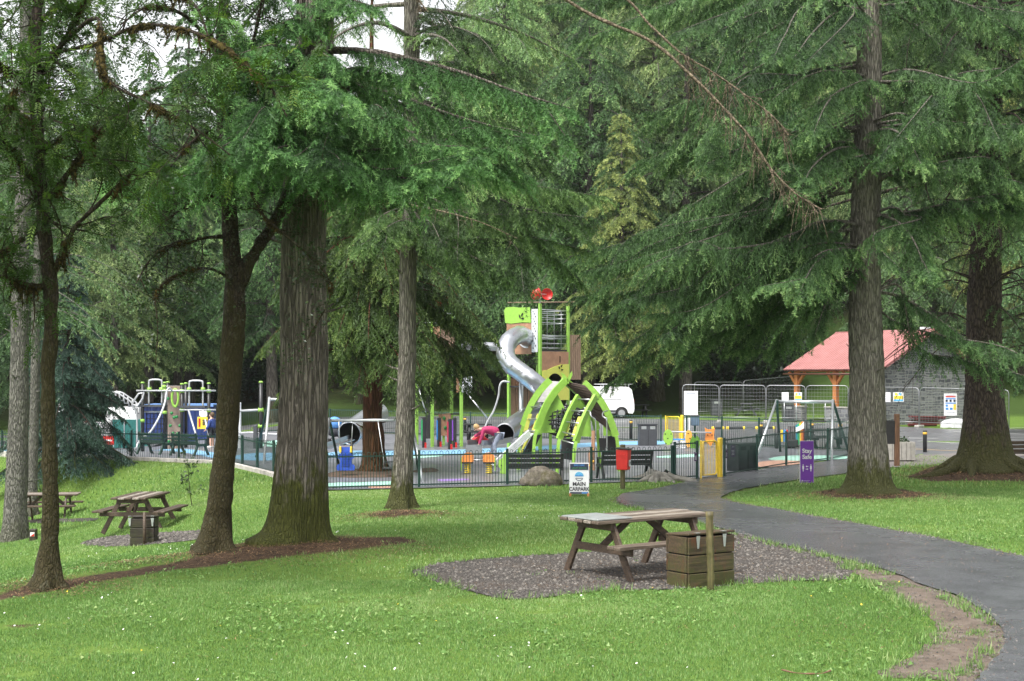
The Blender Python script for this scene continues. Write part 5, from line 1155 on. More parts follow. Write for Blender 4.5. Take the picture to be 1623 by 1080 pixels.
MB().box((0, 0, .11), (.15, .15, .34), bev=.01).build('post', WOODD, T); q = MB(); q.prism([(-.05, -.045), (.05, -.045), (.05, .05), (-.05, .05)], .006, (0, -.078, .16)); q.build('plate', WHITE, T); q = MB(); q.prism([(-.045, -.04), (.045, -.04), (.045, .03)], .004, (0, -.084, .16)); q.build('arrow', RED, T)

# ---------------------------------------------------------------- signs by the path
g = G(918, 787); T = thing('a_board', 'white two-sided board reading MAIN CARPARK on the lawn before the fence', 'sign', g, math.radians(-3)); k = g.y / F
wA, hA = 31 * k, 49 * k; til = math.radians(9); R = Matrix.Rotation(-til, 3, 'X')
P_ = lambda x, z, off=0.0: (x, -.17 + z * math.tan(til) - off, z)
for s, nm in ((1, 'front_panel'), (-1, 'rear_panel')):
    q = MB(); q.box((0, s * (-.17 + (hA * .5 + .03) * math.tan(til)), hA * .5 + .06), (wA, .018, hA), Matrix.Rotation(-til * s, 3, 'X'), bev=.004); q.build(nm, WHITE, T)
for s in (-1, 1): MB().beam((s * (wA / 2 - .02), -.18, -.02), (s * (wA / 2 - .02), -.16, .08), .05, .05).build('foot', WOODO, T); MB().beam((s * (wA / 2 - .02), .18, -.02), (s * (wA / 2 - .02), .16, .08), .05, .05).build('foot', WOODO, T)
def onA(z): return -.17 + (z - .03) * math.tan(til) - .014
rot = (math.pi / 2 - til, 0, 0)
q = MB(); zc = .06 + hA * .875; q.box((0, onA(zc), zc), (wA * .93, .006, hA * .20), R); q.build('header', NAVY, T)
text(T, 'BIKE HIRE', .058, (0, onA(.06 + hA * .925) - .008, .06 + hA * .925), SKYB, rot, bold=.001); text(T, 'UPLIFT SERVICE', .050, (0, onA(.06 + hA * .83) - .008, .06 + hA * .83), SIGNG, rot, bold=.001)
text(T, 'MAIN', .125, (0, onA(.06 + hA * .325) - .006, .06 + hA * .325), INK, rot, bold=.003); text(T, 'CARPARK', .125, (0, onA(.06 + hA * .165) - .006, .06 + hA * .165), INK, rot, sx=.86, bold=.003)
q = MB(); zc = .06 + hA * .045; q.box((0, onA(zc), zc), (wA * .93, .006, hA * .055), R); q.build('footer', NAVY, T)
q = MB(); q.box((wA * .28, onA(zc) - .005, zc), (wA * .3, .004, hA * .04), R); q.build('footer_badge', SKYB, T)
zc = .06 + hA * .56; arc = [(.105 * math.cos(a), .105 * math.sin(a)) for a in np.linspace(0, math.pi, 14)]
q = MB(); q.prism(arc, .004, (0, onA(zc), zc + .01), w=R @ V3((0, 0, 1))); q.build('emblem_sky', CYAN, T)
q = MB(); q.prism([(-.10, .0), (-.05, .035), (-.01, .02), (.03, .045), (.10, .0)], .004, (0, onA(zc) - .004, zc + .012), w=R @ V3((0, 0, 1))); q.build('emblem_hill', SKYB, T)
q = MB(); arc2 = [(.10 * math.cos(a), .10 * math.sin(a)) for a in np.linspace(math.pi * 1.15, math.pi * 1.85, 12)]; arc3 = [(.086 * math.cos(a), .086 * math.sin(a)) for a in np.linspace(math.pi * 1.85, math.pi * 1.15, 12)]
q.prism(arc2 + arc3, .004, (0, onA(zc), zc), w=R @ V3((0, 0, 1))); q.box((0, onA(zc - .035), zc - .035), (.16, .004, .012), R); q.build('emblem_ring', NAVY, T)

g = G(1279, 766); k = g.y / F; wS, hS = 21.5 * k, 66 * k; T = thing('social_distance_sign', 'upright purple board reading Stay Safe beside the path', 'sign', g, math.radians(4))
q = MB(); q.box((0, .02, hS / 2 + .01), (wS + .016, .03, hS + .012), bev=.004); q.build('backing', WHITE, T)
q = MB(); q.box((0, .002, hS / 2 + .01), (wS, .01, hS)); q.build('face', PURPLE, T)
text(T, 'Stay', .158, (0, -.006, hS * .77), WHITE, bold=.004); text(T, 'Safe', .158, (0, -.006, hS * .625), WHITE, bold=.004)
for s in (-1, 1):
    q = MB(); x = s * wS * .29; q.ball((x, -.006, hS * .435), (.014, .003, .016), n=10, m=6); q.prism([(x - .022, hS * .415), (x + .022, hS * .415), (x + .024, hS * .34), (x + .012, hS * .335), (x + .010, hS * .28), (x - .010, hS * .28), (x - .012, hS * .335), (x - .024, hS * .34)], .004, (0, -.006, 0)); q.build('person_symbol', WHITE, T)
for s, zz in ((1, .40), (-1, .335)):
    q = MB(); q.prism([(s * a, b_) for a, b_ in [(-.035, 0), (-.008, .024), (-.008, .009), (.035, .009), (.035, -.009), (-.008, -.009), (-.008, -.024)]], .004, (0, -.006, hS * zz)); q.build('arrow', WHITE, T)
q = MB(); q.prism([(-.012, .02), (.012, .02), (.012, -.005), (0, -.022), (-.012, -.005)], .004, (-wS * .36, -.006, hS * .055)); q.box((-.01, -.006, hS * .055), (wS * .5, .003, .006)); q.build('crest', WHITE, T)

g = G(987, 776); k = g.y / F; T = thing('dog_waste_bin', 'red dog waste bin with black lid on a wooden post left of the path', 'bin', g, math.radians(-24))
MB().box((0, 0, 35 * k), (.105, .105, 72 * k), bev=.008).build('post', WOODP, T)
q = MB(); z0, z1 = 32 * k, 64 * k; q.prism([(-.155, z0), (.13, z0), (.16, z1), (-.17, z1)], .26, (.10, -.20, 0)); q.build('body', RED, T, .02)
q = MB(); q.box((.10, -.20, z1 + .02), (.37, .31, .035), Matrix.Rotation(math.radians(4), 3, 'Y'), bev=.01); q.build('lid', BLACKM, T)
q = MB(); q.box((.10, -.335, (z0 + z1) / 2 + .12), (.24, .012, .03)); q.build('lip', RED, T)
q = MB(); q.box((.262, -.20, z0 + .17), (.006, .13, .16)); q.build('sticker', WHITEP, T); q = MB(); q.ball((.267, -.20, z0 + .18), (.004, .03, .035)); q.build('symbol', INK, T)

# ---------------------------------------------------------------- boulder and stump
def lump(name, label, cat, loc, r, mat, seed, rough=.35, flat=.0, rz=0):
    bm = bmesh.new(); bmesh.ops.create_icosphere(bm, subdivisions=5, radius=1); P = np.array([v.co[:] for v in bm.verts])
    n = vnoise(P, 1.1, seed) * rough + vnoise(P, 2.6, seed + 1) * rough * .4 + vnoise(P, 7, seed + 2) * rough * .10; Q = P * (1 + n)[:, None] * np.array(r); Q[:, 2] = np.maximum(Q[:, 2], -.12)
    if flat: Q[:, 2] = np.minimum(Q[:, 2], flat + .05 * vnoise(P, 4, seed))
    for v, q in zip(bm.verts, Q): v.co = q
    me = bpy.data.meshes.new(name); bm.to_mesh(me); bm.free(); me.materials.append(mat)
    for p in me.polygons: p.use_smooth = True
    o = bpy.data.objects.new(name, me); link(o); o.location = loc; o.rotation_euler = (0, 0, rz); return tag(o, label, cat)
g = G(857, 770); lump('boulder', 'big mossy grey boulder on the grass in front of the left black bench', 'boulder', (g.x, g.y + .1, g.z + .12), (.50, .36, .36), ROCK, 4, .22)
w = Woody(90); g = G(1045, 762); rng = np.random.default_rng(9)
w.tube(np.array([[0, 0, -.1], [0, 0, .05], [0, 0, .16], [0.02, 0, .24], [.03, 0, .26]]), np.array([.62, .5, .42, .38, .02]), 36, .35, None, 6)
for a, l in ((0.1, 1.1), (.7, .7), (2.2, .6), (3.2, .8), (-.5, 1.3), (-1.2, .8), (-2.4, .7), (-1.8, .6)):
    e = np.array([math.cos(a), math.sin(a), 0]); w.tube(bez([e * .25 + [0, 0, .14], e * .6 + [0, 0, .05], e * (.3 + l) + [0, 0, -.08]], 10), np.linspace(.14, .03, 10), 8, .3, None, 5)
T = thing('tree_stump', 'weathered grey tree stump with spreading roots between bench and yellow gate', 'tree stump', g); w.wood('stump', T, STUMPM, (0, 0, 0))

# ---------------------------------------------------------------- fences
def fence(label, pts, h, style, mat=GREEN, gap=.10, span=2.3, post_h=.06, skip=None, gaps=(), r=.0075):
    T = thing('railing_fence', label, 'fence', (pts[0][0], pts[0][1], gz1(*pts[0]))); O = V3(T.location)
    def post(x, y): MB().box((x - O.x, y - O.y, gz1(x, y) - O.z + h / 2 - .05), (.06, .06, h + post_h + .1), math.atan2(pts[-1][1] - pts[0][1], pts[-1][0] - pts[0][0]), bev=.004).build('post', mat, T)
    post(*pts[0])
    for (ax_, ay), (bx, by) in zip(pts[:-1], pts[1:]):
        L = math.hypot(bx - ax_, by - ay); n = max(1, round(L / span))
        for i in range(n):
            A = V3((ax_ + (bx - ax_) * i / n, ay + (by - ay) * i / n, 0)); B = V3((ax_ + (bx - ax_) * (i + 1) / n, ay + (by - ay) * (i + 1) / n, 0)); A.z, B.z = gz1(A.x, A.y), gz1(B.x, B.y); A -= O; B -= O; d = (B - A); l = d.length; q = MB()
            zt = h - (.10 if style == 'bow' else .04)
            q.beam(A + d * (.035 / l) + V3((0, 0, zt)), B - d * (.035 / l) + V3((0, 0, zt)), .010, .035); q.beam(A + d * (.035 / l) + V3((0, 0, .09)), B - d * (.035 / l) + V3((0, 0, .09)), .010, .035)
            m = max(2, int(l / gap))
            for k in range(1, m):
                p = A + d * (k / m); e = d.normalized() * (l / m)
                if style == 'bow':
                    q.tube([p + V3((0, 0, .04)), p + V3((0, 0, h - .05))], r, 5, cap=False)
                    if k % 2 and k < m - 1: q.tube([p + V3((0, 0, h - .05)), p + e * .12 + V3((0, 0, h - .015)), p + e * .5 + V3((0, 0, h)), p + e * .88 + V3((0, 0, h - .015)), p + e + V3((0, 0, h - .05))], r, 5, cap=False)
                else: q.tube([p + V3((0, 0, .04)), p + V3((0, 0, h))], r, 5)
            q.build('railing', mat, T); post(B.x + O.x, B.y + O.y)
    return T
PA = (-4.62, 35.45); PB = tuple(GX(1065, 38.75)[:2]); PC = tuple(GX(1105, 39.35)[:2])
fence('hooped dark green railing fence along the front of the playground between grass and benches', [PA, PB], .94, 'bow', BLACKM if False else GREEN, .078, 2.3)
fence('short straight-topped green railing joining the hooped fence to the near yellow gate', [(PB[0] + .08, PB[1] + .02), PC], 1.04, 'flat', GREEN, .085, 2)
PD = tuple(GX(1148, 40.3)[:2]); PE = tuple(GX(1246, 45.0)[:2]); PF = tuple(GX(1312, 47.6)[:2]); PG_ = (13.3, 52.7)
fence('straight-topped green railing along the path from the near yellow gate to the larch', [PD, PE, PF, PG_], 1.08, 'flat', GREEN, .10, 2.9)
GB0, GB1 = tuple(GX(1052, 61.0)[:2]), tuple(GX(1084, 60.3)[:2])
fence('long green railing along the road, right of the far yellow gate', [(13.2, 52.9), (9.9, 56.9), (GB1[0] + .12, GB1[1])], 1.15, 'flat', GREEN, .11, 2.6, r=.009)
fence('long green railing along the road, left of the far yellow gate', [(GB0[0] - .12, GB0[1]), (-4, 66.8), (-13.8, 72.0), (-34, 73.4)], 1.15, 'flat', GREEN, .11, 2.6, r=.009)
fence('bright green railing on the stone kerb above the left grass bank', [(-26, 53.1), (-18.65, 51.9), (-9.25, 46.3), (-6.9, 41.1), (-4.66, 35.6)], .97, 'bow', GREEN, .10, 2.1)

# ---------------------------------------------------------------- yellow gates
def gate(label, A, B, h, big=True):
    A = V3((A[0], A[1], gz1(A[0], A[1]))); B = V3((B[0], B[1], gz1(B[0], B[1]))); rz = math.atan2(B.y - A.y, B.x - A.x); L = (B - A).to_2d().length
    T = thing('yellow_gate', label, 'gate', A, rz)
    for x, w_ in ((0, .06), (L, .14 if big else .13)): MB().box((x, 0, h / 2 - .03), (w_, w_ * .8, h + .06 + (.12 if x else .03)), bev=.02).build('post', YELLOW, T)
    q = MB(); x0, x1, z0, z1 = .09, L - (.15 if big else .12), .1, h - .02; c = .09
    q.tube([(x0, 0, z0), (x1 - c, 0, z0), (x1 - c * .3, 0, z0 + c * .3), (x1, 0, z0 + c), (x1, 0, z1 - c), (x1 - c * .3, 0, z1 - c * .3), (x1 - c, 0, z1), (x0, 0, z1)], .024, 8, closed=True); q.build('frame', YELLOW, T)
    q = MB()
    for k in range(1, 9): q.tube([(x0 + (x1 - x0) * k / 9, 0, z0), (x0 + (x1 - x0) * k / 9, 0, z1)], .008, 6, cap=False)
    q.build('bar', YELLOW, T); return T
gate('near yellow pedestrian gate opening from the path into the playground', GX(1111, 39.4), GX(1141, 40.0), 1.06)
gate('far yellow pedestrian gate on the road side of the playground', GX(1055, 61.0), GX(1081, 60.4), 1.12, False)
for px, y, sc, lab in ((1150.5, 40.55, (.12, .26), 'left one of the two dark purple notices right of the near yellow gate'), (1161.5, 41.1, (.16, .34), 'right one of the two dark purple notices beside the twin black bin'), (1102.5, 39.2, (.09, .24), 'narrow purple notice on the railing just left of the near yellow gate')):
    p = GX(px, y - .09); T = thing('notice_plate', lab, 'notice', (p.x, p.y, p.z + .52), math.radians(30)); q = MB(); q.box((0, 0, sc[1] / 2), (sc[0], .012, sc[1])); q.build('plate', PURPD, T)
    q = MB()
    for k in range(5): q.box((0, -.008, sc[1] * (.2 + .12 * k) + (.06 if k == 4 else 0)), (sc[0] * (.7 if k < 4 else .5), .002, .008))
    q.build('writing', WHITEP, T)

# ---------------------------------------------------------------- litter bins
def litter_bin(label, loc, rz, w_, d_, h, mat, twin=True):
    T = thing('litter_bin', label, 'bin', loc, rz); q = MB(); q.box((0, 0, h * .47), (w_, d_, h * .94), bev=.02); q.build('body', mat, T)
    q = MB(); q.box((0, 0, h * .97), (w_ + .05, d_ + .05, h * .06), bev=.015); q.build('lid', mat, T)
    for s in ((-.25, .25) if twin else (0,)):
        q = MB(); q.box((s * w_, -d_ / 2 - .003, h * .82), (w_ * (.28 if twin else .5), .01, h * .13)); q.build('opening', STEELD if mat is GREYB else HOLE, T)
    q = MB(); q.box((0, -d_ / 2 - .004, h * .4), (.012, .008, h * .68)); q.build('door_gap', HOLE, T); return T
p = GX(1026, 57.5); litter_bin('dark grey twin litter bin inside the playground by the back railing', p, .1, .72, .4, 36 * 57.5 / F, GREYB)
p = GX(1176, 42.6); T = litter_bin('black twin litter bin behind the path railing beside the purple notices', (p.x, p.y, p.z), .75, .92, .45, .86, BINBLK)
p = GX(1135.5, 88); litter_bin('grey litter bin on the verge behind the wire fence panels', p, 0, .66, .5, 1.0, GREYB, False)
p = GX(1249, 79.5); litter_bin('dark litter bin beside the stone pillar of the red-roofed shelter', p, 0, .62, .5, .95, GREYB, False)

# ---------------------------------------------------------------- benches
def bench(label, loc, rz, L, mat, fr, group=None):
    T = thing('park_bench', label, 'bench', loc, rz, group)
    q = MB()
    for k in range(3): q.box((0, -.30 - .03 * k, .50 + .125 * k), (L, .035, .10), Matrix.Rotation(math.radians(10), 3, 'X'), bev=.006)
    q.build('backrest', mat, T); q = MB()
    for k in range(4): q.box((0, -.20 + .115 * k, .42), (L, .10, .035), bev=.006)
    q.build('seat', mat, T)
    for s in (-1, 1):
        x = s * (L / 2 - .03)
        MB().beam((x, -.50, -.05), (x, -.22, .44), .06, .075).beam((x, -.24, .40), (x, -.37, .82), .06, .06).build('rear_leg', fr, T); MB().beam((x, .36, -.05), (x, .10, .44), .06, .075).build('front_leg', fr, T)
        MB().box((x, 0, .385), (.055, .62, .06)).beam((x, -.3, .60), (x, .24, .60), .065, .04).beam((x, .2, .42), (x, .2, .60), .05, .05).build('armrest', fr, T)
    return T
p = GX(847, 37.9); bench('left black slatted bench with its back to the hooped railing, behind the boulder', (p.x, p.y, p.z), .03, 1.5, WOODK, BLACKM)
p = GX(989, 39.3); bench('right black slatted bench with its back to the railing, behind the red dog waste bin', (p.x, p.y, p.z), .2, 1.45, WOODK, BLACKM)
p = GX(249, 51.9); bench('left dark green bench behind the kerb railing in front of the climbing wall', (p.x, p.y, p.z), -.5, 1.15, WOODG, WOODG)
p = GX(302, 50.6); bench('right dark green bench behind the kerb railing, nearer the forked broadleaf trunk', (p.x, p.y, p.z), -.5, 1.15, WOODG, WOODG)
p = GX(1608, 43.5); T = bench('brown timber bench on the red-brown mound at the right edge', (p.x, p.y, p.z), .1, 1.5, WOODT, WOODT)
def slab_table(label, loc, rz, mat, L=1.5):
    T = thing('picnic_table', label, 'picnic table', loc, rz); q = MB(); q.box((0, 0, .74), (L, .75, .05), bev=.01); q.build('table_top', mat, T)
    for s in (-1, 1):
        q = MB(); q.box((0, s * .68, .44), (L, .26, .05), bev=.01); q.build('seat', mat, T); MB().beam((s * L * .32, -.62, -.05), (s * L * .32, -.2, .72), .09, .10).build('leg', mat, T); MB().beam((s * L * .32, .62, -.05), (s * L * .32, .2, .72), .09, .10).build('leg', mat, T); MB().box((s * L * .32, 0, .39), (.08, 1.5, .09)).build('bearer', mat, T)
    return T
p = GX(1183, 88); slab_table('dark grey picnic table on the verge behind the wire fence panels', p, 1.4, GREYB, 1.9); p = GX(1010, 86.5); slab_table('dark picnic table on the verge just right of the white van', p, .15, BLACKP, 1.4)
p = GX(757, 61.5); slab_table('black picnic table inside the playground behind the child on the slide', p, .1, BLACKM, 1.2); p = GX(1302, 56.0); slab_table('black play table with seats behind the purple Stay Safe sign', p, .2, BLACKM, 1.5)

# ---------------------------------------------------------------- bollards
for px, y, h, lab in ((1466, 52.6, .82, 'black bollard with amber band on the tarmac in front of the stone gable'), (1000, 63.5, .88, 'black bollard with amber band behind the dome climber, left of the grey twin bin'), (1332, 58.5, .92, 'black bollard with amber band close left of the larch trunk'), (1206, 60.0, .85, 'black bollard with amber band behind the left legs of the right swing'), (737, 68.5, .80, 'black bollard with amber band behind the coloured balance posts'), (1287, 62.5, .8, 'black bollard with amber band between the swing ropes on the road side')):
    p = GX(px, y); T = thing('bollard', lab, 'bollard', p); MB().lathe([(.075, -.05), (.075, h * .97), (.06, h)], 14).build('post', BLACKM, T); MB().lathe([(.078, h * .82), (.078, h * .92)], 14).build('band', AMBER, T)

# ---------------------------------------------------------------- play: tall tower with the tube slide
K = 55.6 / F; g = GX(853, 55.6); zz = lambda py: (HY - py) * K + EYE - g.z
T = thing('play_tower', 'tall lime and brown play tower with red wind spinner and winding steel tube slide', 'play tower', g); O = V3(g)
cA, cL, cR, cB = V3((.05, -1.15, 0)), V3((-1.15, .05, 0)), V3((1.17, 0, 0)), V3((0, 1.2, 0))
for c, top in ((cA, 484), (cL, 500), (cR, 486), (cB, 490)): MB().box((c.x, c.y, zz(top) / 2 - .1), (.11, .11, zz(top) + .2), math.radians(45), bev=.01).build('post', LIMED, T)
def panel(nm, c0, c1, poly, mat, th=.03, off=.07, holes=()):
    """poly: (fraction along c0->c1, photo row)"""
    d = (c1 - c0); L = d.length; u = d.normalized(); n = u.cross(V3((0, 0, 1))); o = c0 + n * off; q = MB()
    q.prism([(a * L, zz(b_)) for a, b_ in poly], th, o, u, (0, 0, 1), holes=[[(a * L, zz(b_)) for a, b_ in h] for h in holes]); return q.build(nm, mat, T)
def leafs(nm, c0, c1, a, row, off=.10, s=.09):
    d = c1 - c0; u = d.normalized(); n = u.cross(V3((0, 0, 1))); o = c0 + n * off + d * a + V3((0, 0, zz(row))); q = MB()
    for an, dx, dz in ((2.0, -.10, .03), (.9, .03, .10), (.1, .06, -.05)):
        e = V3((math.cos(an), math.sin(an), 0)); f = V3((-e.y, e.x, 0)); pts = [V3((dx, dz, 0)) + e * a_ * s + f * b_ * s for a_, b_ in ((-1, 0), (-.3, .4), (.4, .35), (1, 0), (.4, -.35), (-.3, -.4))]; q.prism([(p.x, p.y) for p in pts], .006, o, u, (0, 0, 1))
    q.build('leaf_cutout', HOLE, T)
cL2 = cL + (cL - cA) * .04
panel('lime_panel', cL2, cA, [(-.02, 512), (-.06, 492), (.0, 487.5), (.22, 487), (.42, 489), (.6, 488.5), (.74, 489), (.77, 513), (.5, 512), (.3, 513), (.15, 513.5)], LIME, .03, .08); leafs('l', cL2, cA, .50, 504, .12)
panel('brown_panel', cL2, cA, [(.02, 562), (.01, 513), (.2, 512.8), (.77, 513.5), (.77, 562)], BRNP, .025, .06)
panel('perforated_panel', cL2, cA, [(.79, 559), (.79, 492), (.97, 492), (.97, 559)], WHITEP, .02, .075)
q = MB(); d = cA - cL2; u = d.normalized(); n = u.cross(V3((0, 0, 1)))
for k in range(16): q.box(cL2 + n * .09 + d * (.84 + .07 * ((k * 7) % 3) / 2) + V3((0, 0, zz(496 + 3.8 * k))), (.03, .03, .06), math.atan2(u.y, u.x))
q.build('perforation', GREYB, T)
q = MB()
for r_ in (493, 499, 505.5, 513, 533, 537, 545, 552):
    for a_, b_ in ((cA, cR), (cR, cB), (cB, cL)): q.tube([a_ + V3((0, 0, zz(r_))), b_ + V3((0, 0, zz(r_)))], .022 if r_ in (493, 533, 537) else .012, 6)
for a_, b_ in ((cA, cR),):
    for f_ in (.25, .5, .75): q.tube([a_.lerp(b_, f_) + V3((0, 0, zz(555))), a_.lerp(b_, f_) + V3((0, 0, zz(493)))], .01, 5)
q.build('guard_rail', STEEL, T)
panel('brown_front', cA, cR, [(.03, 589), (.03, 558), (.97, 558), (.97, 577), (.6, 580), (.35, 584)], BRNP, .025, .06); panel('keyhole', cA, cR, [(.64, 575), (.64, 565), (.67, 565), (.67, 575)], HOLE, .006, .08)
hole = [(.47 + .27 * math.cos(a), 607 - 15 * math.sin(a)) for a in np.linspace(0, 2 * math.pi, 20, endpoint=False)]
panel('pear_panel', cA, cR, [(.03, 634), (.03, 588), (.2, 587), (.42, 582), (.7, 578), (.97, 577.5), (.97, 634)], PEAR, .03, .085, holes=[hole]); leafs('l', cA, cR, .66, 584.5, .13, .075)
for r_, nm in ((556, 'upper_deck'), (613, 'lower_deck')):
    q = MB(); q.prism([(c.x, c.y) for c in (cA, cR, cB, cL)], .06, (0, 0, zz(r_)), (1, 0, 0), (0, 1, 0)); q.build(nm, BLACKP, T)
d = V3((.75, .55, 0)).normalized(); q = MB()
for k in range(6): q.box(cR + V3((.10, .05, 0)) + V3((.075 * k, .05 * k, (zz(531) + zz(602)) / 2)), (.07, .03, zz(531) - zz(602)), math.radians(34))
q.build('slat_screen', SLATW, T)
q = MB()
for k in range(4): q.box(cL.lerp(cB, .15 + .2 * k) + V3((0, 0, zz(640))), (.26, .03, zz(600) - zz(680)), math.radians(45))
q.build('climbing_panel', BRNP, T)
q = MB()
for k in range(9): q.tube([cL.lerp(cA, k / 9) + V3((0, 0, zz(580))), cL.lerp(cA, k / 9) + V3((0, 0, zz(562)))], .012, 5)
for r_ in (566, 571, 577): q.tube([cL + V3((0, 0, zz(r_))), cA + V3((0, 0, zz(r_)))], .012, 5)
q.build('net', NETM, T)
q = MB(); q.tube([(-1.2, .2, zz(479.5)), (1.55, .2, zz(478.5))], .022, 8); q.build('top_pole', SLATW, T)
def spinner(T, base, zt, s=1.0, mat=RED):
    MB().tube([base, V3((base.x, base.y, zt))], .022 * s, 8).build('spinner_pole', STEEL, T); c = V3((base.x, base.y, zt))
    for a in (.25, 2.45, 4.6):
        e = V3((math.cos(a), math.sin(a), 0)); t_ = V3((-e.y, e.x, 0)); R_ = Matrix((t_.cross(V3((0, 0, 1))), V3((0, 0, 1)), t_)).transposed(); q = MB(); q.lathe([(.02, .07 * s), (.12 * s, .05 * s), (.20 * s, .0), (.225 * s, -.05 * s), (.215 * s, -.045 * s), (.18 * s, .02 * s), (.10 * s, .06 * s)], 18, c + e * .27 * s, R_); q.build('spinner_cup', mat, T); MB().tube([c, c + e * .27 * s], .014 * s, 6).build('spinner_arm', STEEL, T)
spinner(T, V3((.05, -1.15, zz(486))), zz(469))
tp = [(838, 537, 55.0), (824, 531, 54.3), (808, 540, 53.5), (801, 557, 53.1), (808, 576, 52.9), (828, 592, 52.7), (848, 607, 52.6), (864, 622, 53.0), (870, 636, 53.8), (861, 648, 54.2), (845, 656, 53.6), (828, 665, 52.5), (813, 676, 51.3), (800, 687, 50.3)]
c = bez([W(*p) - O for p in tp], 110); rr_ = [.345 + (.016 if k % 9 == 0 else 0) for k in range(110)]
q = MB(); q.tube(c, rr_, 24, cap=False); tb = q.build('tube_slide', SLIDE, T); q = MB(); q.tube(c, .325, 24, cap=False); q.build('tube_lining', SLIDE_IN, T)
e = V3(c[0] - c[3]).normalized(); q = MB(); q.tube([V3(c[1]) - e * .02, V3(c[1]) + e * .05], .40, 24); q.build('flange', STEEL, T)
e = V3(c[-1] - c[-4]).normalized(); q = MB(); ph = [V3(c[-1]) + V3(p) for p in ()]; s_, u_ = frame_of(e)
q.tube([V3(c[-1]) + (s_ * math.cos(a) + u_ * math.sin(a)) * .345 for a in np.linspace(0, 2 * math.pi, 24, endpoint=False)], .022, 6, closed=True); q.build('mouth_rim', SLIDE, T)
m0 = V3(c[-1]) - u_ * .30; m1 = W(752, 706, 48.6) - O; m1.z = max(m1.z, .25); q = MB(); sd_ = V3((e.y, -e.x, 0)).normalized()
ln_ = bez([m0, m0.lerp(m1, .5) + V3((0, 0, -.03)), m1], 8)
for k in range(7):
    A_, B_ = V3(ln_[k]), V3(ln_[k + 1]); q.beam(A_, B_, .52, .02); q.beam(A_ + sd_ * .27 + V3((0, 0, .08)), B_ + sd_ * .27 + V3((0, 0, .08)), .03, .18); q.beam(A_ - sd_ * .27 + V3((0, 0, .08)), B_ - sd_ * .27 + V3((0, 0, .08)), .03, .18)
q.beam(V3(ln_[-1]), V3(ln_[-1]) + V3((-.03, -.04, -.42)), .57, .03); q.build('slide_tray', SLIDE, T)
p = W(826, 605, 53.2) - O; MB().tube([(p.x, p.y, -.1), (p.x, p.y, p.z)], .085, 12).build('slide_support', STEEL, T)
MB().tube([(m0.x + .35, m0.y + .35, -.1), (m0.x + .35, m0.y + .35, m0.z)], .05, 10).build('slide_support', STEEL, T)
MB().tube(bez([W(p_[0], p_[1], 51.5) - O for p_ in ((808, 606), (797, 605), (792, 612), (790, 628), (783, 650), (773, 668), (766, 684))], 30), .035, 8).build('curved_pole', SILVER, T)

# second, smaller tower behind the redwood foliage, with the linking tube
g = GX(709, 57.4); K2 = 57.4 / F; zz = lambda py: (HY - py) * K2 + EYE - g.z; O2 = V3(g)
T = thing('play_tower', 'second play tower mostly hidden behind the redwood foliage, joined by a silver tube', 'play tower', g)
X = lambda px: (px - 709) * K2
for px, y, top in ((687, -.9, 498), (732, -.6, 570), (659, .6, 560), (714, 1.0, 500)): MB().box((X(px), y, zz(top) / 2 - .1), (.12, .12, zz(top) + .2), .3, bev=.01).build('post', LIMED, T)
def flat(nm, x0, x1, y0, y1, y, mat, th=.03): q = MB(); q.box((X((x0 + x1) / 2), y, (zz(y0) + zz(y1)) / 2), ((x1 - x0) * K2, th, zz(y0) - zz(y1)), .12); return q.build(nm, mat, T)
flat('lime_panel', 662, 675, 536, 556, -.8, LIME); flat('perforated_panel', 675.5, 684, 535, 562, -.85, WHITEP); flat('brown_panel', 689, 699, 519, 562, -.95, BRNP); flat('slat_screen', 700, 722, 514, 576, -.7, SLATW); flat('white_panel', 733, 749, 597, 622, -.75, WHITEP); flat('lower_panel', 724, 736, 580, 622, -.5, BRNP); flat('deck', 660, 735, 561, 563.5, 0, BLACKP, 1.7)
q = MB()
for r_ in (498.5, 509, 513, 595): q.tube([(X(662), -.8, zz(r_)), (X(732), -.6, zz(r_))], .03, 6)
q.build('guard_rail', STEEL, T); spinner(T, V3((X(703), 0, zz(505))), zz(478), .9)
q = MB(); q.tube(bez([W(735, 548, 57.6) - O2, W(770, 549, 57) - O2, W(806, 551, 56.2) - O2], 16), .17, 18); q.build('link_tube', SLIDE, T)
MB().tube([W(727, 608, 56.6) - O2, W(772, 662, 55.5) - O2], .03, 8).build('slanting_rail', STEEL, T); MB().tube([W(662, 610, 56.5) - O2, W(675, 655, 56) - O2], .03, 8).build('slanting_rail', STEEL, T)
q = MB(); q.box((X(681), -.2, zz(655)), (.28, .22, zz(615) - zz(695))); q.build('black_column', BLACKP, T)

# ---------------------------------------------------------------- dome climber
yD = 42.4; g = GX(890, yD); O = V3(g); ck = lambda x, y, Y: W(780 + x / 5.141, 580 + y / 5.141, Y) - O
T = thing('dome_climber', 'lime green leaf-shaped dome climber with net barrel, small slide and black ramps', 'climbing frame', g)
def arch(pts, w_=.095, h_=.20, mat=LIME, nm='arch'):
    c = bez(pts, 26); q = MB()
    for k in range(25): q.beam(V3(c[k]), V3(c[k]) + (V3(c[k + 1]) - V3(c[k])) * 1.05, w_, h_)
    return c, q.build(nm, mat, T)
def grd(v): return V3((v.x, v.y, -.05))
def foot(x, y, Y): v = ck(x, y, Y); return V3((v.x, v.y, -.05))
e1, _ = arch([foot(212, 755, 43.0), ck(222, 640, 43.0), ck(245, 520, 43.0), ck(305, 350, 42.9), ck(385, 212, 42.8), ck(472, 115, 42.8)])
e2, _ = arch([foot(330, 760, 42.0), ck(342, 640, 42.0), ck(365, 520, 42.0), ck(430, 345, 42.1), ck(510, 215, 42.2), ck(598, 122, 42.3)])
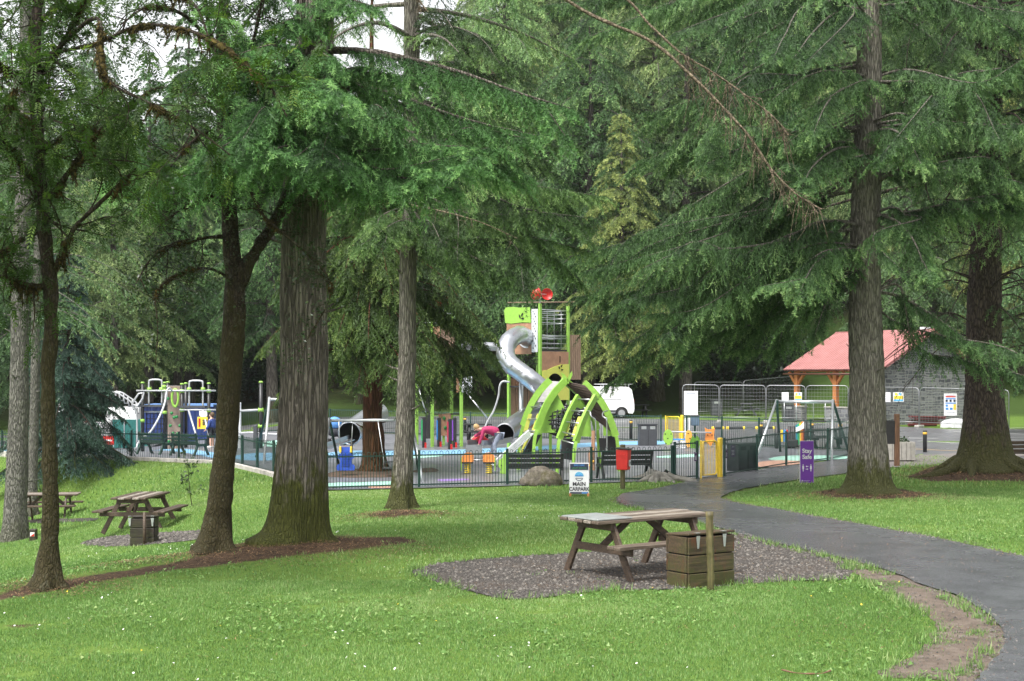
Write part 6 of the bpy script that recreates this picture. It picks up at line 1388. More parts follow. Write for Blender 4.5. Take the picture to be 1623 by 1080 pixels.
f1, _ = arch([ck(570, 105, 42.4), ck(650, 170, 42.5), ck(740, 260, 42.7), ck(815, 390, 43), ck(860, 560, 43.2), foot(880, 700, 43.4)])
f2, _ = arch([ck(748, 138, 42.3), ck(850, 240, 42.2), ck(935, 375, 42.2), ck(995, 530, 42.2), ck(1022, 640, 42.2), foot(1038, 725, 42.2)])
h1, _ = arch([foot(528, 745, 41.5), ck(540, 640, 41.5), ck(572, 530, 41.6), ck(625, 395, 41.8), ck(705, 250, 42.1)])
h2, _ = arch([foot(652, 800, 40.9), ck(672, 680, 40.9), ck(702, 560, 41.0), ck(762, 400, 41.3), ck(842, 252, 41.8)])
def ribbon(nm, a, b, i0, i1, mat, th=.03, sink=.06, n=8):
    q = MB(); ia = np.linspace(i0, i1, n)
    pts = [(V3([np.interp(i, range(26), a[:, k]) for k in range(3)]), V3([np.interp(i, range(26), b[:, k]) for k in range(3)])) for i in ia]
    for (p0, p1), (r0, r1) in zip(pts[:-1], pts[1:]):
        n_ = (p1 - p0).cross(r0 - p0).normalized(); n_ = n_ if n_.z > 0 else -n_; o_ = -n_ * sink
        vs = [p0 + o_, p1 + o_, r1 + o_, r0 + o_]; q.add(vs + [v - n_ * th for v in vs], [(0, 1, 2, 3), (7, 6, 5, 4), (0, 4, 5, 1), (1, 5, 6, 2), (2, 6, 7, 3), (3, 7, 4, 0)])
    return q.build(nm, mat, T)
GREYDK = plain('grey_deck', (.36, .34, .35), .55)
ribbon('upper_ramp', e1, e2, 17, 25.0, GREYDK); ribbon('dark_ramp', f1, f2, .5, 15, plain('brown_ramp', (.075, .05, .04), .6), n=12)
def rung(a, b, i, mat=STEEL, r=.022):
    q = MB(); q.tube([V3([np.interp(i, range(26), a[:, k]) for k in range(3)]), V3([np.interp(i, range(26), b[:, k]) for k in range(3)])], r, 8); q.build('rung', mat, T)
for i in (9.5, 12.5, 15.5): rung(e1, e2, i)
for i in (8, 12, 16, 20, 24): rung(h1, h2, i)
def slat(pts, mat=PEAR, th=.03, nm='pear_board'):
    n_ = (pts[1] - pts[0]).cross(pts[-1] - pts[0]).normalized() * th; q = MB(); m = len(pts); q.add(list(pts) + [p + n_ for p in pts], [tuple(range(m)), tuple(reversed(range(m, 2 * m)))] + [(i, (i + 1) % m, m + (i + 1) % m, m + i) for i in range(m)]); return q.build(nm, mat, T)
slat([ck(252, 540, 42.8), ck(288, 540, 42.8), ck(326, 392, 42.8), ck(296, 392, 42.8)]); slat([ck(322, 545, 42.4), ck(350, 545, 42.3), ck(398, 392, 42.4), ck(372, 392, 42.4)]); slat([ck(574, 572, 41.7), ck(612, 572, 41.7), ck(652, 412, 41.9), ck(618, 412, 41.9)]); slat([ck(650, 578, 41.4), ck(680, 578, 41.3), ck(732, 416, 41.5), ck(706, 416, 41.5)])
slat([ck(222, 730, 42.9), ck(236, 735, 42.8), ck(322, 560, 42.5), ck(300, 560, 42.6)]); 
side = lambda pts, Y, nm='side_panel': slat([ck(x, y, Y) for x, y in pts], LIME, .03, nm)
side([(372, 545), (540, 545), (470, 470), (590, 345), (530, 225), (430, 350)], 42.3); side([(706, 575), (808, 578), (800, 400), (770, 405)], 41.6); side([(640, 395), (770, 330), (720, 270), (700, 285)], 42.9); side([(905, 570), (1004, 572), (985, 500), (935, 392), (905, 420)], 42.5); side([(380, 548), (520, 548), (520, 520), (380, 520)], 42.9)
blk = lambda pts, Y, nm='rubber_panel': slat([ck(x, y, Y) for x, y in pts], RUBB, .03, nm)
blk([(226, 752), (310, 752), (400, 562), (330, 562)], 42.6); blk([(566, 590), (662, 596), (650, 770), (560, 755)], 41.9); blk([(940, 574), (1004, 574), (1028, 725), (935, 722)], 42.7); blk([(868, 590), (935, 590), (925, 700), (880, 700)], 43.0)
q = MB(); d0, d1 = ck(440, 445, 42.7), ck(742, 455, 42.4); ax_ = (d1 - d0); L_ = ax_.length; ax_.normalize(); s_, u_ = frame_of(ax_)
prof = [(t, .12 + .36 * math.sin(math.pi * (.12 + .76 * t)) ** .7) for t in np.linspace(0, 1, 9)]
for t, r_ in prof: q.tube([d0 + ax_ * (L_ * t) + (s_ * math.cos(a) + u_ * math.sin(a)) * r_ for a in np.linspace(0, 2 * math.pi, 20, endpoint=False)], .02, 5, closed=True)
for k in range(22):
    a = 2 * math.pi * k / 22; q.tube([d0 + ax_ * (L_ * t) + (s_ * math.cos(a + .3 * t) + u_ * math.sin(a + .3 * t)) * r_ for t, r_ in prof], .018, 5)
q.build('net_barrel', NETM, T)
A_, B_ = ck(305, 552, 42.3), ck(15, 815, 41.6); q = MB(); sd_ = V3((0, 1, 0)); q.beam(A_, B_, .42, .03); q.beam(A_ + sd_ * .22 + V3((0, 0, .05)), B_ + sd_ * .22 + V3((0, 0, .05)), .035, .14); q.beam(A_ - sd_ * .22 + V3((0, 0, .05)), B_ - sd_ * .22 + V3((0, 0, .05)), .035, .14); q.build('small_slide', WHITEP, T)
q = MB(); q.prism([((x - 100) / 5.141 * 41.0 / F, -(y - 900) / 5.141 * 41.0 / F) for x, y in ((62, 895), (70, 860), (48, 835), (50, 790), (85, 770), (95, 725), (120, 718), (148, 730), (152, 800), (138, 870), (118, 900))], .04, V3((ck(100, 900, 41.0).x, ck(100, 900, 41.0).y, max(.03, ck(100, 900, 41).z)))); q.build('cutout_panel', LIME, T)
for x, y in ((75, 810), (125, 775), (120, 850)): 
    v = ck(x, y, 41.0); MB().lathe([(.02, 0), (.02, .01)], 8, (v.x, v.y - .03, v.z), Matrix.Rotation(math.pi / 2, 3, 'X')).build('bolt', HOLE, T)
slat([ck(785, 720, 40.8), ck(790, 850, 40.7), ck(838, 855, 40.7), ck(838, 530, 40.9), ck(815, 530, 40.9), ck(812, 660, 40.8)], BRNP, .04, 'climbing_plank')
for x, y in ((812, 735), (800, 812), (825, 780), (818, 680)): MB().ball(ck(x, y, 40.68), .035, n=8, m=6).build('hand_hold', AMBER, T)
MB().tube(bez([ck(775, 365, 41.3), ck(798, 375, 41), ck(806, 410, 40.9), ck(825, 425, 40.9), ck(842, 450, 40.9), ck(845, 575, 40.9)], 24), .02, 8).build('hand_rail', STEEL, T); MB().tube(bez([ck(942, 365, 42), ck(905, 380, 41.5), ck(900, 410, 41.2), ck(925, 430, 41.1), ck(934, 470, 41.1), foot(936, 740, 41.1)], 24), .02, 8).build('hand_rail', STEEL, T)
def leaf_orn(a, b, w_): 
    d = (b - a); s_ = V3((d.z, 0, -d.x)).normalized() * w_; slat([a, a.lerp(b, .35) + s_, a.lerp(b, .75) + s_ * .9, b, a.lerp(b, .6) - s_ * .6, a.lerp(b, .25) - s_ * .6], LIME, .05, 'leaf_ornament')
leaf_orn(ck(628, 150, 42.3), ck(560, 55, 42.3), .06); leaf_orn(ck(612, 135, 42.3), ck(650, 42, 42.3), .06)
for x, Y in ((395, 43.4), (475, 43.4)): v = ck(x, 560, Y); MB().box((v.x, v.y, .5), (.09, .09, 1.2)).build('post', LIMED, T)

# ---------------------------------------------------------------- swings
def swing_frame(label, P1, P2, feet, r=.045):
    """P1,P2 beam ends; feet: (apex 0/1, ground point, material)"""
    base = (P1 + P2) / 2; g0 = V3((base.x, base.y, gz1(base.x, base.y))); T = thing('swing_set', label, 'swing', g0)
    MB().tube([P1 - g0, P2 - g0], r, 10).build('cross_beam', STEEL, T)
    for a, f_, m_ in feet: MB().tube([(P1, P2)[a] - g0 + V3((0, 0, .06)), V3((f_[0], f_[1], gz1(f_[0], f_[1]) - .05)) - g0], r * .85, 8).build('leg', m_, T)
    return T, g0
Y0 = 40.5
T, g0 = swing_frame('low swing set with blue chair seat and platform seat in front of the redwood', W(522, 667, Y0), W(652, 666, Y0 - .6), ((0, GX(508, 38.6), STEEL), (0, GX(539, 42.6), GREEN), (1, GX(671, 38.0), STEEL), (1, GX(664, 42.2), GREEN)))
seat = W(548, 746, Y0 - .1) - g0; q = MB(); k = Y0 / F
pr = [(-13, 0), (13, 0), (15, 5), (13, 9), (9, 11), (9, 17), (13, 20), (12, 24), (8, 27), (8, 37), (-8, 37), (-8, 27), (-12, 24), (-13, 20), (-9, 17), (-9, 11), (-13, 9), (-15, 5)]
q.prism([(a * k, b_ * k) for a, b_ in pr], .06, seat, (1, 0, 0), (0, .12, 1))
for j in range(7): q.box(seat + V3((0, -.035, (8 + 3.6 * j) * k)), (.24, .02, .02))
q.box(seat + V3((0, .18, .04)), (.44, .36, .05), bev=.02); q.build('chair_seat', BLUEP, T)
for s in (-1, 1):
    MB().box(seat + V3((s * 8.5 * k, 0, 33 * k)), (.06, .09, .18), bev=.015).build('strap', SIGNY, T); MB().tube([seat + V3((s * 9 * k, 0, 36 * k)), W(548 + s * 11, 667, Y0 - .1) - g0], .011, 6).build('chain', STEEL, T)
pl = W(622, 742, Y0 - .4) - g0; q = MB(); q.box(pl, (.50, .5, .05), bev=.015); q.box(pl + V3((0, 0, .17)), (.44, .03, .03)); q.build('platform_seat', BLACKM, T)
for px, s in ((599, -1), (640, 1)): MB().tube([pl + V3((s * .24, 0, 0)), pl + V3((s * .24, 0, .2)), W(px, 667, Y0 - .4) - g0], .012, 6).build('hanger', STEEL, T)
Y1 = 50.4; T, g0 = swing_frame('grey swing set near the larch, behind the purple sign', W(1231, 637, Y1), W(1320, 637, Y1 - .6), ((0, GX(1197, 48.6), STEEL), (0, GX(1237, 53.0), GREEN), (1, GX(1318, 47.8), STEEL), (1, GX(1346, 52.6), GREEN)), .055)
for px, mm in ((1231, 0), (1320, 1)): v = W(px, 640, Y1 - .3 * mm) - g0; MB().box(v, (.08, .3, .26), bev=.02).build('bracket', GREEN, T)
for a, b_ in ((1243, 1262), (1289, 1308)):
    s0, s1 = W(a, 668, Y1 - .3) - g0, W(b_, 668, Y1 - .3) - g0; MB().tube([W(a, 638, Y1 - .3) - g0, s0], .012, 6).build('chain', STEEL, T); MB().tube([W(b_, 638, Y1 - .3) - g0, s1], .012, 6).build('chain', STEEL, T); MB().box((s0 + s1) / 2, ((s1 - s0).length + .04, .2, .05), bev=.015).build('swing_seat', RUBB, T)
Y2 = 47.5; T, g0 = swing_frame('swing set at left half hidden behind the thickest trunk', W(427, 633, Y2), W(502, 637, Y2 + .6), ((0, GX(418, 45.9), SILVER), (0, GX(405, 49.2), GREEN), (1, GX(506, 46.4), SILVER), (1, GX(494, 50), GREEN)), .05)
s0 = W(452, 668, Y2) - g0; MB().tube(bez([W(449, 637, Y2) - g0, s0 + V3((0, 0, .2)), s0], 10), .015, 6).build('chain', STEEL, T); s1 = W(472, 668, Y2 + .2) - g0; MB().tube([W(472, 637, Y2 + .2) - g0, s1], .015, 6).build('chain', STEEL, T); MB().box((s0 + s1) / 2, (.5, .2, .06), bev=.02).build('swing_seat', RUBB, T)

# ---------------------------------------------------------------- spring see-saws
def coil(c, r, h, n, w_=.02): return bez([c + V3((r * math.cos(a), r * math.sin(a), h * a / (2 * math.pi * n))) for a in np.linspace(0, 2 * math.pi * n, n * 10)], n * 14)
p = GX(757, 41.2); T = thing('spring_seesaw', 'spring see-saw with two orange half-round seats just behind the hooped railing', 'spring see-saw', p); k = 41.2 / F
for s, cx in ((-1, -16), (1, 18)):
    x = cx * k; MB().tube(coil(V3((x, 0, .02)), .085, .30, 5), .018, 6).build('spring', SIGNY, T); MB().box((x, 0, .345), (.34, .30, .04), bev=.01).build('seat', BLACKM, T)
    pr = [(-.17 * s, .0), (.17 * s, 0), (.16 * s, .14), (.10 * s, .235), (0, .265), (-.12 * s, .25), (-.17 * s, .20)]
    for yy in (-.14, .14): q = MB(); q.prism([(x + a, .37 + b_) for a, b_ in pr], .03, (0, yy, 0)); q.build('side_panel', ORANGE, T)
    MB().box((x + s * .18, 0, .30), (.03, .32, .36)).build('end_panel', LIME, T); MB().lathe([(.13, 0), (.13, .03)], 14, (x, 0, -.005)).build('base', STEELD, T)
MB().tube([(-16 * k, 0, .42), (18 * k, 0, .42)], .025, 8).build('link_bar', STEEL, T)
p = GX(1092, 55.5); k = 55.5 / F; T = thing('animal_seesaw', 'see-saw with green, orange and cat-eared orange panels behind the near yellow gate', 'spring see-saw', p); z_ = lambda py: (HY - py) * k + EYE - p.z; x_ = lambda px: (px - 1092) * k
def ell(cx, cy, a, b_, n=20): return [(x_(cx + a * math.cos(t)), z_(cy + b_ * math.sin(t))) for t in np.linspace(0, 2 * math.pi, n, endpoint=False)]
MB().prism(ell(1058.5, 693, 7.7, 12.5), .04, (0, -.1, 0)).build('green_panel', LIME, T); MB().prism([(x_(a), z_(b_)) for a, b_ in ((1087, 684), (1091, 681.5), (1095, 684), (1097, 694), (1094, 706), (1090, 711), (1087, 704), (1085.5, 694))], .04, (0, -.1, 0)).build('orange_panel', plain('orange_light', (.80, .40, .08), .45), T)
MB().prism([(x_(a), z_(b_)) for a, b_ in ((1117.5, 678), (1122, 681), (1129, 681), (1133.5, 678.5), (1132, 690), (1133, 698), (1127, 708), (1122, 703), (1118, 697), (1119, 688))], .04, (0, .1, 0)).build('eared_panel', ORANGE, T)
q = MB()
for cx, cy in ((1054, 688), (1063, 688), (1058, 695), (1055, 703), (1063, 703), (1090, 687), (1093, 695), (1122, 690), (1129, 690), (1126, 687)): q.ball((x_(cx), -.13 if cx < 1110 else .075, z_(cy)), (.025, .012, .025), n=8, m=5)
q.build('spot', HOLE, T)
MB().tube([(x_(1060), 0, z_(684.5)), (x_(1128), 0, z_(686))], .03, 8).build('rail', SILVER, T); MB().box((x_(1075), .1, z_(697)), (.8, .35, .05), bev=.01).build('bench_board', SKYB, T)
for cx in (1070, 1083): MB().tube(coil(V3((x_(cx), 0, 0)), .12, z_(699), 5), .025, 6).build('spring', WHITEP, T)
for cx in (1097, 1104): MB().prism([(x_(cx - 4), z_(722)), (x_(cx), z_(720)), (x_(cx + 4), z_(703)), (x_(cx + 3), z_(694)), (x_(cx - 1), z_(690)), (x_(cx - 5), z_(700))], .04, (0, -.25, 0)).build('dark_leaf', plain('leaf_green', (.09, .22, .02), .5), T)

# ---------------------------------------------------------------- balance posts
for px, y, top, cm, lab in ((672, 55.8, 661, plain('strip_green', (.02, .35, .10), .4), 'black balance post with a green strip, beside the slim trunk'), (696, 56.6, 662, plain('strip_blue', (.02, .22, .60), .4), 'black balance post with a blue strip'), (713, 54.6, 664, plain('strip_red', (.45, .02, .06), .4), 'black balance post with a red strip, nearest of the set'), (720.5, 56, 662, plain('strip_violet', (.22, .06, .45), .4), 'black balance post with a violet strip')):
    p = GX(px, y); k = y / F; h = (HY - top) * k + EYE - p.z; T = thing('balance_post', lab, 'play post', p); MB().box((0, 0, h / 2), (.14, .14, h), .3, bev=.02).build('post', BLACKP, T); MB().box((-.075, -.04, h * .58), (.05, .06, h * .66), .3).build('strip', cm, T); MB().box((.06, -.06, .11), (.07, .08, .24), .3).build('foot', RED, T)
p = GX(705, 57.6); k = 57.6 / F; T = thing('climbing_board', 'brown climbing board with green holds between the coloured balance posts', 'climbing board', p)
z_ = lambda py: (HY - py) * k + EYE - p.z; MB().prism([(-.17, z_(691)), (.13, z_(691)), (.26, z_(658)), (.2, z_(655)), (-.26, z_(657))], .05).build('board', BRNP, T)
for a, b_ in ((-.02, 663), (.02, 678)): MB().ball((a, -.06, z_(b_)), (.06, .05, .08), n=8, m=6).build('hand_hold', SIGNG, T)
MB().tube([(-.5, 0, z_(656.5)), (.7, 0, z_(656.5))], .03, 8).build('bar', BLACKM, T); MB().box((-.05, .05, z_(691) / 2), (.1, .06, z_(691))).build('leg', LIMED, T); MB().box((.65, .05, z_(656) / 2), (.12, .12, z_(656) + .1)).build('post', BLACKP, T); MB().box((-.5, .05, z_(656) / 2), (.12, .12, z_(656) + .1)).build('post', BLACKP, T)
# ---------------------------------------------------------------- rainbow play panel
p = GX(1262, 55.2); k = 55.2 / F; z_ = lambda py: (HY - py) * k + EYE - p.z; x_ = lambda px: (px - 1262) * k
T = thing('rainbow_toy', 'rainbow striped play panel on black posts behind the path railing', 'play panel', p)
for px, top in ((1231, 676), (1251, 676), (1257.5, 676), (1277, 665)): MB().tube([(x_(px), 0, -.05), (x_(px), 0, z_(top))], .07, 10).build('post', BLACKP, T)
for j, (cm, xx) in enumerate(zip(((.02, .22, .30), (.03, .35, .12), (.75, .50, .04), (.70, .20, .03), (.45, .03, .03)), (1262.5, 1265.5, 1268.5, 1271.3, 1274))): MB().prism([(x_(xx - 1.5), z_(705)), (x_(xx + 1.5), z_(705)), (x_(xx + 1.5), z_(673 - j * 1.6)), (x_(xx - 1.5), z_(674 - j * 1.6))], .04).build('stripe', plain('rainbow_%s' % 'abcde'[j], cm, .45), T)
MB().prism([(x_(a), z_(b_)) for a, b_ in ((1261, 678), (1268, 675), (1274, 668), (1274, 679), (1268, 682), (1261, 685))], .03, (0, -.05, 0)).build('white_swoosh', WHITE, T)
for xx, cm in ((1239, SIGNY), (1243.5, SKYB), (1248, RED)): MB().box((x_(xx), 0, z_(691)), (.09, .05, z_(682) - z_(701))).build('slat', cm, T)
MB().box((x_(1255), .05, z_(703)), (.45, .3, .3), bev=.03).build('seat_block', BLACKP, T)

# ---------------------------------------------------------------- open tube slide behind the front swing
g = GX(560, 52); O = V3(g); T = thing('tube_slide', 'short silver tube slide with wide dark mouth behind the front swing and redwood', 'slide', g)
c = bez([W(600, 655, 53.8) - O, W(580, 668, 52.8) - O, W(566, 678, 52) - O, W(554, 687, 51.2) - O], 20); q = MB(); q.tube(c, .42, 24, cap=False); q.build('tube', SLIDE, T); q = MB(); q.tube(c, .40, 24, cap=False); q.build('lining', SLIDE_IN, T)
a_, b_ = W(552, 697, 51) - O, W(512, 711, 49.8) - O; q = MB(); q.beam(a_, b_, .6, .03); 
for s in (-.3, .3): q.beam(a_ + V3((0, s, .07)), b_ + V3((0, s, .07)), .03, .17)
q.build('tray', SLIDE, T); MB().tube([(W(557, 700, 51.2) - O).xy.to_3d() + V3((0, 0, -.05)), W(557, 695, 51.2) - O], .05, 8).build('support', BLACKM, T); MB().tube([(W(598, 665, 53.8) - O).xy.to_3d(), W(598, 660, 53.8) - O], .06, 8).build('support', BLACKM, T)
e = V3(c[-1] - c[-3]).normalized(); s_, u_ = frame_of(e); q = MB(); q.tube([V3(c[-1]) + (s_ * math.cos(a) + u_ * math.sin(a)) * .42 for a in np.linspace(0, 2 * math.pi, 24, endpoint=False)], .025, 6, closed=True); q.build('rim', SLIDE, T)
p = GX(531, 58); T = thing('pushchair', 'dark pushchair with blue hood and pink bag beside the thickest trunk', 'pushchair', p)
MB().tube(bez([(.35, 0, .35), (.05, 0, .55), (-.25, 0, .95), (-.38, 0, 1.02)], 12), .02, 6).tube([(.3, 0, .15), (-.2, 0, .8)], .02, 6).tube([(-.3, 0, .15), (.15, 0, .6)], .02, 6).build('frame', BLACKM, T)
q = MB(); q.ball((0, 0, .55), (.32, .22, .2)); q.build('seat', plain('pram_dark', (.02, .022, .03), .8), T); q = MB(); q.ball((-.02, 0, .92), (.30, .23, .26)); q.build('hood', plain('pram_blue', (.10, .28, .65), .7), T); q = MB(); q.ball((.34, -.1, .35), (.16, .12, .2)); q.build('bag', plain('pram_pink', (.65, .16, .30), .7), T)
for xx in (-.3, .3): 
    for yy in (-.2, .2): MB().tube([V3((xx + .13 * math.cos(a), yy, .13 + .13 * math.sin(a))) for a in np.linspace(0, 6.28, 16, endpoint=False)], .03, 6, closed=True).build('wheel', TYRE, T)

# ---------------------------------------------------------------- climbing frame at far left
yC = 58.5; g = GX(275, yC); O = V3(g); k = yC / F; c_ = lambda px, py, dy=0.0: W(px, py, yC + dy) - O
T = thing('climbing_unit', 'black and silver climbing frame with lime joints and brown climbing wall at far left', 'climbing frame', g)
for px, top, dy in ((226, 608, 0), (261, 608, .3), (266, 607, 1.3), (288.5, 610, 0), (294.5, 609, .9), (331, 609, 0)):
    v = c_(px, top, dy); MB().tube([(v.x, v.y, -.1), v], .07, 10).build('post', BLACKM, T); MB().lathe([(.08, 0), (.09, .03), (.05, .07)], 10, v).build('cap', LIMED, T)
for x0, x1, yy, dy in ((216, 342, 619.5, -.1), (256, 287, 613, 1.2), (284, 342, 650, -.1), (222, 262, 653, .2)): MB().tube([c_(x0, yy, dy), c_(x1, yy, dy)], .035, 8).build('rail', SILVER, T)
for px, py in ((261, 619), (288.5, 620), (331, 620), (260, 613), (226, 667), (261, 654), (288.5, 650.5), (331, 651), (237, 617), (256, 617), (300, 617), (322, 617)): MB().tube([c_(px - 3.2, py, -.05), c_(px + 3.2, py, -.05)], .07, 10).build('joint', LIME, T)
for x0, x1, t_, bt in ((236, 256.5, 602, 642), (300, 321.5, 603.5, 646)): MB().tube(bez([c_(x0, bt), c_(x0, t_ + 6), c_(x0 + 2, t_ + 1), c_((x0 + x1) / 2, t_), c_(x1 - 2, t_ + 1), c_(x1, t_ + 6), c_(x1, bt)], 40), .038, 8).build('hoop', SILVER, T)
for x0, x1, yy in ((222, 263, 643.5), (286, 329, 645)): MB().box(c_((x0 + x1) / 2, yy, .4), ((x1 - x0) * k, 1.0, .08)).build('deck', GREYB, T)
q = MB(); v0, v1 = c_(265, 612, .1), c_(287, 612, .1); zb = -.05; q.box(((v0.x + v1.x) / 2, v0.y + .1, (v0.z + zb) / 2), (v1.x - v0.x, .06, v0.z - zb)); q.build('climbing_wall', plain('wall_taupe', (.25, .185, .15), .6, var=.15), T)
rg = random.Random(4)
for px, py in ((266.5, 632), (272, 655), (276, 662), (280, 661), (270, 675), (285, 675), (274, 687), (281, 688), (268, 700)): MB().ball(c_(px, py, .04), (.07, .05, .07), n=7, m=5).build('hand_hold', SIGNG, T)
MB().tube([c_(277.5 + 5 * math.cos(a), 631 + 14 * math.sin(a), -.05) for a in np.linspace(0, 6.283, 24, endpoint=False)], .05, 8, closed=True).build('ring', LIME, T)
MB().tube(bez([c_(273, 620, -.4), c_(268, 615, -.5), c_(264, 622, -.6), c_(261, 640, -.8), c_(252, 662, -1.2), c_(238, 685, -1.8), c_(222, 698, -2.4), c_(215, 712, -2.7)], 40), .042, 8).build('sliding_pole', SILVER, T)
q = MB(); l0 = [c_(a, b_, -.2) for a, b_ in ((176, 621), (186, 623), (197, 630), (208, 638), (214, 648), (217, 662), (217.5, 704))]; l1 = [v + V3((0, .7, 0)) for v in l0]; b0, b1 = bez(l0, 30), bez(l1, 30); q.tube(b0, .035, 6); q.tube(b1, .035, 6)
for j in range(0, 20, 3): q.tube([b0[j], V3(b0[j]) + V3((.03, .1, -.28)), V3(b1[j]) + V3((.03, -.1, -.28)), b1[j]], .03, 6)
q.build('arched_ladder', SILVER, T)
MB().tube([c_(a, b_, -.3) for a, b_ in ((209, 640), (220, 624), (228, 623), (226, 632), (218, 644), (212, 642))], .04, 8, closed=True).build('triangle_bar', SILVER, T)
q = MB()
for j in range(6): q.tube([c_(232 + 6 * j, 652, .2), c_(232 + 6 * j, 703, .2)], .018, 5)
for j in range(6): q.tube([c_(231, 656 + 8 * j, .2), c_(263, 656 + 8 * j, .2)], .018, 5)
q.build('net', NETM, T)
MB().tube([c_(299, 651, -.2), c_(315, 704, -1.2)], .04, 8).build('sloping_pole', SILVER, T); MB().tube([c_(322, 651, -.2), c_(331, 690, -1)], .04, 8).build('sloping_pole', SILVER, T)
q = MB(); q.box(c_(321, 670.5, -.5), (16 * k, .04, 19 * k)); q.build('yellow_panel', SIGNY, T); q = MB(); q.box(c_(316, 670, -.53), (2.6 * k, .02, 13 * k)); q.build('panel_writing', RED, T); q = MB()
for a in range(3):
    for b_ in range(3): q.box(c_(322 + 2.6 * a, 666.5 + 3 * b_, -.53), (1.9 * k, .02, 2.2 * k))
q.build('panel_grid', NAVY, T)
# black pull-up post right of it
g = GX(413, 55.5); O = V3(g); c_ = lambda px, py, dy=0.0: W(px, py, 55.5 + dy) - O; T = thing('exercise_bars', 'tall black post with lime collars and silver bars left of the thickest trunk', 'exercise bars', g)
v = c_(413.5, 607); MB().tube([(v.x, v.y, -.1), v], .075, 12).build('post', BLACKM, T); MB().lathe([(.09, 0), (.095, .03), (.05, .07)], 12, v).build('cap', LIMED, T)
for py in (650, 676): MB().tube([c_(409.5, py), c_(417.5, py)], .09, 10).build('collar', LIME, T)
MB().tube([c_(378, 651.5, .4), c_(413, 650)], .045, 8).build('bar', SILVER, T); MB().tube(bez([c_(378, 687, .4), c_(400, 686), c_(418, 688), c_(450, 689)], 14), .045, 8).build('bar', SILVER, T)
v = c_(379, 640, .4); MB().box((v.x, v.y, v.z / 2), (.16, .1, v.z + .1), bev=.03).build('ladder_post', WHITEP, T); v = c_(405, 676, -.2); MB().box((v.x, v.y, v.z / 2), (.16, .16, v.z + .1), bev=.02).build('stub_post', GREYB, T)
g = GX(95, 62); O = V3(g); T = thing('zigzag_bars', 'white zigzag bars behind the young spruce at far left', 'play equipment', g); q = MB(); c_ = lambda px, py: W(px, py, 62) - O
v = c_(94, 630); q.tube([(v.x, v.y, -.1), v], .045, 8); q.tube([c_(92, 634), c_(101, 641), c_(92, 652), c_(94, 659), c_(101, 648)], .035, 6); q.tube([c_(118, 628), c_(124, 636)], .04, 6); q.tube([c_(139, 640), c_(141, 652)], .04, 6); q.build('bars', SILVER, T)

# ---------------------------------------------------------------- container, hoarding, no-entry sign, banner
g = GX(290, 70.5); T = thing('storage_container', 'blue corrugated storage container behind the climbing frame', 'container', g, .05); k = 70.5 / F; hC = (HY - 643) * k + EYE - g.z; wC = 106 * k; q = MB()
n_ = 40; pts = []
for j in range(n_ + 1): pts.append((-wC / 2 + wC * j / n_, -1.2 + (.05 if (j // 2) % 2 else 0)))
q.prism(pts + [(wC / 2, 1.2), (-wC / 2, 1.2)], hC, (0, 0, hC / 2), (1, 0, 0), (0, 1, 0)); q.build('body', CBLUE, T); q = MB(); q.box((0, -1.22, hC + .03), (wC + .06, .1, .12)); q.box((0, 0, hC + .05), (wC + .05, 2.4, .06)); q.build('roof_edge', plain('container_rail', (.16, .30, .62), .4), T); q = MB(); q.prism([(-.2, .25), (.2, .25), (.2, -.05), (0, -.25), (-.2, -.05)], .02, (wC / 2 - .45, -1.24, hC - .4)); q.build('badge', WHITE, T)
g = GX(207, 71.5); k = 71.5 / F; T = thing('hoarding', 'teal screen panels in front of a white van at far left', 'hoarding', g); hH = (HY - 664) * k + EYE - g.z
for j in range(3): MB().box(((-1 + j) * .62, 0, hH / 2), (.58, .05, hH - .06), bev=.01).build('panel', TEAL, T)
for j in range(4): MB().box(((-1.5 + j) * .62, -.02, hH / 2), (.035, .08, hH + .05)).build('post', SILVER, T)
g = GX(135, 74); T = thing('no_entry_sign', 'round red no-entry sign with white bar behind the young spruce', 'sign', g); zc = (HY - 665.5) * 74 / F + EYE - g.z
MB().tube([(0, .04, -.1), (0, .04, zc)], .035, 8).build('pole', GREEN, T); MB().lathe([(.165, 0), (.165, .02)], 24, (0, 0, zc), Matrix.Rotation(math.pi / 2, 3, 'X')).build('disc', RED, T); MB().box((0, -.025, zc), (.24, .008, .055)).build('bar', WHITE, T)
g = GX(172, 69.5); k = 69.5 / F; T = thing('banner', 'red banner with white lettering band on the far left railing', 'banner', g); MB().box((0, 0, .62), (17 * k, .02, .42)).build('cloth', RED, T); MB().box((0, -.014, .62), (12 * k, .004, .08)).build('lettering', WHITE, T); MB().box((-8 * k, .02, .4), (.04, .04, .9)).box((8 * k, .02, .4), (.04, .04, .9)).build('stake', SILVER, T)

